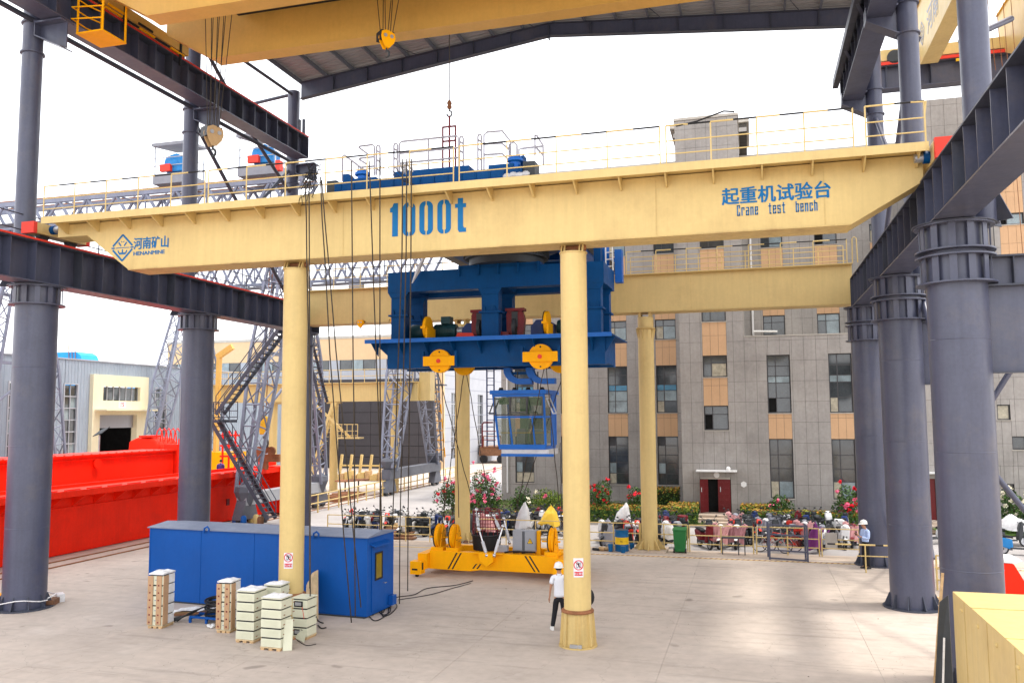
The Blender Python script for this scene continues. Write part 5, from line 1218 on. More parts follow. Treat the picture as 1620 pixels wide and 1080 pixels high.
# ladder and landing at its left
for x in (-9.2, -8.93): pbar('ladder_rail', (x, 29.2, 4.7), (x, 29.2, 7.5), .04, .05, 'navy', CB)
for k in range(11): pbar('ladder_rung', (-9.2, 29.2, 4.9+k*.25), (-8.93, 29.2, 4.9+k*.25), .025, .025, 'navy', CB)
pbox('landing', (-9.3, 28.9, 4.62), (-8.7, 29.8, 4.68), 'rust', CB)
MB().path([(-9.3, 28.95, 4.68), (-9.3, 28.95, 5.5), (-9.24, 28.95, 5.56), (-8.9, 28.95, 5.56)], .03, 6).build('landing_rail', 'maroon', CB)
for z in (4.95, 5.25): pbar('landing_rail', (-9.3, 28.95, z), (-8.8, 28.95, z), .03, .03, 'maroon', CB)
# ================================================================ RED GIRDERS ON THE GROUND (left)
t = root('red_girder', 'low red box girder lying in front, with a narrow red walkway on brackets', 'crane girder', (-29.4, 36, 0), 'red crane girders lying in the yard')
gy0, gy1 = 14.0, 46.0
pbox('box_girder', (-30.3, gy0, 0.02), (-28.5, gy1, 2.45), 'red', t); pbox('lower_rim', (-28.499, gy0, .03), (-28.45, gy1, .09), 'red', t)
pbox('walkway_deck', (-30.3, gy0, 2.66), (-27.75, gy1, 2.72), 'red', t); pbox('walkway_edge', (-27.748, gy0, 2.5), (-27.70, gy1, 2.76), 'red', t)
pbox('upper_rib', (-28.499, gy0, 1.9), (-28.38, gy1, 2.0), 'red', t)
y = gy0+.3
while y < gy1:
    MB().prism([(-28.498, 2.02), (-28.498, 2.655), (-27.78, 2.655), (-27.78, 2.52)], y, y+.07).build('bracket', 'red', t)
    pbox('rail_stub', (-27.95, y+.2, 2.722), (-27.85, y+1.0, 2.80), 'red', t)
    y += 1.25
pbox('crane_rail', (-29.5, gy0, 2.722), (-29.4, gy1, 2.86), 'red', t)
pbox('end_block', (-29.6, gy1+.003, .05), (-27.6, gy1+1.3, 2.8), 'red', t); pbox('end_plate', (-28.9, gy1-.4, 2.87), (-28.3, gy1+.6, 3.3), 'red', t)
for y in (41.8, 43.6): pbox('access_hole', (-28.497, y, .9), (-28.44, y+.25, 1.25), 'maroon', t)
t = root('red_girder', 'taller red box girder lying behind the walkway girder', 'crane girder', (-32.3, 33, 0), 'red crane girders lying in the yard')
pbox('box_girder', (-33.4, gy0, 0.02), (-31.5, 41.1, 3.95), 'red', t)
pbox('top_flange', (-33.55, gy0, 3.952), (-31.35, 41.15, 4.02), 'red', t); pbox('flange_lip', (-31.499, gy0, 3.75), (-31.42, 41.1, 3.80), 'red', t)
MB().lathe((-31.42, 35.2, 3.55), [(.2, -.07), (.24, .06)], 16, 'x').build('boss', 'red', t, True)
for k in range(44): pbox('bolt', (-31.48, 16+k*.57, 4.021), (-31.42, 16.06+k*.57, 4.05), 'red', t) if k > 22 else None
pbox('end_bracket', (-32.2, 41.152, 2.6), (-31.3, 41.6, 4.3), 'red', t)
pbox('end_post', (-31.6, 41.61, 2.7), (-31.5, 41.7, 4.6), 'red', t)
t = root('red_machine', 'low red machine with curved hoop rails behind the tall red girder', 'machine', (-40, 48, 0))
p = AY(225, 700, 48)
MB().prism([(p.x-1.4, 0), (p.x+1.3, 0), (p.x+1.3, 4.0), (p.x+1.0, 4.4), (p.x-.4, 4.5), (p.x-1.1, 4.25)], 48, 50).build('machine_body', 'red', t, bevel=.15)
pbox('hatch', (p.x-.2, 47.9, 4.5), (p.x+.7, 49, 4.62), 'red', t)
for k in range(5): MB().path([(p.x+.9+k*.35, 48.2, 4.2), (p.x+1.0+k*.35, 48.2, 4.9), (p.x+1.2+k*.35, 48.2, 5.1), (p.x+1.4+k*.35, 48.2, 4.8), (p.x+1.5+k*.35, 48.2, 4.1)], .035, 6).build('hoop_rail', 'red', t, True)
t = root('solar_lamp', 'small tilted solar panel on a post before the cream portal', 'lamp', (-42, 46, 0))
p = AY(157, 698, 46); ptube('post', (p.x, 46, 0), (p.x, 46, 4.7), .05, 'metal', t)
MB().hexa([(p.x-.35, 45.8, 4.6), (p.x+.35, 45.8, 4.8), (p.x+.45, 46.4, 5.2), (p.x-.25, 46.4, 5.0), (p.x-.35, 45.8, 4.65), (p.x+.35, 45.8, 4.85), (p.x+.45, 46.4, 5.25), (p.x-.25, 46.4, 5.05)]).build('solar_panel', 'dgrey', t)
t = root('red_rack', 'red painted steel rack behind the stair', 'rack', (-33, 50, 0))
for px in (352, 362, 372, 381): a = AY(px, 720, 50); pbar('post', (a.x, 50, 0), (a.x, 50, 4.9), .1, .1, 'red', t)
for z in (3.2, 3.9, 4.6): a, b_ = AY(350, 700, 50), AY(383, 700, 50); pbar('shelf', (a.x, 50, z), (b_.x, 50, z), .3, .12, 'red', t)

# ================================================================ LATTICE GANTRIES
def lattice_leg(parent, base, top, w0, w1, n, mn='truss', flat=(1, 0, 0)):
    base, top = V(base), V(top); ax_ = V((1, 0, 0)); d = (top-base).normalized(); ay_ = d.cross(ax_).normalized()
    C = [(-1, -1), (1, -1), (1, 1), (-1, 1)]
    def pt(f, c):
        w_ = (w0+(w1-w0)*min(1, f*2.2)) if f < .45 else (w1+(w0*.7-w1)*max(0, (f-.45)/.55))
        return base.lerp(top, f)+ax_*(c[0]*w_/2)+ay_*(c[1]*w_/2)
    N = n
    for c in C:
        for k in range(3): pbar('chord', pt([0, .45, .75][k], c), pt([.45, .75, 1][k], c), .15, .15, mn, parent)
    for i in range(N):
        f0, f1 = i/N, (i+1)/N
        for s in range(4):
            a, b_ = C[s], C[(s+1) % 4]
            if i % 2: a, b_ = b_, a
            ptube('brace', pt(f0, a), pt(f1, b_), .045, mn, parent, 5)
            if s in (0, 1): ptube('strut', pt(f1, a), pt(f1, b_), .045, mn, parent, 5)
def x_truss(parent, x0, x1, y0, y1, zb_, zt_, n, mn='truss'):
    for y in (y0, y1):
        pbar('top_chord', (x0, y, zt_), (x1, y, zt_), .24, .30, 'trussd' if False else mn, parent); pbar('bottom_chord', (x0, y, zb_), (x1, y, zb_), .22, .22, mn, parent)
        for i in range(n):
            xa, xb, xm = x0+(x1-x0)*i/n, x0+(x1-x0)*(i+1)/n, x0+(x1-x0)*(i+.5)/n
            ptube('brace', (xa, y, zt_), (xm, y, zb_), .11, mn, parent, 6); ptube('brace', (xm, y, zb_), (xb, y, zt_), .11, mn, parent, 6)
            if i % 2 == 0: ptube('vertical', (xa, y, zb_), (xa, y, zt_), .06, mn, parent, 6)
    for i in range(n):
        xa, xb = x0+(x1-x0)*i/n, x0+(x1-x0)*(i+1)/n
        ptube('lacing', (xa, y0, zb_), (xb, y1, zb_), .05, mn, parent, 5)
        if i % 2: ptube('lacing', (xa, y1, zt_), (xa, y0, zt_), .06, mn, parent, 5)
def bogie(parent, x, y, L_=1.7):
    b = MB(); b.prism([(y-L_/2, .25), (y+L_/2, .25), (y+L_/2-.2, .75), (y+.3, 1.5), (y-.3, 1.5), (y-L_/2+.2, .75)], x-.28, x+.28, 'x'); b.build('bogie', 'trussd', parent)
    for s in (-.5, .5): MB().lathe((x, y+s, .3), [(.28, -.1), (.28, .1)], 18, 'x').build('wheel', 'dgrey', parent, True)
G1 = root('lattice_gantry_crane', 'nearer slate lattice gantry crane with long truss behind the left columns', 'gantry crane', (-38, 45.5, 0), 'lattice gantry cranes')
x_truss(G1, -64, -25.6, 44.7, 46.3, 18.5, 20.15, 17)
for y in (44.7, 46.3): pbar('trolley_rail', (-64, y, 20.35), (-25.6, y, 20.35), .1, .1, 'rust', G1)
ptube('cable_rail', (-64, 47.2, 21.1), (-28.5, 47.2, 21.1), .07, 'truss', G1)
for k in range(14): pbar('cable_bracket', (-62+k*2.5, 46.5, 20.3), (-62+k*2.5, 47.25, 21.1), .08, .08, 'truss', G1)
pbar('walkway', (-64, 43.9, 18.5), (-25.6, 43.9, 18.5), .8, .06, 'trussd', G1)
for xl in (-27.0, -47.5):
    lattice_leg(G1, (xl, 41.4, 1.6), (xl, 45.1, 18.4), .75, 1.25, 14); lattice_leg(G1, (xl, 49.6, 1.6), (xl, 45.9, 18.4), .75, 1.25, 14)
    MB().prism([(41.0, 1.0), (50.0, 1.0), (50.0, 1.65), (41.0, 1.65)], xl-.3, xl+.3, 'x').build('sill_beam', 'lgrey' if xl > -30 else 'truss', G1)
    for y in (41.4, 49.6):
        bogie(G1, xl, y); MB().lathe((xl, y, 0), [(.35, .98), (.62, 1.7), (.55, 2.0), (.4, 2.1)], 8).build('leg_foot', 'trussd', G1)
    for z, y0_, y1_ in ((9.5, 43.2, 47.8), (14.0, 44.1, 46.9)): pbar('leg_tie', (xl, y0_, z), (xl, y1_, z), .2, .2, 'truss', G1)
    pbar('leg_tie', (xl, 42.3, 5.5), (xl, 47.8, 9.5), .12, .12, 'truss', G1)
# two winch trolleys with canopies
def winch(lab, x0, x1):
    t = root('winch_trolley', lab, 'winch trolley', ((x0+x1)/2, 45.5, 20.4), 'winch trolleys on the lattice gantry')
    pbox('base_frame', (x0, 44.4, 20.52), (x1, 46.6, 21.15), 'hbeam', t)
    for x in (x0+.05, x1-.05):
        for y in (44.5, 46.5): pbar('canopy_post', (x, y, 21.15), (x, y, 23.0), .06, .06, 'metal', t)
    MB().prism([(44.3, 22.95), (46.8, 23.3), (46.8, 23.42), (44.3, 23.15)], x0-.1, x1+.1, 'x').build('canopy', 'hbeam', t)
    xm = (x0+x1)/2
    MB().lathe((0, 45.2, 21.85), [(.62, xm-.45), (.66, xm-.4), (.66, xm+.45), (.62, xm+.55)], 24, 'x').build('winch_drum_cover', 'skyd', t, True)
    MB().prism([(xm-.2, 21.3), (xm+.95, 21.3), (xm+.95, 22.1), (xm+.4, 22.5), (xm-.1, 22.4)], 44.6, 45.6).build('gear_case', 'skyd', t, bevel=.08)
    pbox('brake_box', (xm-.6, 44.35, 21.3), (xm+.15, 44.59, 21.75), 'redb', t); pbox('end_buffer', (x1+.001, 44.4, 20.7), (x1+.3, 44.8, 21.3), 'redb', t)
    for z in (21.7, 22.2):
        ptube('guard_rail', (x0, 44.45, z), (x1, 44.45, z), .03, 'metal', t, 6); ptube('guard_rail', (x1-.05, 44.45, z), (x1-.05, 46.5, z), .03, 'metal', t, 6)
    return t
winch('blue and red winch trolley under a grey canopy, left one on the lattice crane', -36.15, -33.9)
winch('blue and red winch trolley under a grey canopy, next to the high beam end', -30.0, -27.4)
G2 = root('lattice_gantry_crane', 'farther slate lattice gantry crane straddling the middle distance', 'gantry crane', (-37, 63, 0), 'lattice gantry cranes')
x_truss(G2, -50, -23.8, 62.1, 63.9, 16.9, 18.9, 12)
railing(G2, (-50, 61.6, 16.6), (-24, 61.6, 16.6), 1.0, 14, 'trussd', rails=(1., .5), r=.03); pbox('walkway', (-50, 61.4, 16.5), (-23.8, 62.0, 16.6), 'trussd', G2); pbox('cable_box', (-30.9, 61.2, 15.3), (-29.8, 61.8, 16.4), 'hbeam', G2)
for xl in (-26.0, -47.0):
    lattice_leg(G2, (xl, 58.3, 1.9), (xl, 62.4, 16.9), .9, 1.5, 13); lattice_leg(G2, (xl, 67.8, 1.9), (xl, 63.6, 16.9), .9, 1.5, 13)
    MB().prism([(57.8, 1.2), (68.3, 1.2), (68.3, 1.9), (57.8, 1.9)], xl-.35, xl+.35, 'x').build('sill_beam', 'trussd', G2)
    for y in (58.3, 67.8): bogie(G2, xl, y); MB().lathe((xl, y, 0), [(.4, 1.901), (.7, 2.5), (.6, 2.7)], 8).build('leg_foot', 'trussd', G2)
# zig-zag ladder with yellow hoops inside the right legs
for k in range(26): pbar('ladder_rung', (-25.4, 66.6-k*.13, 2.2+k*.5), (-24.9, 66.6-k*.13, 2.2+k*.5), .05, .05, 'trussd', G2)
for dx in (-25.4, -24.9): pbar('ladder_rail', (dx, 66.7, 2.0), (dx, 63.3, 15.2), .07, .07, 'trussd', G2)
for k in range(7): pbar('ladder_hoop', (-25.5, 66.9-k*.2, 3.0+k*.8), (-24.8, 66.9-k*.2, 3.0+k*.8), .08, .08, 'orange', G2)
for k in range(4): pbar('ladder_hoop', (-24.75, 66.9-k*.3, 2.4+k*1.2), (-24.75, 66.7-k*.3, 3.2+k*1.2), .08, .08, 'orange', G2)
pbox('ladder_landing', (-25.6, 65.2, 8.3), (-24.4, 66.4, 8.42), 'trussd', G2)
# steel stair beside the near legs
ST = root('steel_stair', 'black steel zigzag stair with handrails beside the lattice leg', 'stair', (-27, 40.2, 0))
YS = 40.2
A = AY(447, 512, YS); B = AY(341, 655, YS); C = AY(332, 664, YS); D = AY(424, 822, YS)
def flight(A, B, n):
    for dy in (0, .75): pbar('stringer', (A.x, YS+dy, A.z), (B.x, YS+dy, B.z), .05, .24, 'steeld', ST, upv=(0, 1, 0)) if False else pbar('stringer', (A.x, YS+dy, A.z), (B.x, YS+dy, B.z), .05, .2, 'steeld', ST)
    for i in range(n):
        p = A.lerp(B, (i+.5)/n); pbox('tread', (p.x-.14, YS+.03, p.z-.02), (p.x+.14, YS+.72, p.z+.02), 'steeld', ST)
    for dy in (0, .75):
        for i in range(5): p = A.lerp(B, i/4); ptube('handrail_post', (p.x, YS+dy, p.z), (p.x, YS+dy, p.z+1.0), .025, 'steeld', ST, 6)
        for h in (.5, 1.0): ptube('handrail', (A.x, YS+dy, A.z+h), (B.x, YS+dy, B.z+h), .025, 'steeld', ST, 6)
flight(A, B, 20); flight(C, D, 22)
pbox('landing', (C.x-.9, YS-.1, C.z-.15), (B.x+.3, YS+1.6, C.z), 'steeld', ST)
railing(ST, (C.x-.9, YS+1.6, C.z), (B.x+.3, YS+1.6, C.z), 1.0, 3, 'steeld', r=.025); railing(ST, (C.x-.9, YS-.1, C.z), (C.x-.9, YS+1.6, C.z), 1.0, 2, 'steeld', r=.025)
pbox('top_landing', (A.x, YS-.1, A.z-.12), (A.x+1.4, YS+1.4, A.z), 'steeld', ST); ptube('prop', (C.x-.6, YS+.4, 0), (C.x-.6, YS+.4, C.z-.15), .06, 'steeld', ST)
for k in range(12): pbox('tread', (A.x+.3+k*.08, YS+1.5, A.z-.3-k*.33), (A.x+.7+k*.08, YS+2.3, A.z-.27-k*.33), 'steeld', ST)
for dy in (1.5, 2.3): pbar('stringer', (A.x+.3, YS+dy, A.z-.1), (A.x+1.5, YS+dy, A.z-4.2), .04, .16, 'steeld', ST)
# rusty lifting beam, yellow hook and clutter round the legs
t = root('yellow_hook_block', 'yellow hook block with black numerals hanging beside the lattice leg', 'hook block', (-28.5, 44, 4.8))
p = AY(418, 672, 44)
MB().prism([(p.x-.32, p.z+.35), (p.x-.2, p.z+.5), (p.x+.2, p.z+.5), (p.x+.32, p.z+.35), (p.x+.22, p.z-.55), (p.x-.22, p.z-.55)], 43.85, 44.15).build('block_body', 'yellowp', t, bevel=.04)
MB().path([(p.x, 44, p.z-.5), (p.x, 44, p.z-.75)]+[(p.x+.28*math.cos(R(90-k*26)), 44, p.z-1.05+.3*math.sin(R(90-k*26))) for k in range(10)], .055, 8).build('hook', 'dgrey', t, True)
for dx in (-.1, .1): ptube('rope', (p.x+dx, 44, p.z+.5), (p.x+dx, 44.6, 18.4), .03, 'rust', t, 5)
t = root('lifting_beam', 'rusty steel lifting beam with round eyes resting above the red girder', 'lifting beam', (-29, 44.5, 3))
a, b_ = AY(408, 722, 44.5), AY(444, 722, 44.5)
pbox('beam', (a.x, 44.3, a.z-.3), (b_.x, 44.6, a.z+.15), 'rust', t); pbox('prop', (a.x+.4, 44.35, 2.73), (a.x+.7, 44.55, a.z-.3), 'rust', t)
for k in range(3): MB().lathe((a.x+.2+k*.45, 44.2-.04*k, a.z+.35+.1*(k % 2)), [(.26, 0), (.26, .12)], 16, 'y').build('lifting_eye', 'rust', t, True)
t = root('junk_pile', 'small blue drums and yellow fittings at the foot of the lattice leg', 'clutter', (-25.8, 40.5, 0))
for k, (px, py, mn) in enumerate(((372, 829, 'blueb'), (385, 830, 'blueb'), (397, 826, 'cream'), (405, 828, 'cream'), (412, 831, 'brown'), (418, 826, 'dgrey'))):
    p = AZ(px, py); MB().lathe((p.x, p.y, 0), [(.15, 0), (.17, .1), (.17, .4), (.1, .5)], 12).build('fitting', mn, t, True)
# yellow timber / frames behind the road and the road railing
t = root('road_railing', 'cream tube railing running along the road past the lattice gantries', 'railing', (-26.6, 55, 0))
railing(t, (-25.4, 42.5, 0), (-26.9, 78, 0), 1.1, 24, 'cream', rails=(1., .55), r=.05)
t = root('pipe_rack', 'low cream steel frames stacked in front of the charcoal wall', 'rack', (-36, 72, 0))
a, b_ = AY(538, 750, 72), AY(617, 750, 72)
for k in range(6): x = a.x+(b_.x-a.x)*k/5; pbar('upright', (x-.1, 72, 0), (x+.2, 72, 2.3), .2, .2, 'cream', t)
for z in (.3, 1.3): pbar('rail', (a.x, 72, z), (b_.x, 72, z), .15, .15, 'cream', t)
for k in range(12): pbox('bundle', (a.x+k*(b_.x-a.x)/12, 71+.1*(k % 3), .0), (a.x+(k+.9)*(b_.x-a.x)/12, 71.9, .5+.12*(k % 4)), ('creamd', 'wood', 'cream')[k % 3], t)
t = root('work_table', 'rusty round topped work stands beside the road railing', 'table', (-31, 58, 0))
for px, py in ((546, 780), (567, 778)): p = AZ(px, py); MB().lathe((p.x, p.y, 0), [(.8, .9), (.8, .98)], 16).build('table_top', 'rust', t); ptube('leg', (p.x, p.y, 0), (p.x, p.y, .9), .06, 'dgrey', t)
t = root('timber_pile', 'brown timber and steel offcuts lying beside the road', 'timber pile', (-30, 53, 0))
for k in range(14): a = AZ(520+k*3.0, 793-k*.8); pbox('timber', (a.x-.9, a.y-.1, 0.0), (a.x+.8, a.y+.3, .15+.08*(k % 3)), 'brown' if k % 2 else 'rust', t, rz=.2*(k % 3))
t = root('flatbed_trailer', 'brown flatbed trailer parked at the end of the road', 'trailer', (-37, 112, 0))
p = AY(780, 745, 100); pbox('load_bed', (p.x-1.8, 100, .9), (p.x+1.6, 106, 2.0), 'brown', t)
for dx in (-1.2, 1.0): MB().lathe((p.x+dx, 99.9, .5), [(.5, 0), (.5, .3)], 16, 'y').build('wheel', 'black', t, True)
for dx in (-1.2, 1.0): pbar('load_frame', (p.x+dx, 100, 2.0), (p.x+dx, 100, 3.3), .1, .1, 'rust', t)
pbar('load_frame', (p.x-1.2, 100, 3.3), (p.x+1.0, 100, 3.3), .1, .1, 'rust', t)
# yellow mobile crane boom far left of the stair
t = root('mobile_crane', 'orange truck crane boom folded behind the near stair', 'mobile crane', (-40, 62, 0))
a, b_ = AY(344, 610, 60), AY(347, 565, 60); c = AY(368, 548, 60)
pbar('boom', (a.x, 60, 3), (b_.x, 60, b_.z), .28, .4, 'amber', t); pbar('boom_head', (b_.x-.2, 60, b_.z), (c.x, 60, c.z), .3, .45, 'amber', t); pbox('crane_body', (a.x-3, 59.5, 1.2), (a.x+1.5, 62, 3), 'orange', t)
for dx in (-2.4, -.9, .8): MB().lathe((a.x+dx, 59.4, .6), [(.6, 0), (.6, .4)], 16, 'y').build('wheel', 'black', t, True)
# ================================================================ FOREGROUND OBJECTS
# blue container
CT = root('blue_container', 'long blue steel container cabin with a small door at its right end', 'container', (-14.9, 24, 0))
a = AZ(234, 949); b_ = AZ(580, 978); c = AZ(609, 958)
u_ = (b_-a).normalized(); L_ = (b_-a).length; n_ = V((-u_.y, u_.x, 0)); W_ = 1.65
hh = 2.28
def cp(s, w_, z): p = a+u_*s+n_*w_; return (p.x, p.y, z)
MB().hexa([cp(0, 0, .04), cp(L_, 0, .04), cp(L_, W_, .04), cp(0, W_, .04), cp(0, 0, hh), cp(L_, 0, hh), cp(L_, W_, hh), cp(0, W_, hh)]).build('body', 'cblue', CT, bevel=.01)
MB().hexa([cp(-.06, -.06, hh+.002), cp(L_+.06, -.06, hh+.002), cp(L_+.06, W_/2, hh+.002), cp(-.06, W_/2, hh+.002), cp(-.06, -.06, hh+.03), cp(L_+.06, -.06, hh+.03), cp(L_+.06, W_/2, hh+.13), cp(-.06, W_/2, hh+.13)]).build('roof_plate', 'croof', CT)
MB().hexa([cp(-.06, W_/2+.002, hh+.002), cp(L_+.06, W_/2+.002, hh+.002), cp(L_+.06, W_+.06, hh+.002), cp(-.06, W_+.06, hh+.002), cp(-.06, W_/2+.002, hh+.13), cp(L_+.06, W_/2+.002, hh+.13), cp(L_+.06, W_+.06, hh+.03), cp(-.06, W_+.06, hh+.03)]).build('roof_plate', 'croof', CT)
for s in (.0, .249, .5, .751, .994): MB().hexa([cp(L_*s, -.012, .05), cp(L_*s+.05, -.012, .05), cp(L_*s+.05, -.001, .05), cp(L_*s, -.001, .05), cp(L_*s, -.012, hh-.02), cp(L_*s+.05, -.012, hh-.02), cp(L_*s+.05, -.001, hh-.02), cp(L_*s, -.001, hh-.02)]).build('side_seam', 'cblue', CT)
MB().hexa([cp(.06, -.02, .0), cp(L_-.06, -.02, .0), cp(L_-.06, W_, .0), cp(.06, W_, .0), cp(.06, -.02, .038), cp(L_-.06, -.02, .038), cp(L_-.06, W_, .038), cp(.06, W_, .038)]).build('base_skid', 'dgrey', CT)
for s in (.28, .78):
    p = V(cp(L_*s, -.02, hh-.02)); MB().path([p+V((-.05, -.04, -.05)), p+V((-.02, -.06, .10)), p+V((.08, -.06, .15)), p+V((.15, -.06, .08)), p+V((.13, -.06, 0))], .03, 6).build('lifting_hook', 'cblue', CT, True)
d_ = MB().hexa([cp(L_+.003, .25, .12), cp(L_+.035, .25, .12), cp(L_+.035, 1.1, .12), cp(L_+.003, 1.1, .12), cp(L_+.003, .25, 1.98), cp(L_+.035, .25, 1.98), cp(L_+.035, 1.1, 1.98), cp(L_+.003, 1.1, 1.98)]).build('door', 'cblue', CT, bevel=.008)
MB().hexa([cp(L_+.037, .45, 1.05), cp(L_+.045, .45, 1.05), cp(L_+.045, .8, 1.05), cp(L_+.037, .8, 1.05), cp(L_+.037, .45, 1.75), cp(L_+.045, .45, 1.75), cp(L_+.045, .8, 1.75), cp(L_+.037, .8, 1.75)]).build('door_window', 'amberg', d_)
f = MB()
for (w0_, w1_, z0, z1) in ((.40, .45, 1.0, 1.8), (.8, .85, 1.0, 1.8), (.45, .8, 1.0, 1.05), (.45, .8, 1.75, 1.8)): f.hexa([cp(L_+.037, w0_, z0), cp(L_+.06, w0_, z0), cp(L_+.06, w1_, z0), cp(L_+.037, w1_, z0), cp(L_+.037, w0_, z1), cp(L_+.06, w0_, z1), cp(L_+.06, w1_, z1), cp(L_+.037, w1_, z1)])
f.build('window_frame', 'black', d_); MB().path([cp(L_+.04, .92, .85), cp(L_+.09, .92, .85), cp(L_+.09, 1.04, .85)], .015, 6).build('door_handle', 'chrome', d_)
MB().hexa([cp(L_+.01, .15, 2.06), cp(L_+.2, .15, 2.0), cp(L_+.2, 1.2, 2.0), cp(L_+.01, 1.2, 2.06), cp(L_+.01, .15, 2.10), cp(L_+.2, .15, 2.03), cp(L_+.2, 1.2, 2.03), cp(L_+.01, 1.2, 2.10)]).build('door_hood', 'cblue', CT)
MB().hexa([cp(L_+.01, 1.3, .12), cp(L_+.16, 1.3, .12), cp(L_+.16, 1.55, .12), cp(L_+.01, 1.55, .12), cp(L_+.01, 1.3, .40), cp(L_+.16, 1.3, .40), cp(L_+.16, 1.55, .40), cp(L_+.01, 1.55, .40)]).build('socket_box', 'cblue', CT)
# stacks of ivory drawers / enclosures
def stack(name, lab, px, py, n, w_, dp, uh, rz, style, missing=False):
    p = AZ(px, py); t = root(name, lab, 'crate stack', (p.x, p.y, 0), 'stacks of ivory resistor boxes on pallets')
    c0 = (p.x, p.y)
    def bx(lo, hi, nm, mn, par=None, bevel=0): return MB().box((p.x+lo[0], p.y+lo[1], lo[2]), (p.x+hi[0], p.y+hi[1], hi[2])).rotz(rz, c0).build(nm, mn, par or t, bevel=bevel)
    for dx in (.02, w_/2-.05, w_-.12): bx((dx, 0, 0), (dx+.1, dp, .05), 'pallet_runner', 'wood')
    for k in range(5): bx((0, k*(dp-.1)/4, .051), (w_, k*(dp-.1)/4+.1, .075), 'pallet_slat', 'ply')
    z = .08
    for i in range(n):
        g = rnd.uniform(-.008, .008)
        bb = bx((.01+g, .01, z), (w_-.01+g, dp-.01, z+uh-.035), 'drawer_box', 'ivory', None, .006)
        bx((.04, .014, z+uh-.033), (w_-.04, dp-.02, z+uh-.001), 'dark_gap', 'black')
        if style == 'plain':
            for sx in (.02, w_-.05): bx((w_-.009+g, .1+sx*.8, z+.06), (w_+.004+g, .16+sx*.8, z+.08), 'latch', 'rust', bb)
            for r_ in range(5): bx((.1, .004, z+.05+r_*.028), (w_-.1, .0095, z+.062+r_*.028), 'louvre', 'ivory', bb)
        if style == 'card': bx((w_*.42, .004, z+uh*.42), (w_*.60, .009, z+uh*.52), 'drawer_label', 'greyp', bb)
        if style == 'open' and i in (0, n-1):
            bx((.06, .002, z+.03), (w_-.14, .0095, z+uh-.06), 'open_front', 'black', bb)
            for k in range(8): bx((.1+k*(w_-.28)/8, -.012, z+.07), (.12+k*(w_-.28)/8, .0015, z+uh-.09), 'terminal', 'metal', bb)
        z += uh
    bx((-.0, 0, z), (w_, dp, z+.03), 'top_cover', 'ivory' if style != 'card' else 'plastic')
    if style == 'card':
        for dx in (0, w_-.26*w_/.62):
            bx((dx-.01, -.02, .1), (dx+.2*w_/.62, -.001, z-.03), 'cardboard_strip', 'card')
            for k in range(6): bx((dx+.04, -.025, .15+k*.2), (dx+.08, -.0205, .19+k*.2), 'printed_mark', 'maroon')
        bx((w_+.001, .0, .1), (w_+.02, dp*.4, z-.03), 'cardboard_strip', 'card')
        for k in range(n): bx((w_+.001, dp*.42, .1+k*uh), (w_+.008, dp-.03, .1+(k+.86)*uh), 'wrap_panel', 'plastic')
    b = MB(); N = 5
    if style != 'open':
        vs = []
        for j in range(N+1):
            for i in range(N+1):
                e = (i in (0, N)) or (j in (0, N)); vs.append((p.x+w_*i/N*1.02-.005, p.y+dp*j/N*1.02-.005, z+.034+(0 if e else rnd.uniform(.0, .05))+(.0 if e else .015)))
        b.add(vs, [(j*(N+1)+i, j*(N+1)+i+1, (j+1)*(N+1)+i+1, (j+1)*(N+1)+i) for j in range(N) for i in range(N)]); b.rotz(rz, c0).build('crumpled_film', 'plastic', t)
    return t
stack('crate_stack', 'tall stack of boxes strapped with brown cardboard, farthest left', 233, 993, 5, .46, .55, .275, R(4), 'card')
stack('crate_stack', 'tall stack of boxes strapped with brown cardboard beside the black cable coil', 342, 1000, 5, .42, .50, .25, R(4), 'card')
stack('crate_stack', 'stack of five ivory louvred boxes with film on top', 372, 1015, 5, .55, .62, .24, R(-1), 'plain')
stack('crate_stack', 'nearest stack of five ivory louvred boxes with a sheet leaning on its side', 411, 1027, 5, .60, .50, .235, R(-2), 'plain')
stack('crate_stack', 'short stack of ivory boxes with one black open front', 461, 1010, 4, .46, .50, .24, R(-2), 'open')
stack('crate_stack', 'stack of ivory boxes half hidden behind the two nearest stacks', 416, 1003, 5, .5, .5, .24, R(2), 'plain')
def slab(nm, lab, cat, pts, th, mn):
    a, b_, c, d = map(V, pts); n_ = (b_-a).cross(d-a).normalized()*th
    return tag(MB().hexa([a, b_, c, d, a+n_, b_+n_, c+n_, d+n_]).build(nm, mn), lab, cat)
p = AZ(449, 1028); slab('cover_sheet', 'narrow ivory cover sheet leaning on the nearest box stack', 'sheet', ((p.x, p.y-.06, 0), (p.x+.20, p.y+.05, 0), (p.x+.12, p.y+.22, .72), (p.x-.05, p.y+.10, .72)), .012, 'ivory')
p = AZ(461, 990); slab('cover_sheet', 'ivory cover sheet standing between two box stacks', 'sheet', ((p.x-.02, p.y-.3, 0), (p.x+.10, p.y-.3, 0), (p.x-.08, p.y+.0, .85), (p.x-.14, p.y+.0, .85)), .012, 'ivory')
p = AZ(465, 1008); slab('fallen_panel', 'ivory front panel fallen open before the short stack', 'sheet', ((p.x-.1, p.y, .05), (p.x+.5, p.y-.35, .0), (p.x+.5, p.y-.25, .22), (p.x-.1, p.y+.05, .3)), .012, 'ivory')
p = AZ(489, 985); q = AZ(513, 978)
slab('plywood_board', 'pale plywood board leaning on the yellow column and container', 'board', ((p.x-.4, p.y+.5, .05), (q.x, q.y-.35, 0), (q.x-.35, q.y+.25, 1.32), (p.x-.75, p.y+1.2, 1.05)), .02, 'ply')
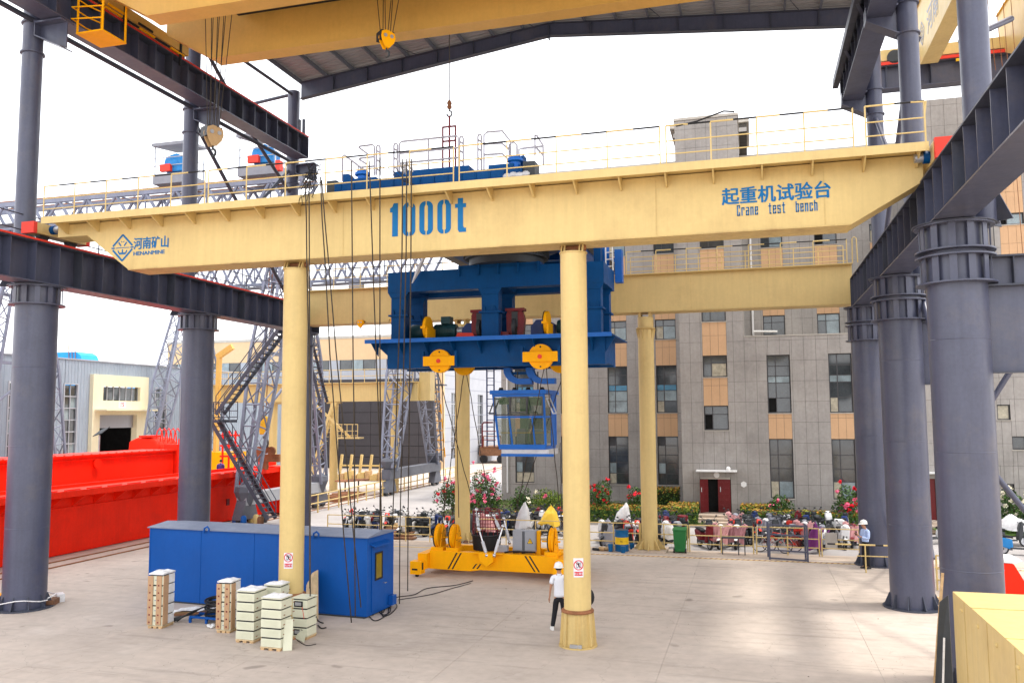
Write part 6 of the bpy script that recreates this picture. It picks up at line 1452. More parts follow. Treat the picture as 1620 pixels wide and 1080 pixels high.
# blue pallet with coil of black cable
PL = root('blue_pallet', 'low blue steel pallet under the coil of black cable', 'pallet', tuple(AZ(325, 985)))
p = AZ(300, 984); 
for dy in (0, .45, .9): pbar('pallet_bar', (p.x, p.y+dy, .16), (p.x+1.15, p.y+dy-.05, .16), .07, .05, 'cblue', PL)
for dx in (.02, .55, 1.1):
    pbar('pallet_bar', (p.x+dx, p.y-.03, .12), (p.x+dx, p.y+.95, .1), .06, .05, 'cblue', PL)
    for dy in (0, .88): pbar('pallet_leg', (p.x+dx, p.y+dy, 0), (p.x+dx, p.y+dy, .14), .06, .06, 'cblue', PL)
CO = root('cable_coil', 'heap of coiled black cable on the blue pallet', 'cable coil', (p.x+.7, p.y+.4, .19))
for k in range(15):
    rr = .44-.018*(k % 6); pts = []
    for i in range(25):
        a_ = 2*math.pi*i/24; pts.append((p.x+.68+rr*math.cos(a_)*.95+.02*math.sin(k), p.y+.42+rr*math.sin(a_)*.8, .22+.035*k*.8+.06*math.sin(a_+k)))
    MB().path(pts, .022, 5, False).build('cable_loop', 'black', CO, True)
for k in range(5): MB().path([(p.x+.3, p.y+.2+.05*k, .4), (p.x+.05, p.y+.1*k, .3), (p.x-.2, p.y-.05+.1*k, .15), (p.x-.35-.1*k, p.y-.1, .03)], .02, 5).build('cable_loop', 'black', CO, True)
t = root('film_bundle', 'flat bundle of wrapped laths lying beside the container', 'bundle', tuple(AZ(285, 975)))
p = AZ(272, 975)
for k in range(5): pbar('lath', (p.x+.02*k, p.y+.1*k, .05+.03*(k % 2)), (p.x+1.5-.03*k, p.y+.95+.05*k, .08), .09, .05, 'wood' if k % 2 else 'brown', t)
b = MB(); vs = []
for j in range(5):
    for i in range(9): vs.append((p.x+i*.16, p.y+.62*i*.16+j*.14-.05, .10+rnd.uniform(0, .09)))
b.add(vs, [(j*9+i, j*9+i+1, (j+1)*9+i+1, (j+1)*9+i) for j in range(4) for i in range(8)]); b.build('wrap_film', 'plastic', t)
t = root('scrap_rags', 'white rag scraps on the floor beside the blue pallet', 'rag', tuple(AZ(330, 993)))
for k in range(7): p = AZ(326+rnd.uniform(0, 12), 989+rnd.uniform(0, 5)); MB().ball((p.x, p.y, .03), .06, 7, 4, (1, 1, .6)).build('rag', 'plastic', t)
# loops of cable on the floor
def cable(lab, pts, r=.014, mn='black', nm='floor_cable'):
    P_ = [V(p) for p in pts]; out = []
    for i in range(len(P_)-1):
        p0, p1, p2, p3 = P_[max(i-1, 0)], P_[i], P_[i+1], P_[min(i+2, len(P_)-1)]
        for k in range(6):
            t_ = k/6; out.append(.5*((2*p1)+(p2-p0)*t_+(2*p0-5*p1+4*p2-p3)*t_**2+(3*p1-p0-3*p2+p3)*t_**3))
    out.append(P_[-1]); return tag(MB().path(out, r, 6).build(nm, mn, None, True), lab, 'cable')
g = lambda px, py, z=.018: tuple(AZ(px, py, z))
cable('black cable winding from the container corner to under the spreader', [g(606, 968), g(622, 946), g(655, 940), g(676, 930), g(720, 925), g(748, 918)])
cable('thin black cable lying straight between the ropes and the spreader', [g(630, 948), g(680, 940), g(715, 930), g(745, 922)], .012)
for k, (lab, pts) in enumerate((('loose black cable loop on the floor, nearest to the container corner', [g(585, 975), g(592, 981), g(603, 978), g(614, 968), g(612, 955), g(600, 960), g(590, 972)]),
                 ('tangled black cable by the socket box of the container', [g(606, 950, .3), g(612, 955, .05), g(618, 965), g(608, 972), g(600, 966), g(610, 958)]),
                 ('wider black cable loop under the hanging ropes', [g(608, 940, .3), g(620, 950), g(628, 958), g(618, 970), g(606, 974), g(604, 966)]))): cable(lab, pts, .016)
cable('short black cable on the floor right of the short stack', [g(503, 988), g(508, 993), g(516, 992)], .018); cable('black cable curling behind the short box stack', [g(500, 975, .5), g(504, 982, .1), g(512, 985)], .018)
cable('thin red wire hanging from the open box front', [g(478, 960, .9), g(481, 985, .4), g(472, 1003, .1), g(466, 1010)], .008, 'redb')
cable('green and black wire lying before the fallen panel', [g(470, 1012), g(485, 1020), g(500, 1018)], .010)

# ================================================================ SPREADER FRAME
SP = root('spreader', 'orange yellow container spreader frame with sheaves and a grey cabinet, on the floor', 'spreader', (-9.2, 30.6, 0))
sa = AY(679, 900, 29.7); ang = R(-2.2)
sx0, sx1, sy0, sy1 = -11.6, -6.75, 29.7, 31.5
c0 = (sx0, sy0)
def sb(nm, lo, hi, mn='orange', par=SP, bevel=.01): return MB().box(lo, hi).rotz(ang, c0).build(nm, mn, par, bevel=bevel)
MB().prism([(sx0, .22), (sx0+1.6, .20), (sx0+2.0, .26), (sx1, .26), (sx1, .86), (sx0, .88)], sy0, sy0+.28).rotz(ang, c0).build('side_beam', 'orange', SP, bevel=.01)
MB().prism([(sx0, .22), (sx1, .22), (sx1, .86), (sx0, .88)], sy1-.28, sy1).rotz(ang, c0).build('side_beam', 'orange', SP, bevel=.01)
for x in (sx0+.01, sx0+1.7, -8.2, sx1-.5): sb('cross_beam', (x, sy0+.285, .45), (x+.45, sy1-.285, .84))
sb('end_beam', (sx0-.36, sy0-.25, .24), (sx0-.005, sy1+.25, .80)); sb('end_beam', (sx1+.005, sy0-.25, .24), (sx1+.36, sy1+.25, .80))
for xx in (sx0-.5, sx1+.02):
    for yy in (sy0-.62, sy1+.2):
        h_ = sb('corner_casting', (xx, yy, .10), (xx+.42, yy+.42, .56)); sb('slot', (xx+.08, yy-.006, .25), (xx+.3, yy-.001, .31), 'black', h_, 0)
        b = MB().box((xx+.421, yy+.12, .25), (xx+.425, yy+.25, .5)).rotz(ang, c0).build('slot', 'black', h_)
        MB().lathe((xx+.2, yy+.2, 0), [(.06, .0), (.075, .05), (.05, .1)], 12).rotz(ang, c0).build('twistlock', 'black', h_, True)
def stripes(x, z0, z1, dx, n=2, w_=.06, gap=.16):
    for k in range(n):
        xx = x+k*gap; MB().prism([(xx, z0), (xx+w_, z0), (xx+w_+dx, z1), (xx+dx, z1)], sy0-.006, sy0-.001).rotz(ang, c0).build('black_stripe', 'black', SP)
stripes(sx0+.72, .25, .84, .34); stripes(sx0+1.68, .30, .48, .14); stripes(sx0+4.02, .30, .84, -.36)
for xx in (sx0+.15, sx0+.75, sx1-.35):
    w_ = .2
    s_ = MB().lathe((xx+.13, sy0+.35, 1.38), [(.44, -.07), (.44, -.05), (.40, -.02), (.40, .01), (.44, .04), (.44, .06)], 30, 'x').rotz(ang, c0).build('sheave', 'orange', SP, True)
    MB().lathe((xx+.13, sy0+.35, 1.38), [(.455, -.11), (.455, -.072)], 30, 'x').rotz(ang, c0).build('black_rim', 'black', s_, True)
    MB().prism([(sy0+.05, .85), (sy0+.7, .85), (sy0+.52, 1.35), (sy0+.35, 1.8), (sy0+.18, 1.35)], xx+.22, xx+.26, 'x').rotz(ang, c0).build('sheave_cheek', 'orange', s_)
    for a_ in range(5): sb('sheave_hole', (xx+.262, sy0+.33+.2*math.cos(a_*1.25), 1.36+.2*math.sin(a_*1.25)), (xx+.266, sy0+.37+.2*math.cos(a_*1.25), 1.40+.2*math.sin(a_*1.25)), 'black', s_, 0)
    sb('sheave_arm', (xx-.28, sy0+.3, 1.30), (xx+.4, sy0+.36, 1.36), 'orange', s_)
    sb('sheave_foot', (xx-.12, sy0+.05, .86), (xx+.36, sy0+.62, 1.0))
    MB().lathe((xx-.12, sy0+.9, .0), [(.07, .88), (.07, 1.1)], 10).rotz(ang, c0).build('buffer', 'dgrey', SP)
# bracket in the middle with actuators
bx_ = sx0+2.28
MB().prism([(bx_-.26, .92), (bx_+.28, .92), (bx_+.30, .62), (bx_+.06, .44), (bx_-.2, .62)], sy0-.30, sy0-.005).rotz(ang, c0).build('centre_bracket', 'orange', SP, bevel=.01)
sb('bracket_plate', (bx_-.55, sy0-.16, .86), (bx_+.6, sy0-.005, .90))
def act(p, q):
    p, q = V(p), V(q); m_ = p.lerp(q, .55); ptube('actuator_rod', p, q, .03, 'chrome', SP, 8); ptube('actuator_barrel', p.lerp(q, .12), m_, .06, 'silver', SP, 10)
    MB().ball(tuple(p), .07, 8, 5).build('actuator_eye', 'chrome', SP, True); MB().ball(tuple(q), .08, 8, 5).build('actuator_eye', 'chrome', SP, True)
A0 = AY(770, 878, 29.35); B0 = AY(782, 878, 29.35)
act(A0, AY(758, 838, 29.6)); act(B0, AY(796, 832, 29.6)); act(AY(806, 858, 30.8), AY(797, 820, 31.0)); act(AY(757, 836, 29.6), AY(754, 806, 30.2)); act(AY(790, 836, 29.7), AY(781, 815, 30.2))
# cable basket: black tub and wire cage
p = AY(770, 860, 30.6); TB = root('cable_basket', 'round black cable tub with a red wire cage, standing in the spreader frame', 'basket', (p.x, 30.6, .85))
MB().lathe((p.x, 30.6, 0), [(.5, .86), (.55, 1.35), (.58, 1.37), (.58, 1.41), (.52, 1.42), (.5, 1.1)], 28).build('tub', 'black', TB, True)
for k in range(16):
    a_ = 2*math.pi*k/16; ptube('cage_wire', (p.x+.53*math.cos(a_), 30.6+.53*math.sin(a_), 1.4), (p.x+.50*math.cos(a_), 30.6+.50*math.sin(a_), 2.3), .012, 'maroon', TB, 5)
for z in (1.6, 1.85, 2.1, 2.3): MB().path([(p.x+.51*math.cos(2*math.pi*i/24), 30.6+.51*math.sin(2*math.pi*i/24), z) for i in range(25)], .014, 5, False).build('cage_hoop', 'maroon', TB)
# grey control cabinet
a_ = AY(811, 838, 30.0); b_ = AY(848, 872, 30.0)
KC = root('control_cabinet', 'grey two door control cabinet with a yellow warning triangle, on the spreader', 'cabinet', (a_.x, 30, .9))
pbox('cabinet_body', (a_.x, 30.0, b_.z), (b_.x, 30.35, a_.z), 'greyp', KC); xm = a_.x+(b_.x-a_.x)*.47
for (u, v_) in ((a_.x+.03, xm-.04), (xm+.05, b_.x-.03)): pbox('cabinet_door', (u, 29.97, b_.z+.03), (v_, 29.998, a_.z-.03), 'greyp', KC)
for x in (xm-.02, xm+.03): pbox('door_edge', (x-.015, 29.965, b_.z+.03), (x+.01, 29.969, a_.z-.03), 'dgrey', KC)
xc_ = xm+.25; zc_ = (a_.z+b_.z)/2
MB().prism([(xc_-.11, zc_-.09), (xc_+.11, zc_-.09), (xc_, zc_+.11)], 29.961, 29.966).build('warning_triangle', 'signb', KC)
MB().prism([(xc_-.085, zc_-.075), (xc_+.085, zc_-.075), (xc_, zc_+.085)], 29.955, 29.960).build('triangle_face', 'yellowp', KC)
MB().prism([(xc_+.0, zc_-.06), (xc_+.02, zc_-.005), (xc_+.005, zc_-.005), (xc_+.015, zc_+.045), (xc_-.02, zc_-.02), (xc_-.003, zc_-.02)], 29.95, 29.9545).build('lightning_bolt', 'signb', KC)
for x in (a_.x+.1, b_.x-.1): pbox('cabinet_foot', (x-.04, 30.05, .8), (x+.04, 30.3, b_.z), 'orange', KC)
pbox('cabinet_post', (b_.x+.003, 30.1, .8), (b_.x+.14, 30.2, a_.z-.02), 'orange', KC); pbox('side_box', (b_.x+.35, 30.3, 1.0), (b_.x+.55, 30.5, 1.3), 'dgrey', KC)
for k in range(5): cable_pts = [(a_.x-.25+.16*k, 29.8, .9+.03*(k % 2)), (a_.x+.1+.16*k, 29.75, .95), (a_.x+.5+.1*k, 29.8, .93)]; MB().path(cable_pts, .03, 6).build('conduit', 'black', SP, True)
pbox('small_motor', (a_.x-.55, 29.8, .9), (a_.x-.15, 30.0, 1.12), 'greyp', SP)

# ================================================================ HANGING ROPES
def rope(lab, p, q, r=.018, sag=0., mn='rope', grp='ropes hanging down beside the blue container', nm='hanging_rope'):
    p, q = V(p), V(q); pts = [p.lerp(q, i/12)+V((sag*math.sin(math.pi*i/12), 0, 0))+V((.012*math.sin(i*2.1+p.x*9), 0, 0)) for i in range(13)]
    return tag(MB().path(pts, r, 5).build(nm, mn, None, True), lab, 'rope', grp)
YR = 20.35
for i, (xa, ya_, xb, yb_, yd, sg, lab) in enumerate((
    (483, 285, 490, 930, 20.6, .05, 'leftmost rope falling in front of the yellow column by the container'), (489, 285, 491, 985, 20.6, .0, 'second rope falling along the right edge of the left yellow column'),
    (507, 280, 556, 984, 22.35, -.10, 'rope bending over the container roof towards its right corner'), (509, 285, 571, 960, 22.5, -.05, 'rope slanting across the blue container front'),
    (556, 255, 562, 975, 22.4, .0, 'rope between the left yellow column and the container door'), (584, 255, 607, 945, 24.8, .02, 'rope falling past the right end of the container'),
    (601, 250, 601, 930, 24.8, .0, 'rope ending at the container socket box'))):
    a, b_ = AY(xa, ya_, YR), AY(xb, yb_, yd)
    if b_.z < 0: b_.z = 0.01
    f_ = (412-ya_)/(yb_-ya_); mid = AY(xa+(xb-xa)*f_+sg*20, 412, 20.55)
    tag(MB().path([a, a.lerp(mid, .5)+V((sg*.2, 0, 0)), mid, mid.lerp(b_, .25)+V((sg*.6, 0, 0)), mid.lerp(b_, .5)+V((sg*.7+.02, 0, 0)), mid.lerp(b_, .75)+V((sg*.4, 0, 0)), b_], .018, 5).build('hanging_rope', 'rope', None, True), lab, 'rope', 'ropes hanging down beside the blue container')
for i, (xa, xb, yb_, lab) in enumerate(((637, 620, 950, 'left rope of the three crossing the zeros of 1000t'), (643.5, 632, 955, 'middle rope of the three crossing the zeros of 1000t'), (651, 645, 935, 'right rope of the three crossing the zeros of 1000t'))):
    a = AY(xa, 252, YR); b_ = AZ(xb, yb_); mid = AY(xa-(xa-xb)*.45, 590, 22.2)
    tag(MB().path([a, AY(xa-1, 400, 20.4), mid, (b_.x, b_.y, 2.2), (b_.x, b_.y, .01)], .018, 5).build('hanging_rope', 'rope', None, True), lab, 'rope', 'ropes hanging down beside the blue container')
gr2 = 'hoist ropes between the frame sheaves and the spreader'
for (xa, ya_, da, xb, yb_, db, lab) in ((691, 583, 27.85, 748, 795, 30.2, 'rope slanting right from the left orange sheave'), (700, 583, 27.85, 703, 822, 30.0, 'near vertical rope below the left orange sheave'),
    (734, 590, 29.4, 700, 822, 30.0, 'rope slanting left from the small inner sheave'), (738, 590, 29.4, 778, 815, 30.4, 'rope slanting right from the small inner sheave'), (720, 585, 29.4, 726, 818, 30.0, 'vertical rope to the second spreader sheave'),
    (861, 580, 27.85, 812, 836, 30.2, 'rope slanting left across the cabin glass'), (864, 580, 27.85, 888, 830, 30.0, 'rope slanting right past the cabin side'), (893, 585, 29.4, 826, 790, 30.6, 'rope slanting left behind the cabin corner'), (886, 700, 30, 889, 830, 30.0, 'short rope above the right spreader sheave')):
    rope(lab, AY(xa, ya_, da), AY(xb, yb_, db), .016, 0, 'rope', gr2, 'hoist_rope')
# clips and tangled wire where ropes leave the walkway
t = root('rope_tangle', 'tangle of dark wires tied to the walkway railing left of the blue trolley', 'wire tangle', (-11.5, 20.4, 12.4))
for k in range(16):
    c_ = AY(489+rnd.uniform(-8, 12), 290+rnd.uniform(-25, 20), 20.5); pts = [c_+V((rnd.uniform(-.22, .22), rnd.uniform(-.05, .05), rnd.uniform(-.35, .3))) for _ in range(5)]
    MB().path(pts, .011, 4).build('wire', 'black', t, True)
for k in range(7):
    c_ = AY(640+rnd.uniform(-7, 12), 258+rnd.uniform(-6, 12), 20.5); pts = [c_+V((rnd.uniform(-.12, .12), rnd.uniform(-.05, .05), rnd.uniform(-.22, .2))) for _ in range(4)]
    MB().path(pts, .016, 4).build('white_tape', 'silver', t, True)
for k in range(4):
    a, b_ = AY(600+k*14, 262+k*3, 20.7), AY(680-k*10, 300-k*3, 20.9); MB().path([a, a.lerp(b_, .5)+V((0, 0, -.12)), b_], .012, 4).build('wire', 'black', t, True)

# ================================================================ RIGHT SIDE
# corner of a cream sheet metal box, bottom right
YB_ = root('cream_box', 'large cream sheet metal box with rivet bosses at the bottom right corner', 'box', (5, 14, 0))
bxx, byy = 3.61, 18.34
MB().box((bxx, 6.2, .02), (bxx+3.4, byy, 2.38)).build('box_body', 'cream', YB_, bevel=.01)
for k in range(5): pbox('lid_seam', (bxx-.004, byy-1.5-k*2.1, 2.381), (bxx+3.42, byy-1.46-k*2.1, 2.392), 'creamd', YB_)
for k in range(6): pbox('side_seam', (bxx-.008, byy-.95-k*1.55, .05), (bxx-.002, byy-.92-k*1.55, 2.36), 'creamd', YB_)
for k in range(6): MB().ball((bxx-.005, byy-.72-k*1.15, 2.18-.02*k), .055, 10, 5, (.5, 1.3, .7)).build('boss', 'cream', YB_, True)
for y, z in ((byy-2.0, .9), (byy-3.2, 1.3)): pbox('hasp', (bxx-.02, y, z), (bxx-.002, y+.12, z+.2), 'creamd', YB_)
t = root('timber_prop', 'grey board and pale stakes standing behind the cream box corner', 'board', (3.3, 18.7, 0))
MB().hexa([(3.20, 18.5, 0), (3.54, 18.36, 0), (3.56, 18.42, 0), (3.22, 18.56, 0), (3.38, 18.4, 2.15), (3.54, 18.38, 2.3), (3.56, 18.44, 2.3), (3.40, 18.46, 2.15)]).build('board', 'dgrey', t)
pbar('stake', (3.20, 18.6, 0), (3.53, 18.75, 2.65), .05, .04, 'wood', t); pbar('stake', (3.3, 18.2, .1), (3.42, 18.32, 1.5), .03, .04, 'plastic', t)
t = root('debris_heap', 'white and dark scraps at the foot of the middle right column', 'clutter', (4.9, 28.4, 0))
for k in range(10): p = AZ(1478+rnd.uniform(-8, 18), 955+rnd.uniform(-8, 10)); pbox('scrap', (p.x-.15, p.y-.1, .0), (p.x+.2, p.y+.1, .06+.15*rnd.random()), ('plastic', 'dgrey', 'wood')[k % 3], t, rz=k*.7)
t = root('red_barrier', 'red sloping barrier with a white rail behind the thick column', 'barrier', (8, 31.5, 0))
a, b_ = AZ(1583, 938), AZ(1617, 938)
MB().prism([(a.x-.4, 0), (b_.x+.25, 0), (b_.x-.25, .95), (a.x-.4, 1.0)], a.y-.1, a.y+.6).build('barrier_body', 'red', t, bevel=.02); MB().prism([(a.x-.4, 1.02), (b_.x-.2, .97), (b_.x+.0, 1.07), (a.x-.4, 1.12)], a.y-.1, a.y+1.2).build('white_rail', 'white', t)
# neighbouring bay: runway beam across, amber girders running away from us
RB = root('cross_runway_beam', 'grey runway beam of the next bay crossing behind the right columns', 'runway beam', (12, 40, 15))
za, zb_ = AY(1436, 105, 44).z, AY(1436, 139, 44).z
x0_ = AY(1390, 120, 44).x
pbox('web', (x0_, 44.0, zb_), (x0_+24, 44.06, za), 'steel', RB); pbox('bottom_flange', (x0_, 43.7, zb_-.05), (x0_+24, 44.35, zb_-.001), 'steel', RB); pbox('top_flange', (x0_, 43.7, za+.001), (x0_+24, 44.35, za+.05), 'steeld', RB); pbox('red_rail', (x0_, 43.65, za+.052), (x0_+24, 43.75, za+.2), 'redb', RB)
for k in range(12): pbox('stiffener', (x0_+.3+k*2, 43.72, zb_+.002), (x0_+.34+k*2, 43.998, za-.002), 'steeld', RB)
for k in range(3): pbox('yellow_clip', (x0_+3.4+k*3.2, 43.62, za-.15), (x0_+4.6+k*3.2, 43.69, za-.02), 'yellowp', RB)
NB = root('bay_crane', 'amber double girder crane of the next bay at the top right corner', 'overhead crane', (9, 34, 17))
def gird(xa, zlo, zhi, y0, y1, w_):
    MB().prism([(y1, zlo+1.1), (y1, zhi), (y0, zhi), (y0, zlo), (y1-2.2, zlo)], xa, xa+w_, 'x').build('bridge_girder', 'cream', NB)
    pbox('top_flange', (xa-.08, y0, zhi+.002), (xa+w_+.08, y1, zhi+.06), 'amber', NB)
p = AY(1452, 95, 43.5); gz = za+.3
gird(p.x-.1, gz-.9, gz+1.9, 32.5, 44.6, .75)
p2 = AY(1592, 80, 43.5); gird(p2.x, gz-.9, gz+1.9, 32.5, 44.6, .75)
pbox('end_carriage', (p.x-1.6, 43.75, gz), (p2.x+2.4, 44.35, gz+.55), 'cream', NB)
for x in (p.x-1.0, p.x+2.6, p2.x-1.2): MB().lathe((x, 43.7, gz+.12), [(.34, -.05), (.34, .1)], 20, 'y').build('wheel', 'dgrey', NB, True)
railing(NB, (p.x-.8, 33, gz+1.9), (p.x-.8, 43, gz+1.9), 1.0, 8, 'cream', r=.025)
pbox('trolley_beam', (p.x+.5, 36.0, gz+2.0), (p2.x+.4, 36.5, gz+2.5), 'amber', NB); pbox('trolley_beam', (p.x+.5, 39.2, gz+.9), (p2.x+.4, 39.7, gz+1.4), 'amber', NB); pbox('lamp_unit', (p.x+1.2, 34, gz+2.3), (p.x+2.5, 34.5, gz+2.6), 'dgrey', NB)
for k in range(6): ptube('hoist_rope', (p.x+1.3+k*.35, 38.5+.3*(k % 2), 6.5 if k > 3 else gz-3), (p.x+1.2+k*.3, 38.5, gz+1.2), .014, 'rust', NB, 5)
text('bay_lettering', '河南', 1.25, (p.x-.106, 40.6, gz-.2), 'greyp', NB, xdir=(0, -1, 0), ext=.004, off=.015)
b = MB(); lg = logo(0, 0, .55, 0); b.v = [(p.x-.104, 41.7+u, gz+.3+w_) for u, v_, w_ in lg.v]; b.v = [(p.x-.104-.02*0+(v_*0), y_, z_) for (x_, y_, z_), (u, v_, w_) in zip(b.v, lg.v)]
b.v = [(p.x-.108+v_, 41.7+u, gz+.3+w_) for u, v_, w_ in lg.v]; b.f = lg.f; b.mi = lg.mi; b.build('diamond_emblem', 'greyp', NB)
MB().lathe((0, 0, 0), [(.12, 0), (.12, 8)], 12, 'x').v
a, b2 = AY(1436, 62, 40), AY(1452, 66, 40); t = root('bay_tie', 'sloping grey tie tubes of the next bay between the upper right columns', 'tie tube', (8, 38, 18))
ptube('tie_tube', AY(1420, 53, 38), AY(1456, 64, 38), .14, 'steel', t, 10); ptube('tie_tube', AY(1520, 66, 34), AY(1600, 30, 36), .12, 'steel', t, 10)
sheave_hook('hook_block', 'small orange hook block under the right column bracket', tuple(AY(1572, 508, 30)), .62, 'orange', 9.0, 2, .2, 0, 'orange')
for px, py in ((570, 512), (622, 506)): p = AY(px, py, 36.6); sheave_hook('hook_block', ('small yellow' if px < 600 else 'tiny dark')+' hook hanging below the rear cream girder '+('left of the hoist frame' if px < 600 else 'at the hoist frame post'), tuple(p+V((0, 0, .0))), .42, 'orange', 10.25, 2, .2, 0, 'orange')
# ================================================================ RAILINGS BY THE SCOOTERS
gF = 'cream tube railing panels in front of the parked scooters'
labs = ('cream tube railing panel at the far left end, over brown boards', 'cream tube railing panel before the red and white motorcycle', 'cream tube railing panel behind the spreader', 'cream tube railing panel between the nearest column and the blue drum',
        'cream tube railing panel left of the green bin', 'cream tube railing panel right of the green bin', 'cream tube railing panel behind the dark rack', 'cream tube railing panel ending at the man in pale blue')
segs = [(518, 602), (604, 680), (755, 895), (930, 1012), (1014, 1088), (1091, 1192), (1197, 1296), (1300, 1420)]
XF = lambda px: AZ(px, 870+.012*(px-900)).x
for (pa, pb_), lab in zip(segs, labs):
    y = 37.25; xa, xb = AY(pa, 860, y).x, AY(pb_, 860, y).x
    t = root('tube_railing', lab, 'railing', ((xa+xb)/2, y, 0), gF); railing(t, (xa, y, 0), (xb, y, 0), 1.12, 2 if pb_-pa < 130 else 3, 'cream', rails=(1., .62, .30), r=.028)
t = root('tube_railing', 'short striped railing before the foot of the farthest right column', 'railing', (4.5, 33.8, 0), gF)
a, b_ = AZ(1330, 938), AZ(1475, 945)
a = AY(1310, 893, 33.9); b_ = AY(1412, 897, 33.9)
for x in (b_.x-.9, b_.x+.1): ptube('post', (x, 33.9, 0), (x, 33.9, 1.0), .026, 'cream', t)
for z in (1.0,): 
    for i in range(8): ptube('rail_stripe', (a.x+(b_.x-a.x)*i/8, 33.9, z), (a.x+(b_.x-a.x)*(i+1)/8, 33.9, z), .03, 'black' if i % 3 == 0 else 'cream', t)
ptube('rail', (b_.x-1.2, 33.9, .6), (b_.x, 33.9, .6), .02, 'cream', t)
t = root('tube_railing', 'cream railing panel seen between the two biggest right columns', 'railing', (6.4, 31, 0), gF)
railing(t, (5.7, 31.2, 0), (6.7, 30.4, 0), 1.12, 1, 'cream', rails=(1., .62, .3), r=.03)
t = root('paper_notice', 'blank grey board hung on the railing near the man in pale blue', 'board', tuple(AY(1315, 850, 37.1)))
a, b_ = AY(1305, 842, 37.2), AY(1325, 866, 37.2); pbox('notice_board', (a.x, 37.17, b_.z), (b_.x, 37.2, a.z), 'kerb', t)
# dark steel rack and small table
t = root('steel_rack', 'dark grey steel rack frame standing before the bicycles', 'rack', (1.5, 36.6, 0))
a, b_ = AZ(1218, 885), AZ(1278, 888); 
for x, y in ((a.x, a.y+.1), (b_.x, b_.y-.1), (a.x-.05, a.y+.7), (b_.x-.05, b_.y+.5)): pbar('rack_post', (x, y, 0), (x, y, 1.42), .07, .07, 'steel', t)
for z in (.06, .38, 1.0, 1.38): pbar('rack_bar', (a.x, a.y+.1, z), (b_.x, b_.y-.1, z), .05, .06, 'steel', t)
for z in (.06, 1.38): pbar('rack_bar', (b_.x, b_.y-.1, z), (b_.x-.05, b_.y+.5, z), .05, .06, 'steel', t)
for k in range(6): pbar('lacing', (b_.x, b_.y-.1+.1*k, .1+.22*k), (b_.x, b_.y-.1+.1*((k+2) % 3), .3+.22*k), .04, .04, 'steel', t)
t = root('work_bench', 'small dark green bench standing before the pink covered scooters', 'bench', (-.9, 37.0, 0))
a, b_ = AZ(1142, 876), AZ(1180, 876); pbox('bench_top', (a.x, a.y-.1, .66), (b_.x, a.y+.35, .70), 'dgrey', t)
for x in (a.x+.03, (a.x+b_.x)/2+.2, b_.x-.03): ptube('leg', (x, a.y-.05, 0), (x, a.y-.05, .66), .022, 'dgrey', t)
# green wheelie bin
p = AZ(1076, 874); t = root('wheelie_bin', 'green two wheeled rubbish bin between the rear column and the railing', 'bin', (p.x, p.y, 0))
b = MB(); w_ = .27; b.hexa([(p.x-w_*.8, p.y-.1, .05), (p.x+w_*.8, p.y-.1, .05), (p.x+w_*.8, p.y+.35, .05), (p.x-w_*.8, p.y+.35, .05), (p.x-w_, p.y-.2, .95), (p.x+w_, p.y-.2, .95), (p.x+w_, p.y+.42, .95), (p.x-w_, p.y+.42, .95)]); b.build('bin_body', 'green', t, bevel=.02)
MB().hexa([(p.x-w_-.03, p.y-.25, .952), (p.x+w_+.03, p.y-.25, .952), (p.x+w_+.03, p.y+.46, .98), (p.x-w_-.03, p.y+.46, .98), (p.x-w_-.02, p.y-.22, .99), (p.x+w_+.02, p.y-.22, .99), (p.x+w_, p.y+.43, 1.04), (p.x-w_, p.y+.43, 1.04)]).build('lid', 'green', t, bevel=.01)
pbox('lower_lip', (p.x-.12, p.y-.13, .12), (p.x+.12, p.y-.101, .2), 'green', t)
for s in (-1, 1): MB().lathe((p.x+s*.24, p.y-.06, .1), [(.1, -.03), (.1, .03)], 16, 'x').build('wheel', 'black', t, True)
# blue drum with yellow band
p = AZ(984, 871); t = root('oil_drum', 'blue oil drum with a yellow band beside the rear cream column', 'drum', (p.x, p.y, 0))
for z0, z1, mn in ((0, .30, 'cblue2'), (.302, .60, 'yellowp'), (.602, .90, 'cblue2')):
    MB().lathe((p.x, p.y, 0), [(.29, z0), (.30, z0+.03), (.29, z0+.06), (.29, z1-.04), (.30, z1-.02), (.29, z1)], 28).build('drum_band', mn, t, True)
MB().lathe((p.x, p.y, 0), [(.27, .902), (.27, .91)], 24).build('drum_lid', 'dgrey', t)
text('drum_lettering', 'Texaco'[:0]+'Nexus', .13, (p.x-.02, p.y-.305, .40), 'signb', t, ext=.001) if False else text('drum_lettering', 'N ······', .12, (p.x-.02, p.y-.305, .40), 'signb', t, ext=.001)
for k, (px, py, mn, h) in enumerate(((966, 872, 'cblue2', .32), (986, 874, 'cblue2', .28), (1000, 868, 'cblue2', .24))):
    p = AZ(px, py); MB_ = MB().lathe((p.x, p.y, 0), [(.09, 0), (.11, h), (.1, h)], 14); o = MB_.build('small_tub', mn, None, True)
    tag(o, ('small blue tub left of the oil drum', 'small blue tub in front of the oil drum', 'small blue tub right of the oil drum')[k], 'tub', 'small blue tubs round the drum')
t = root('stone_rubble', 'pale stones and a black tube lying left of the blue drum', 'rubble', tuple(AZ(950, 870)))
for k in range(6): p = AZ(948+k*4, 870+(k % 2)); MB().ball((p.x, p.y, .1), .16-.01*k, 7, 4, (1.2, .8, .6)).build('stone', 'wood' if k % 2 else 'kerb', t)
p = AZ(938, 870); MB().path([(p.x, p.y, .06), (p.x+.3, p.y-.15, .06)], .06, 8).build('tube_piece', 'black', t, True)
t = root('rock_pile', 'pale rocks heaped at the foot of the cream column behind the spreader', 'rubble', tuple(AZ(730, 858)))
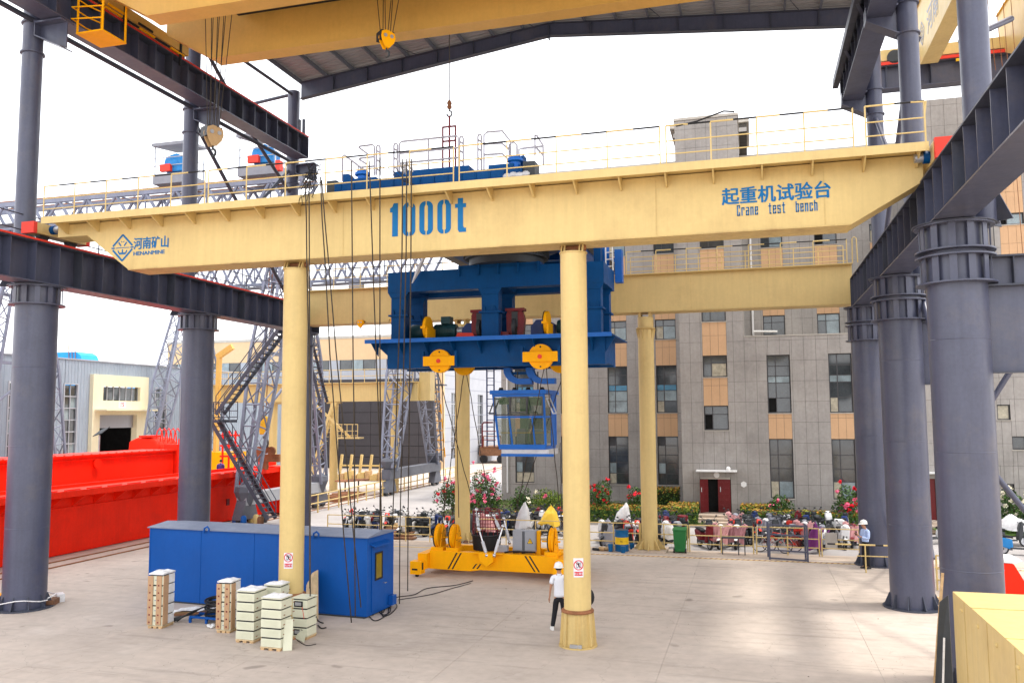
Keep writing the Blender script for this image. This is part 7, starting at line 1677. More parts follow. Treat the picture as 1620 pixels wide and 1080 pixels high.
for k in range(9): p = AZ(716+k*4.5, 859+(k % 3)); MB().ball((p.x, p.y, .1), .17-.01*(k % 4), 7, 4, (1.2, .9, .6)).build('rock', ('wood', 'kerb', 'brown')[k % 3], t)
t = root('plank_stack', 'low stack of brown boards on the floor behind the blue container', 'plank stack', tuple(AZ(620, 850)))
for k in range(6): a, b_ = AZ(590+k*2, 852-k), AZ(655-k*4, 850-k); pbox('plank', (a.x, a.y+.15*k, .03+.075*k), (b_.x+.3, a.y+.5+.15*k, .10+.075*k), 'brown' if k < 4 else 'wood', t)

# ================================================================ SCOOTERS, MOTORCYCLES, BICYCLES  (prototypes face -y, wheels on the ground)
def wheel(t, y, r, w_=.05, x=0., spokes=False):
    N = 20; pr_ = [(r-.055, -w_*.6), (r-.015, -w_), (r, -w_*.4), (r, w_*.4), (r-.015, w_), (r-.055, w_*.6)]
    ww = MB().lathe((x, y, r), pr_, N, 'x').build('wheel', 'black', t, True)
    MB().lathe((x, y, r), [(r-.06, -w_*.62), (r-.06, w_*.62)], 16, 'x').build('rim', 'metal' if not spokes else 'dgrey', ww, True)
    MB().lathe((x, y, r), [(.05, -w_*1.3), (.05, w_*1.3)], 10, 'x').build('hub', 'dgrey', ww)
def mirrors(t, y, z, w_=.34, mn='dgrey'):
    for s in (-1, 1):
        m_ = MB().path([(s*.2, y, z), (s*w_, y-.04, z+.13)], .009, 5).build('mirror', mn, t)
        MB().ball((s*(w_+.01), y-.04, z+.16), .048, 8, 5, (1.1, .35, .8)).build('mirror_glass', mn, m_, True)
def make_scooter(name, label, body, seat='black', cape=None, box=None, apron=True, fat=1.):
    t = root(name, label, 'scooter', (0, 0, 0))
    wheel(t, -.60, .23, .055); wheel(t, .56, .23, .06)
    MB().prism([(-.28, .24), (.28, .24), (.30, .30), (-.26, .30)], -.15*fat, .15*fat, 'x').build('floorboard', 'dgrey', t, bevel=.01)
    MB().prism([(.18, .30), (.30, .22), (.80, .40), (.95, .62), (.92, .72), (.55, .70), (.2, .62)], -.14*fat, .14*fat, 'x').build('rear_body', body, t, bevel=.05)
    MB().prism([(-.42, .25), (-.28, .30), (-.36, .80), (-.44, 1.0), (-.56, .96), (-.55, .60)], -.16*fat, .16*fat, 'x').build('leg_shield', body, t, bevel=.05)
    MB().prism([(-.85, .42), (-.68, .50), (-.45, .46), (-.45, .40), (-.66, .44)], -.07, .07, 'x').build('front_mudguard', body, t, bevel=.02)
    MB().prism([(.16, .66), (.55, .70), (.93, .74), (.90, .80), (.55, .80), (.18, .76)], -.13*fat, .13*fat, 'x').build('seat', seat, t, bevel=.03)
    for s in (-1, 1): MB().path([(s*.06, -.60, .23), (s*.06, -.48, .78)], .022, 6).build('fork', 'dgrey', t)
    MB().path([(-.33, -.34, 1.02), (-.2, -.42, 1.04), (0, -.46, 1.0), (.2, -.42, 1.04), (.33, -.34, 1.02)], .018, 6).build('handlebar', 'dgrey', t, True)
    MB().ball((0, -.52, .98), .11, 12, 7, (1.3, .9, .85)).build('headlight_cowl', body, t, True); MB().ball((0, -.60, .96), .065, 10, 6, (1.2, .6, .9)).build('headlight', 'white', t, True)
    pbox('tail_light', (-.07, .90, .60), (.07, .945, .66), 'redb', t)
    MB().path([(.10, .2, .2), (.14, .75, .28)], .04, 8).build('exhaust', 'metal', t, True)
    mirrors(t, -.42, 1.04)
    if box:
        MB().box((-.2, .70, .83), (.2, 1.08, 1.12)).build('top_box', box, t, bevel=.05)
    if cape:
        vs, fs = [], []; N, K = 12, 6
        for j in range(K):
            z = .98-.125*j
            for i in range(N+1):
                u = i/N*2-1; vs.append((u*(.40-.015*j)+.02*math.sin(i*2.3+j), -.50-.12*(1-u*u)-.015*j+.04*math.sin(i*1.9+j*.6), z+(.05-.16*(j > 3))*abs(u)**1.5+.02*math.sin(i*3)))
        fs = [(j*(N+1)+i, j*(N+1)+i+1, (j+1)*(N+1)+i+1, (j+1)*(N+1)+i) for j in range(K-1) for i in range(N)]
        n0 = len(vs); vs += [(x, y+.035, z) for x, y, z in vs]; fs += [tuple(n0+q for q in f[::-1]) for f in fs]
        c_ = MB().add(vs, fs).build('wind_cape', cape, t, True)
        for s in (-1, 1): MB().path([(s*.20, -.42, .98), (s*.30, -.38, 1.02), (s*.41, -.30, .98)], [.07, .10, .075], 8).build('hand_muff', cape, c_, True)
    return t
def make_moto(name, label, body, tank):
    t = root(name, label, 'motorcycle', (0, 0, 0))
    wheel(t, -.66, .30, .045, spokes=True); wheel(t, .62, .30, .055, spokes=True)
    MB().prism([(-.30, .74), (-.12, .92), (.10, .90), (.16, .72), (-.2, .64)], -.13, .13, 'x').build('fuel_tank', tank, t, bevel=.05)
    MB().prism([(.10, .74), (.85, .80), (.88, .88), (.5, .84), (.12, .84)], -.12, .12, 'x').build('seat', 'black', t, bevel=.03)
    MB().prism([(.35, .58), (.85, .72), (.9, .80), (.4, .76)], -.13, .13, 'x').build('tail_fairing', body, t, bevel=.03)
    MB().prism([(-.28, .28), (.2, .26), (.26, .52), (.1, .62), (-.18, .62)], -.12, .12, 'x').build('engine', 'metal', t, bevel=.04)
    for k in range(5): pbox('cylinder_fin', (-.14, -.2, .40+k*.04), (.14, -.02, .415+k*.04), 'metal', t)
    for s in (-1, 1):
        MB().path([(s*.08, -.66, .30), (s*.08, -.44, .98)], .022, 6).build('fork', 'chrome', t); MB().path([(s*.1, .62, .30), (s*.12, .45, .72)], .03, 6).build('shock', 'redb', t)
        MB().path([(s*.07, .1, .3), (s*.08, .62, .3)], .018, 5).build('swing_arm', 'dgrey', t)
    MB().prism([(-.92, .55), (-.7, .64), (-.45, .58), (-.45, .53), (-.7, .59)], -.06, .06, 'x').build('front_mudguard', body, t, bevel=.01)
    MB().prism([(-.62, .86), (-.5, 1.04), (-.38, 1.0), (-.42, .80)], -.12, .12, 'x').build('front_fairing', body, t, bevel=.04); MB().ball((0, -.62, .92), .08, 10, 6, (1, .6, 1)).build('headlight', 'white', t, True)
    MB().path([(-.36, -.26, 1.03), (-.2, -.38, 1.05), (0, -.42, 1.0), (.2, -.38, 1.05), (.36, -.26, 1.03)], .016, 6).build('handlebar', 'dgrey', t, True)
    MB().path([(.12, -.1, .25), (.15, .3, .22), (.16, .8, .34)], .04, 8).build('exhaust', 'chrome', t, True)
    pbox('tail_light', (-.06, .9, .76), (.06, .94, .82), 'redb', t); mirrors(t, -.38, 1.05, .36)
    return t
def make_bicycle(name, label, mn, small=1.):
    t = root(name, label, 'bicycle', (0, 0, 0)); r = .30*small
    for y in (-.52, .52):
        w_ = MB().path([(0, y+r*math.cos(2*math.pi*i/28), r+.02+r*math.sin(2*math.pi*i/28)) for i in range(29)], .018, 6, False).build('wheel', 'black', t, True)
        for k in range(10): a_ = math.pi*k/10; ptube('spoke', (0, y-r*math.cos(a_), r+.02-r*math.sin(a_)), (0, y+r*math.cos(a_), r+.02+r*math.sin(a_)), .004, 'metal', w_, 4)
        MB().path([(0, y+(r+.03)*math.cos(R(a_)), r+.02+(r+.03)*math.sin(R(a_))) for a_ in range(30, 160, 20)], .014, 5).build('mudguard', 'metal', t, True)
    P_ = {'bb': (0, .05, .30), 'st': (0, .18, .72), 'ht': (0, -.36, .80), 'hl': (0, -.38, .66), 'ra': (0, .52, r+.02), 'fa': (0, -.52, r+.02)}
    for a, b_ in (('bb', 'st'), ('bb', 'hl'), ('st', 'ht'), ('bb', 'ra'), ('st', 'ra'), ('ht', 'fa')): ptube('frame_tube', P_[a], P_[b_], .018, mn, t, 6)
    MB().box((-.07, .08, .84), (.07, .34, .90)).build('saddle', 'black', t, bevel=.02); ptube('seat_post', P_['st'], (0, .2, .85), .014, 'chrome', t)
    MB().path([(-.28, -.22, .98), (-.2, -.32, 1.0), (0, -.37, .95), (.2, -.32, 1.0), (.28, -.22, .98)], .014, 6).build('handlebar', 'chrome', t, True); ptube('stem', P_['ht'], (0, -.37, .96), .014, 'chrome', t)
    b = MB(); b.box((-.16, -.68, .70), (.16, -.44, .72))
    for z in (.78, .86, .93):
        b.bar((-.16, -.68, z), (.16, -.68, z), .01); b.bar((-.16, -.44, z), (.16, -.44, z), .01); b.bar((-.16, -.68, z), (-.16, -.44, z), .01); b.bar((.16, -.68, z), (.16, -.44, z), .01)
    b.build('front_basket', 'dgrey', t); MB().lathe((.03, .05, .30), [(.09, 0), (.09, .02)], 16, 'x').build('chainring', 'chrome', t)
    pbox('rear_carrier', (-.07, .35, .68), (.07, .72, .70), 'metal', t)
    return t
PR = dict(
    s=make_scooter('parked_scooter', 'x', 'white'), c=make_scooter('parked_scooter', 'x', 'white', cape='pink'),
    b=make_scooter('parked_scooter', 'x', 'white', box='white', cape=None, fat=1.15), m=make_moto('parked_motorcycle', 'x', 'redb', 'white'), y=make_bicycle('parked_bicycle', 'x', 'metal'))
def drape(name, lab, px, py, Y, w_, h_, mn, cat='cover', lean=0.):
    """waterproof thrown over handlebars: a lumpy tapering sheet with folds, closed below"""
    c_ = AY(px, py, Y); N, K = 20, 9; vs = []; sd_ = px*.37
    for j in range(K+1):
        f = j/K; rad = (.34+.66*f**.7)*w_/2*(.55+.45*min(1, f*5)) if j else w_*.10
        for i in range(N):
            a_ = 2*math.pi*i/N; q = 1+.16*math.sin(a_*3+sd_+f*2)*f+.09*math.sin(a_*7+sd_*2)*f
            vs.append((c_.x+rad*q*math.cos(a_)+lean*(1-f)*h_, c_.y+rad*q*.75*math.sin(a_), c_.z+h_*(1-f)*(1+.16*math.cos(a_-.6-sd_)*(1-f))+.03*math.sin(a_*5+j)-.07*f*math.cos(a_*2+sd_)))
    fs = [(j*N+i, (j+1)*N+i, (j+1)*N+(i+1) % N, j*N+(i+1) % N) for j in range(K) for i in range(N)]+[tuple(range(N))]
    return tag(MB().add(vs, fs).build(name, mn, None, True), lab, cat)
parked = [  # px, py(ground), kind, heading deg, colour swaps, label
 (566, 836, 'm', -62, {}, 'red and white motorcycle at the left end, front wheel turned out'),
 (602, 838, 's', -15, {'white': 'dgrey'}, 'charcoal scooter second from the left end'),
 (626, 838, 's', 8, {'white': 'greyp'}, 'grey scooter with a white pillar box beside it, left group'),
 (650, 840, 's', -50, {}, 'white scooter with an orange wheel guard behind the three ropes'),
 (674, 842, 'm', 20, {'signal red': 'dgrey', 'redb': 'dgrey'}, 'black motorcycle beside the blue scooter'),
 (700, 848, 's', -35, {'white': 'navy'}, 'dark blue scooter at the railing corner left of the cream column'),
 (722, 842, 's', 10, {}, 'white scooter half hidden by the cream column behind the spreader'),
 (752, 842, 'm', 165, {'redb': 'dgrey'}, 'black motorcycle with a black top case just right of that column'),
 (770, 848, 'c', 5, {}, 'scooter in a pink cape behind the cable basket'),
 (789, 846, 's', -10, {'white': 'teal'}, 'teal scooter behind the cable basket'),
 (806, 846, 's', 20, {'white': 'dgrey'}, 'black scooter left of the silver covered one'),
 (829, 850, 's', 0, {}, 'white scooter under the silver cover behind the control cabinet'),
 (848, 838, 'm', 180, {'redb': 'dgrey', 'white': 'dgrey'}, 'black motorcycle parked behind the control cabinet'),
 (868, 840, 'm', -25, {'redb': 'yellowp'}, 'motorcycle under the yellow rain cover'),
 (884, 838, 's', 190, {'white': 'redb'}, 'red scooter seen just left of the nearest cream column'),
 (878, 848, 'y', -70, {}, 'small bicycle standing side on behind the right spreader sheave'),
 (948, 858, 's', 10, {}, 'white scooter just right of the nearest cream column'),
 (962, 864, 's', -20, {'white': 'dgrey'}, 'dark scooter under the grey lilac cape'),
 (985, 852, 's', 175, {'white': 'redb'}, 'red scooter under the cream rain hood behind the drum'),
 (1001, 858, 'm', 20, {}, 'red motorcycle just right of the blue drum'),
 (1016, 856, 's', -10, {'white': 'dgrey'}, 'black scooter hidden partly by the rear cream column'),
 (1046, 860, 's', 20, {}, 'white scooter left of the green bin'),
 (1062, 858, 'b', -25, {'white': 'maroon'}, 'maroon scooter with a covered seat left of the green bin'),
 (1086, 852, 'm', 185, {'redb': 'dgrey'}, 'black motorcycle with red lamp behind the green bin'),
 (1114, 868, 's', 25, {'white': 'maroon'}, 'small maroon and silver scooter right of the green bin'),
 (1146, 868, 'c', -20, {}, 'white scooter with pink cape behind the small bench'),
 (1166, 868, 'c', -5, {'pink quilted cape': 'mauve'}, 'scooter under a dusty mauve cape'),
 (1160, 846, 'c', 8, {'white': 'gcape'}, 'back row scooter with pale pink hand muffs before the entrance'),
 (1185, 862, 's', 170, {'white': 'dgrey'}, 'black scooter with a blue handle right of the mauve caped one'),
 (1206, 856, 'c', 12, {'pink quilted cape': 'gcape'}, 'scooter with a small grey cape behind the bicycle'),
 (1228, 850, 'c', -8, {'pink quilted cape': 'gcape', 'white': 'dgrey'}, 'scooter with a big grey cape next to the smaller grey one'),
 (1247, 856, 'm', 190, {'redb': 'dgrey'}, 'black motorcycle between the grey and pink capes'),
 (1222, 876, 'y', 80, {}, 'silver city bicycle standing side on behind the dark rack'),
 (1238, 874, 'y', -88, {'bare galvanised metal': 'redb'}, 'red bicycle overlapping the silver one'),
 (1268, 862, 'c', 10, {}, 'white scooter with spread pink cape right of the dark rack'),
 (1292, 868, 's', 20, {'white': 'gcape'}, 'silver scooter beside the purple cape'),
 (1302, 872, 'm', -15, {'redb': 'grape'}, 'purple motorcycle with a spoked front wheel'),
 (1334, 868, 'b', 5, {}, 'white scooter with a white top box and pink trim'),
 (1352, 866, 'c', -12, {'white': 'maroon'}, 'maroon scooter with pink cape beside the man in pale blue'),
 (1480, 862, 's', -60, {'white': 'plastic'}, 'pale pink scooter half hidden between two right columns'),
 (1588, 838, 'm', 80, {'redb': 'dgrey', 'white': 'dgrey'}, 'black motorcycle in the group at the right edge'),
 (1606, 842, 's', 75, {'white': 'dgrey'}, 'black scooter behind, at the right edge'),
 (1602, 866, 's', 95, {'white': 'dgrey'}, 'low black scooter parked side on near the right edge'),
 (1616, 880, 's', 80, {'white': 'skyd'}, 'blue scooter cut by the right edge'),
]
LM = [(558, 'the left end of the railing'), (600, 'the brown board stack'), (630, 'the three hanging ropes'), (737, 'the cream column behind the spreader'), (770, 'the cable basket'), (800, 'the silver actuators'), (830, 'the control cabinet'), (870, 'the yellow rain cover'),
      (900, 'the nearest cream column'), (965, 'the grey lilac cape'), (984, 'the blue drum'), (1028, 'the rear cream column'), (1076, 'the green bin'), (1130, 'the entrance steps'), (1160, 'the small bench'), (1195, 'the double railing post'), (1228, 'the silver bicycle'), (1262, 'the dark rack'), (1290, 'the purple cape'), (1315, 'the grey notice board'), (1345, 'the man in pale blue')]
seen_lab = set()
def where(px, what, row):
    for q, n_ in sorted((abs(px-q), (q, n_)) for q, n_ in LM):
        for s_ in ((f'dark {what} in the {row}, just {"left" if px < n_[0] else "right"} of {n_[1]}'), (f'dark {what} in the {row}, behind {n_[1]}'), (f'dull black {what} in the {row}, close to {n_[1]}')):
            if s_ not in seen_lab and q < 60: seen_lab.add(s_); return s_
    return f'dark {what} in the {row}'
for k in range(30):       # packed back row
    px = 552+k*6 if k < 6 else (746+(k-6)*15 if k < 16 else (1020+(k-16)*14 if k < 20 else 1158+(k-20)*20))
    mo = k % 3 != 1
    parked.append((px+rnd.uniform(-3, 3), rnd.uniform(843, 850) if 16 <= k or k < 6 else rnd.uniform(834, 842), 'm' if mo else 's', rnd.choice((0, 180))+rnd.uniform(-25, 25), {'redb': 'dgrey'} | ({'white': rnd.choice(('dgrey', 'maroon', 'navy'))} if k % 4 else {}),
                   where(px, 'motorcycle' if mo else 'scooter', 'back row')))
for k in range(12):
    px = (1128, 1158, 1178, 1196, 1236, 1258, 1284, 1318, 972, 994, 1032, 1072)[k]
    parked.append((px, rnd.uniform(856, 864), 'sm'[k % 2], rnd.choice((0, 180))+rnd.uniform(-30, 30), {'redb': rnd.choice(('dgrey', 'redb')), 'white': rnd.choice(('dgrey', 'gcape', 'dgrey', 'greyp'))},
                   where(px, 'scooter' if k % 2 == 0 else 'motorcycle', 'middle row')))
for k in range(22):       # more of the front row, left and behind the spreader
    px = 548+k*14.5 if k < 12 else 748+(k-12)*15.5
    parked.append((px+rnd.uniform(-3, 3), rnd.uniform(842, 851), 'sm'[(k*2+k//3) % 2], rnd.choice((0, 180))+rnd.uniform(-35, 35), {'redb': rnd.choice(('dgrey', 'redb', 'navy')), 'white': rnd.choice(('dgrey', 'white', 'gcape', 'greyp', 'maroon'))},
                   where(px, 'scooter' if (k*2+k//3) % 2 == 0 else 'motorcycle', 'front row').replace('dark ', 'tightly parked ').replace('dull black ', 'small ')))
inv = {}
for k_, v_ in M.items(): inv[k_] = v_.name
used = set()
for px, py, kind, hd, sw, lab in parked:
    p = AZ(px, py); wm = Matrix.Translation((p.x, p.y+.35, 0)) @ Matrix.Rotation(R(hd), 4, 'Z') @ Matrix.Rotation(R(4), 4, 'Y')
    swap = {(inv[k_] if k_ in inv else k_): v_ for k_, v_ in sw.items()}
    c_ = copy_tree(PR[kind], wm, lab, swap)
    if kind in 'scb': c_['group'] = 'scooters parked along the railing'
    elif kind == 'm': c_['group'] = 'motorcycles parked along the railing'
    else: c_['group'] = 'bicycles parked along the railing'
def kill(o):
    for ch in list(o.children): kill(ch)
    bpy.data.objects.remove(o)
for o in PR.values(): kill(o)
drape('rain_cover', 'silver waterproof cover draped over the scooter behind the control cabinet', 827, 835, 38.9, .80, 1.05, 'silver', lean=.10)
drape('rain_cover', 'bright yellow rain cover draped over a motorcycle', 869, 829, 39.4, .95, .75, 'ycover', lean=.12)
drape('rain_cover', 'cream rain hood standing up behind the blue drum', 983, 822, 39.6, .75, .70, 'plastic', lean=.25)
drape('rain_cover', 'grey lilac cape spread over the dark scooter right of the nearest column', 964, 858, 37.9, .95, .92, 'gcape', lean=-.1)
drape('rain_cover', 'deep purple cape hanging on the purple motorcycle', 1289, 868, 38.0, .62, .98, 'grape')
drape('rain_cover', 'white plastic cover over the seat left of the green bin', 1062, 850, 38.2, .75, .55, 'plastic')
drape('rain_cover', 'white sheet thrown on the motorcycles at the right edge', 1604, 836, 42.5, 1.3, .55, 'plastic')
drape('rain_cover', 'pink patterned cape hung over a scooter seat behind the cable basket', 776, 850, 38.4, .60, .8, 'pink')

# ================================================================ PLANTS
def bush(name, lab, cat, px, py, Y, w_, h_, leafs, n, size, petals=None, npet=0, ground=.06, grp=None):
    c_ = AY(px, py, Y); t = root(name, lab, cat, (c_.x, Y, ground), grp)
    b = MB(); cx_, cz_ = c_.x, ground+h_*.56
    lumps = [(rnd.gauss(0, .28)*w_/2, rnd.gauss(0, .3)*w_/2, rnd.gauss(0, .3)*h_/2, rnd.uniform(.45, .7)) for _ in range(7)]+[(0, 0, 0, .8)]
    for i in range(n):
        l_ = rnd.choice(lumps); d = V((rnd.gauss(0, 1), rnd.gauss(0, 1), rnd.gauss(0, 1))).normalized()*rnd.uniform(.55, 1.0)**.5*l_[3]
        p = V((cx_+l_[0]+d.x*w_/2, Y+l_[1]+d.y*w_/2, cz_+l_[2]+d.z*h_/2))
        if p.z > ground+.05: b.cur = rnd.randrange(len(leafs)); b.leaf(p, size*rnd.uniform(.7, 1.3), d)
    tag(b.build('foliage', leafs, t), kind='stuff')
    for k in range(5): a_ = rnd.uniform(0, 6.28); MB().path([(cx_, Y, ground-.05), (cx_+.1*math.cos(a_), Y+.1*math.sin(a_), ground+h_*.3), (cx_+w_*.25*math.cos(a_), Y+w_*.25*math.sin(a_), ground+h_*.7)], .018, 5).build('stem', 'bark', t)
    for k in range(npet):
        l_ = rnd.choice(lumps); a_ = rnd.uniform(0, 6.28); fz = rnd.uniform(-.1, 1.05)
        p = V((cx_+l_[0]+l_[3]*w_/2*math.cos(a_)*.95, Y+l_[1]-abs(math.sin(a_))*l_[3]*w_*.42, cz_+l_[2]*.8+fz*h_*.45)); fl_ = MB()
        for q in range(16): fl_.leaf(p+V((rnd.gauss(0, .045), rnd.gauss(0, .045), rnd.gauss(0, .04))), .13, None, .9)
        fl_.build('blossom', petals[k % len(petals)], t)
    return t
bush('rose_bush', 'pink flowering rose bush left of the cream column behind the spreader', 'rose bush', 716, 800, 46.3, 2.0, 2.0, ['leaf', 'leafd'], 1500, .13, ['petalp', 'petalr', 'petalp'], 14)
bush('rose_bush', 'tallest pink rose bush with many blossoms at the office corner', 'rose bush', 764, 790, 47.5, 2.3, 2.7, ['leafd', 'leaf'], 2000, .13, ['petalp'], 26)
bush('rose_bush', 'lower pink rose bush just right of the cream column', 'rose bush', 752, 800, 45.8, 1.6, 1.4, ['leaf', 'leafd'], 1200, .12, ['petalp'], 10)
bush('round_shrub', 'dark green clipped round shrub before the office downpipe', 'shrub', 824, 800, 47.6, 1.7, 1.45, ['leafd', 'leaf'], 2200, .10)
bush('rose_bush', 'pale green bush with few buds behind the yellow cover', 'rose bush', 865, 800, 46.8, 2.0, 1.7, ['leaf', 'leafy'], 1600, .12, ['petalw', 'petalp'], 6)
bush('round_shrub', 'yellow green round shrub left of the nearest cream column', 'shrub', 884, 805, 46.0, 1.5, 1.4, ['leafy', 'leaf'], 1600, .10)
bush('rose_bush', 'red rose bush just right of the nearest cream column', 'rose bush', 944, 800, 46.2, 1.7, 2.1, ['leaf', 'leafd'], 1500, .13, ['petalr'], 15)
bush('rose_bush', 'red rose bush half hidden by the rear cream column', 'rose bush', 1008, 802, 46.6, 1.4, 1.6, ['leaf', 'leafd'], 1100, .12, ['petalr', 'petalp'], 9)
bush('rose_bush', 'green rose bush with two pink blooms right of the entrance', 'rose bush', 1234, 805, 46.4, 1.5, 1.5, ['leaf', 'leafd'], 1500, .13, ['petalp'], 4)
bush('rose_bush', 'red and pink rose bush beside the farthest right column', 'rose bush', 1345, 805, 46.0, 1.7, 1.9, ['leafd', 'leaf'], 1600, .13, ['petalr', 'petalp'], 16)
bush('rose_bush', 'ivory flowering rose bush at the right edge', 'rose bush', 1606, 800, 46.0, 1.7, 1.9, ['leaf', 'leafd'], 1500, .13, ['petalw'], 16)
def hedge(lab, x0, y0, x1, y1, h_, n, top='leafo'):
    t = root('clipped_hedge', lab, 'hedge', ((x0+x1)/2, (y0+y1)/2, .06), 'clipped hedges before the office wall')
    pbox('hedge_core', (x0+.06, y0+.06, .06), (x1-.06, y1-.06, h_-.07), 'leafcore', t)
    b = MB(); A = [(x1-x0)*(y1-y0), (x1-x0)*h_, (y1-y0)*h_, (y1-y0)*h_]
    for i in range(n):
        k = rnd.choices(range(4), A)[0]; u, v_ = rnd.random(), rnd.random(); j = rnd.uniform(-.05, .04)
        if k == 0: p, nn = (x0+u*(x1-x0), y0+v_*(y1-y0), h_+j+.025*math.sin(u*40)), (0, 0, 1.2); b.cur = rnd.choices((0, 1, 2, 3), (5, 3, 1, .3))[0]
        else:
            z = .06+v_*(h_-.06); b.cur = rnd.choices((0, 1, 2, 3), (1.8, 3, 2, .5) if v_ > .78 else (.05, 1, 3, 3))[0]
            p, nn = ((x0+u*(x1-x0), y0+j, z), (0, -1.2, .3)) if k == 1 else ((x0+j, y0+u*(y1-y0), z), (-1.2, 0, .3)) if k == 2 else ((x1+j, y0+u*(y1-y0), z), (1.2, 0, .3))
        b.leaf(p, rnd.uniform(.09, .15), nn)
    tag(b.build('foliage', [top, 'leafy', 'leaf', 'leafd'], t), kind='stuff')
hx = lambda px, Y: AY(px, 815, Y).x
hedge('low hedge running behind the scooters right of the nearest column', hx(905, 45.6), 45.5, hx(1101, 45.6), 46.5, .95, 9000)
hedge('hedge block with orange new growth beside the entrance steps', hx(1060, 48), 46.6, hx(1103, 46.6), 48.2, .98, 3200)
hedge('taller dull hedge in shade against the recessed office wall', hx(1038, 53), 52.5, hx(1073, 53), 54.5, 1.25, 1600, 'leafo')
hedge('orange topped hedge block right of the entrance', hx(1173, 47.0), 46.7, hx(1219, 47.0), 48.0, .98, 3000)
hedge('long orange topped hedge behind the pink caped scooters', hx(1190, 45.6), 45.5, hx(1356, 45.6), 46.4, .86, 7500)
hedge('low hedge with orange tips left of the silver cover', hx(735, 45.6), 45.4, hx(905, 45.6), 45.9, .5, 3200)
gm = MB()
for i in range(9000):
    x, y = rnd.uniform(-18, -2.2), rnd.uniform(45.4, 55.8)
    if x < -18.2+ (0 if y > 47.5 else (47.5-y)*1.2): continue
    gm.leaf((x, y, .06+rnd.uniform(.02, .16)), rnd.uniform(.10, .22), (rnd.gauss(0, .4), rnd.gauss(0, .4)-.3, .6), .35)
for i in range(900): gm.leaf((rnd.uniform(9, 14), rnd.uniform(45.6, 48.3), .12), .2, (0, 0, 1), .4)
tag(gm.build('grass', 'grass', None), 'green grass growing in the beds before the office block', 'grass', kind='stuff')
sheet('grass_bed', [(8.5, 45.4), (15, 45.4), (15, 48.4), (8.5, 48.4)], .07, 'grass')

# small clutter and grit on the yard
t = root('column_clutter', 'orange scrap, yellow block and white cord round the foot of the leftmost column', 'clutter', tuple(AZ(50, 955)))
for k, (px, py, mn, s) in enumerate(((6, 944, 'orange', .3), (22, 948, 'redb', .22), (40, 958, 'yellowp', .26), (72, 957, 'wood', .22), (84, 955, 'brown', .3), (95, 950, 'plastic', .2))):
    p = AZ(px, py); pbox('scrap', (p.x-s, p.y-.12, 0), (p.x+s, p.y+.1, .10+.07*(k % 3)), mn, t, rz=.5*k)
c_ = LC[0]; MB().path([(c_[0]+.88*math.cos(2*math.pi*i/24), c_[1]+.88*math.sin(2*math.pi*i/24), .32+.05*math.sin(i)) for i in range(25)], .018, 5, False).build('white_cord', 'plastic', t)
gb = MB()
for i in range(900):
    x, y = rnd.uniform(-26, 6), 12+26*rnd.random()**1.1; s = rnd.uniform(.005, .013)*(2 if i % 40 == 0 else 1)
    gb.add([(x-s, y, .001), (x+s*.4, y-s, .001), (x+s, y+s*.3, .001), (x, y+s, .001), (x, y, s*.8)], [(0, 1, 4), (1, 2, 4), (2, 3, 4), (3, 0, 4)])
tag(gb.build('gravel', 'kerbd', None), 'scattered grit and chips on the yard concrete', 'gravel', kind='stuff')
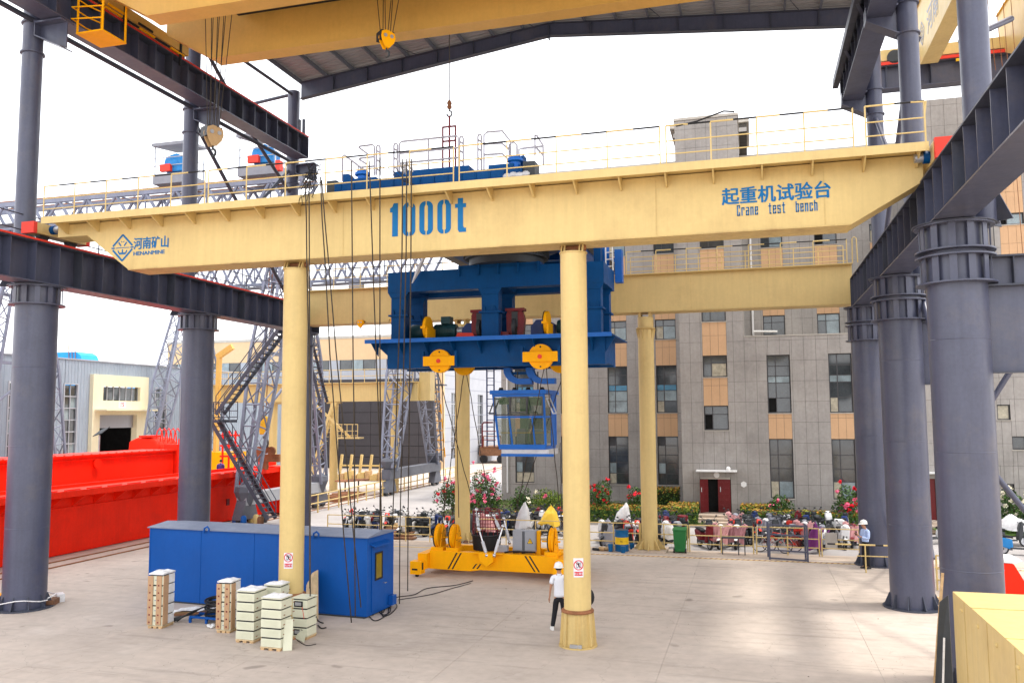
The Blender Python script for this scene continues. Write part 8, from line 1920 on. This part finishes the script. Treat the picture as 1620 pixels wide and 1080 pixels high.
# ================================================================ PEOPLE
def skin(name, joints, edges, mn, parent, sub=2, rootv=0):
    """joints: {name: (point, radius)}; grows one continuous skinned surface"""
    names = list(joints); me = bpy.data.meshes.new(name); me.from_pydata([tuple(joints[n][0]) for n in names], [(names.index(a), names.index(b)) for a, b in edges], [])
    me.materials.append(M[mn]); o = bpy.data.objects.new(name, me)
    sk = o.modifiers.new('skin', 'SKIN'); sk.use_smooth_shade = True
    for i, n in enumerate(names):
        r = joints[n][1]; me.skin_vertices[0].data[i].radius = (r, r) if isinstance(r, (int, float)) else r
        me.skin_vertices[0].data[i].use_root = (i == rootv)
    s = o.modifiers.new('sub', 'SUBSURF'); s.levels = sub; s.render_levels = sub
    return attach(o, parent, WM[parent.name].copy())
def person(label, loc, heading, pose, shirt, trouser, helmet=True, H=1.74, sleeve='short', sit=False):
    t = root('person', label, 'person', loc, None, heading)
    k = H/1.74; P_ = lambda x, y, z: (x*k, y*k, z*k)
    # faces -y ; +x is the figure's left as seen from behind... limbs given per side s (-1, +1)
    J = {'pelvis': (P_(0, 0, .93), (.09, .07)), 'belly': (P_(0, -.01, 1.08), (.09, .06)), 'chest': (P_(0, 0, 1.28), (.10, .065)), 'neck0': (P_(0, .01, 1.43), (.055, .05)), 'neck': (P_(0, 0, 1.50), .052)}
    hd = pose.get('head', (0, -.02)); hx_, hy_ = hd
    J['jaw'] = (P_(hx_*.6, hy_-.01, 1.56), (.062, .068)); J['skull'] = (P_(hx_, hy_, 1.645), (.078, .092)); J['crown'] = (P_(hx_, hy_, 1.70), (.06, .07))
    E_ = [('pelvis', 'belly'), ('belly', 'chest'), ('chest', 'neck0'), ('neck0', 'neck'), ('neck', 'jaw'), ('jaw', 'skull'), ('skull', 'crown')]
    for s, c in ((-1, 'R'), (1, 'L')):
        el, wr, hn = pose['arm'+c]; kn, an, toe = pose['leg'+c]
        J['sh'+c] = (P_(s*.175, .01, 1.405), .052); J['el'+c] = (P_(*el), .036); J['wr'+c] = (P_(*wr), .024); J['hn'+c] = (P_(*hn), (.036, .018))
        E_ += [('neck0', 'sh'+c), ('sh'+c, 'el'+c), ('el'+c, 'wr'+c), ('wr'+c, 'hn'+c)]
        J['hip'+c] = (P_(s*.085, 0, .88), .06); J['kn'+c] = (P_(*kn), .055); J['an'+c] = (P_(*an), .035); J['toe'+c] = (P_(*toe), (.035, .03))
        E_ += [('pelvis', 'hip'+c), ('hip'+c, 'kn'+c), ('kn'+c, 'an'+c), ('an'+c, 'toe'+c)]
    skin('body', J, E_, 'skin', t)
    G = lambda d, add: {n: ((v_[0]), tuple(q+add for q in v_[1]) if isinstance(v_[1], tuple) else v_[1]+add) for n, v_ in d.items()}
    # shirt
    S = {'hem': (P_(0, 0, .86), (.17, .13)), 'pelvis': (P_(0, 0, .95), (.165, .125)), 'belly': (P_(0, -.01, 1.10), (.158, .12)), 'chest': (P_(0, 0, 1.29), (.175, .125)), 'neck0': (P_(0, .012, 1.42), (.10, .085)), 'col': (P_(0, .005, 1.475), .066)}
    Es = [('hem', 'pelvis'), ('pelvis', 'belly'), ('belly', 'chest'), ('chest', 'neck0'), ('neck0', 'col')]
    if pose.get('tuck'): S['hem'] = (P_(0, 0, .97), (.145, .11)); S['pelvis'] = (P_(0, 0, 1.0), (.15, .115))
    for s, c in ((-1, 'R'), (1, 'L')):
        el, wr, hn = [V(q) for q in pose['arm'+c]]; sh = V((s*.175, .01, 1.405))
        S['sh'+c] = (P_(*sh), .075); 
        if sleeve == 'short': S['el'+c] = (P_(*sh.lerp(el, .72)), .070); Es += [('neck0', 'sh'+c), ('sh'+c, 'el'+c)]
        else: S['el'+c] = (P_(*el), .058); S['wr'+c] = (P_(*el.lerp(wr, .88)), .042); Es += [('neck0', 'sh'+c), ('sh'+c, 'el'+c), ('el'+c, 'wr'+c)]
    skin('shirt', S, Es, shirt, t)
    T = {'waist': (P_(0, 0, 1.0 if pose.get('tuck') else .95), (.148, .115)), 'pelvis': (P_(0, 0, .90), (.155, .12))}; Et = [('waist', 'pelvis')]
    for s, c in ((-1, 'R'), (1, 'L')):
        kn, an, toe = [V(q) for q in pose['leg'+c]]
        T['hip'+c] = (P_(s*.085, 0, .84), .098); T['kn'+c] = (P_(*kn), .077); T['an'+c] = (P_(*(an+V((0, 0, -.015)))), .062); Et += [('pelvis', 'hip'+c), ('hip'+c, 'kn'+c), ('kn'+c, 'an'+c)]
    skin('trousers', T, Et, trouser, t, rootv=1)
    def B(mb, nm, mn, smooth=True, par=t, bevel=0):
        o = mb.build(nm, mn, None, smooth, bevel); o.parent = par; o.matrix_parent_inverse = Matrix.Identity(4) if par is t else WM[par.name].inverted() @ WM[t.name]; WM[o.name] = WM[t.name] @ WM[o.name]; return o
    for s, c in ((-1, 'R'), (1, 'L')):
        kn, an, toe = [V(q)*k for q in pose['leg'+c]]; d = (toe-an); d.z = 0; d.normalize(); sd_ = V((-d.y, d.x, 0))
        b = MB(); pts = [(-.09, .04), (-.05, .05), (.08, .05), (.16, .04), (.19, .015)]; vs = []
        for (f, hw) in ((-.085, .033), (-.03, .04), (.06, .045), (.13, .048), (.185, .03)):
            hh_ = .10 if f < .0 else .08 if f < .1 else .05
            p = V((an.x, an.y, 0))+d*f
            vs += [p-sd_*hw, p+sd_*hw, p+sd_*hw*.7+V((0, 0, hh_)), p-sd_*hw*.7+V((0, 0, hh_))]
        z0 = max(0, an.z-.08*k)
        vs = [v_+V((0, 0, z0)) for v_ in vs]; fs = [(0, 1, 2, 3), (19, 18, 17, 16)]
        for q in range(4):
            for e in range(4): fs.append((q*4+e, q*4+(e+1) % 4, (q+1)*4+(e+1) % 4, (q+1)*4+e))
        B(b.add(vs, fs), 'shoe', pose.get('shoe', 'black'))
        # fingers
        wr, hn = V(pose['arm'+c][1])*k, V(pose['arm'+c][2])*k; fd = (hn-wr).normalized(); px_ = fd.cross(V((0, 1, 0))).normalized() if abs(fd.y) < .9 else V((1, 0, 0)); cu = V(pose.get('curl'+c, (0, -.5, 0)))
        ha = B(MB().ball(tuple(hn), .038*k, 10, 6, (.62 if abs(fd.z) > .6 else .9, .9, 1.1)), 'hand', 'skin')
        for f in range(4):
            o_ = hn+px_*0+V((0, (f-1.5)*.019*k, 0)) if abs(fd.z) > .6 else hn+V(((f-1.5)*.019*k, 0, 0)); l_ = (.07, .08, .075, .06)[f]*k
            p1 = o_+fd*.02*k; p2 = p1+(fd+cu*.35).normalized()*l_*.55; p3 = p2+(fd+cu*1.4).normalized()*l_*.5
            B(MB().path([p1, p2, p3], [.0095*k, .009*k, .007*k], 7), 'finger', 'skin', par=ha)
        B(MB().path([hn-fd*.03, hn+cu*.035+fd*.005, hn+cu*.05+fd*.035], [.012*k, .011*k, .009*k], 7), 'thumb', 'skin', par=ha)
    hc = V((hx_, hy_, 1.645))*k
    # face and ears
    B(MB().ball(tuple(hc+V((0, -.098*k, -.02*k))), .016*k, 8, 6, (.8, 1.1, 1.5)), 'nose', 'skin')
    for s in (-1, 1):
        B(MB().ball(tuple(hc+V((s*.078*k, .01, -.02*k))), .026*k, 8, 6, (.35, .7, 1.1)), 'ear', 'skin'); e_ = B(MB().ball(tuple(hc+V((s*.031*k, -.083*k, .002*k))), .012*k, 8, 6, (1.2, .6, .7)), 'eye', 'white'); B(MB().ball(tuple(hc+V((s*.031*k, -.091*k, .002*k))), .006*k, 8, 6), 'iris', 'hair', par=e_)
        B(MB().path([hc+V((s*.015, -.088, .022))*k if False else hc+V((s*.015*k, -.088*k, .022*k)), hc+V((s*.045*k, -.08*k, .024*k))], .005*k, 5), 'eyebrow', 'hair')
    B(MB().path([hc+V((-.024*k, -.082*k, -.062*k)), hc+V((0, -.09*k, -.064*k)), hc+V((.024*k, -.082*k, -.062*k))], .006*k, 6), 'mouth', 'mouth')
    # hair: cap over the back of the head
    b = MB(); vs = []; N, K = 18, 7
    for j in range(K+1):
        ph = R(90)*j/K*1.25
        for i in range(N):
            a_ = 2*math.pi*i/N; front = max(0, -math.sin(a_)); lim = ph*(1-.42*front)
            vs.append(hc+V((math.sin(lim)*math.cos(a_)*.092*k, math.sin(lim)*math.sin(a_)*.104*k, math.cos(lim)*.10*k)))
    fs = [(j*N+i, (j+1)*N+i, (j+1)*N+(i+1) % N, j*N+(i+1) % N) for j in range(K) for i in range(N)]
    B(b.add(vs, fs), 'hair', 'hair')
    if helmet:
        R_ = .132*k; b = MB().lathe((0, 0, 0), [(R_*1.01, -.005), (R_, .03), (R_*.93, .075), (R_*.72, .115), (R_*.4, .138), (R_*.08, .144)], 26)
        b.v = [(x*.92+hc.x, y*1.06+hc.y, z*k+hc.z+.025*k) for x, y, z in b.v]; h_ = B(b, 'safety_helmet', 'helmet')
        b = MB(); vs = []
        for i in range(26):
            a_ = 2*math.pi*i/26; fr = max(0, -math.sin(a_))**3
            for rr, zz_ in ((R_*.98, 0), (R_*1.10+.045*k*fr, -.008-.012*fr)): vs += [(hc.x+rr*.92*math.cos(a_), hc.y+rr*1.06*math.sin(a_), hc.z+(.022+zz_)*k), (hc.x+rr*.92*math.cos(a_), hc.y+rr*1.06*math.sin(a_), hc.z+(.030+zz_)*k)]
        fs = []
        for i in range(26):
            a, c = i*4, ((i+1) % 26)*4; fs += [(a, a+2, c+2, c), (a+1, c+1, c+3, a+3), (a+2, a+3, c+3, c+2)]
        B(b.add(vs, fs), 'helmet_brim', 'helmet', par=h_)
        B(MB().path([(hc.x, hc.y+.10*k, hc.z+.1*k), (hc.x, hc.y, hc.z+.172*k), (hc.x, hc.y-.10*k, hc.z+.1*k)], .012, 6), 'helmet_ridge', 'helmet', par=h_)
    b = MB().lathe((0, 0, 0), [(.062*k, 1.462*k), (.075*k, 1.455*k), (.068*k, 1.50*k), (.055*k, 1.505*k)], 16); b.v = [(x, y+.006, z) for x, y, z in b.v]; B(b, 'collar', shirt)
    bt = MB().lathe((0, 0, 0), [(.150*k, .975*k), (.152*k, 1.005*k)], 20); bt.v = [(x, y*.78, z) for x, y, z in bt.v]
    if pose.get('tuck'): B(bt, 'belt', 'black')
    return t
p = AZ(885, 995)
stand = dict(legR=((-.10, -.01, .50), (-.13, .0, .09), (-.15, -.13, .03)), legL=((.09, -.02, .50), (.10, .0, .09), (.12, -.13, .03)))
# figure one: back to the camera, looking at the spreader
pose1 = dict(legR=((-.115, -.02, .50), (-.14, .03, .09), (-.19, -.10, .03)), legL=((.13, -.02, .50), (.20, .0, .09), (.24, -.13, .03)),
             armR=((-.235, .0, 1.13), (-.25, -.05, .88), (-.245, -.06, .80)), armL=((.235, .03, 1.13), (.27, -.02, .88), (.285, -.03, .80)), curlR=(.5, -.4, 0), curlL=(-.5, -.4, 0), shoe='white', head=(.015, -.01))
# heading: figure faces -y by default; turn it round so that it faces the spreader (+y)
t1 = person('man in white shirt and white safety helmet seen from behind, beside the nearest column', (AZ(880, 996).x+.10, AZ(880, 996).y, 0), math.pi+.12, {**pose1}, 'shirtw', 'trouser', H=1.75)
pose2 = dict(legR=((-.09, -.04, .50), (-.10, .01, .09), (-.12, -.13, .03)), legL=((.09, .01, .50), (.09, .04, .09), (.11, -.10, .03)), tuck=True,
             armR=((-.20, -.05, 1.13), (-.10, -.28, 1.22), (-.08, -.35, 1.27)), armL=((.22, -.02, 1.13), (.10, -.27, 1.20), (.06, -.34, 1.26)), curlR=(.3, 0, .6), curlL=(-.3, 0, .6), head=(0, -.05))
p2 = AZ(1371, 899)
t2 = person('man in pale blue shirt and white helmet looking at a phone beside the right columns', (p2.x, p2.y, 0), R(-62), pose2, 'shirtb', 'trouser', sleeve='long')
ph = root('phone', 'dark phone held up by the man in the pale blue shirt', 'phone', (0, 0, 0))
c_ = WM[t2.name] @ V((.0, -.38, 1.33)); o = MB().box((-.04, -.006, -.07), (.04, .006, .07)); o.v = [tuple(c_+Matrix.Rotation(R(-62), 3, 'Z') @ V(v_)) for v_ in o.v]; o.build('phone_body', 'black', ph)
# helper holding the round black thing behind the nearest column
hb = root('black_bag', 'black round bag edge showing at the right side of the nearest column', 'bag', (-3.9, 22.6, .9))
q = AY(936, 944, 22.4); MB().ball((q.x-.06, 22.4, q.z), .17, 14, 8, (.8, .6, 1.25)).build('bag_body', 'black', hb, True)
# men farther off
p3 = AY(349, 748, 47.5)
t3 = person('man in purple work shirt standing low behind the red girders', (AY(349, 740, 48).x, 48, 1.35), R(200), pose2, 'shirtp', 'trouser', helmet=False, sleeve='long')
pbox('standing_platform', (AY(340, 740, 48).x-1, 47.3, 0), (AY(358, 740, 48).x+1, 49, 1.33), 'red', root('low_platform', 'red steel platform under the man in purple', 'platform', (-36, 48, 0)))
# the driver sitting in the cabin
sit = dict(legR=((-.10, -.42, .56), (-.10, -.46, .14), (-.10, -.58, .08)), legL=((.10, -.42, .56), (.10, -.46, .14), (.10, -.58, .08)), armR=((-.22, -.10, 1.12), (-.22, -.34, 1.02), (-.22, -.42, 1.0)), armL=((.22, -.10, 1.12), (.22, -.34, 1.02), (.22, -.42, 1.0)), head=(0, -.03))
def seated(pose):      # drop the hips to seat height: shift all given z by -.45 except feet is handled by location
    return pose
t4 = person('operator in dark clothes sitting behind the cabin glass', (-7.50, 29.62, 4.74-.40), R(8), {**sit, 'legR': ((-.10, -.42, .84), (-.10, -.44, .49), (-.10, -.56, .44)), 'legL': ((.10, -.42, .84), (.10, -.44, .49), (.10, -.56, .44))}, 'trouser', 'trouser', helmet=False, H=1.62, sleeve='long')
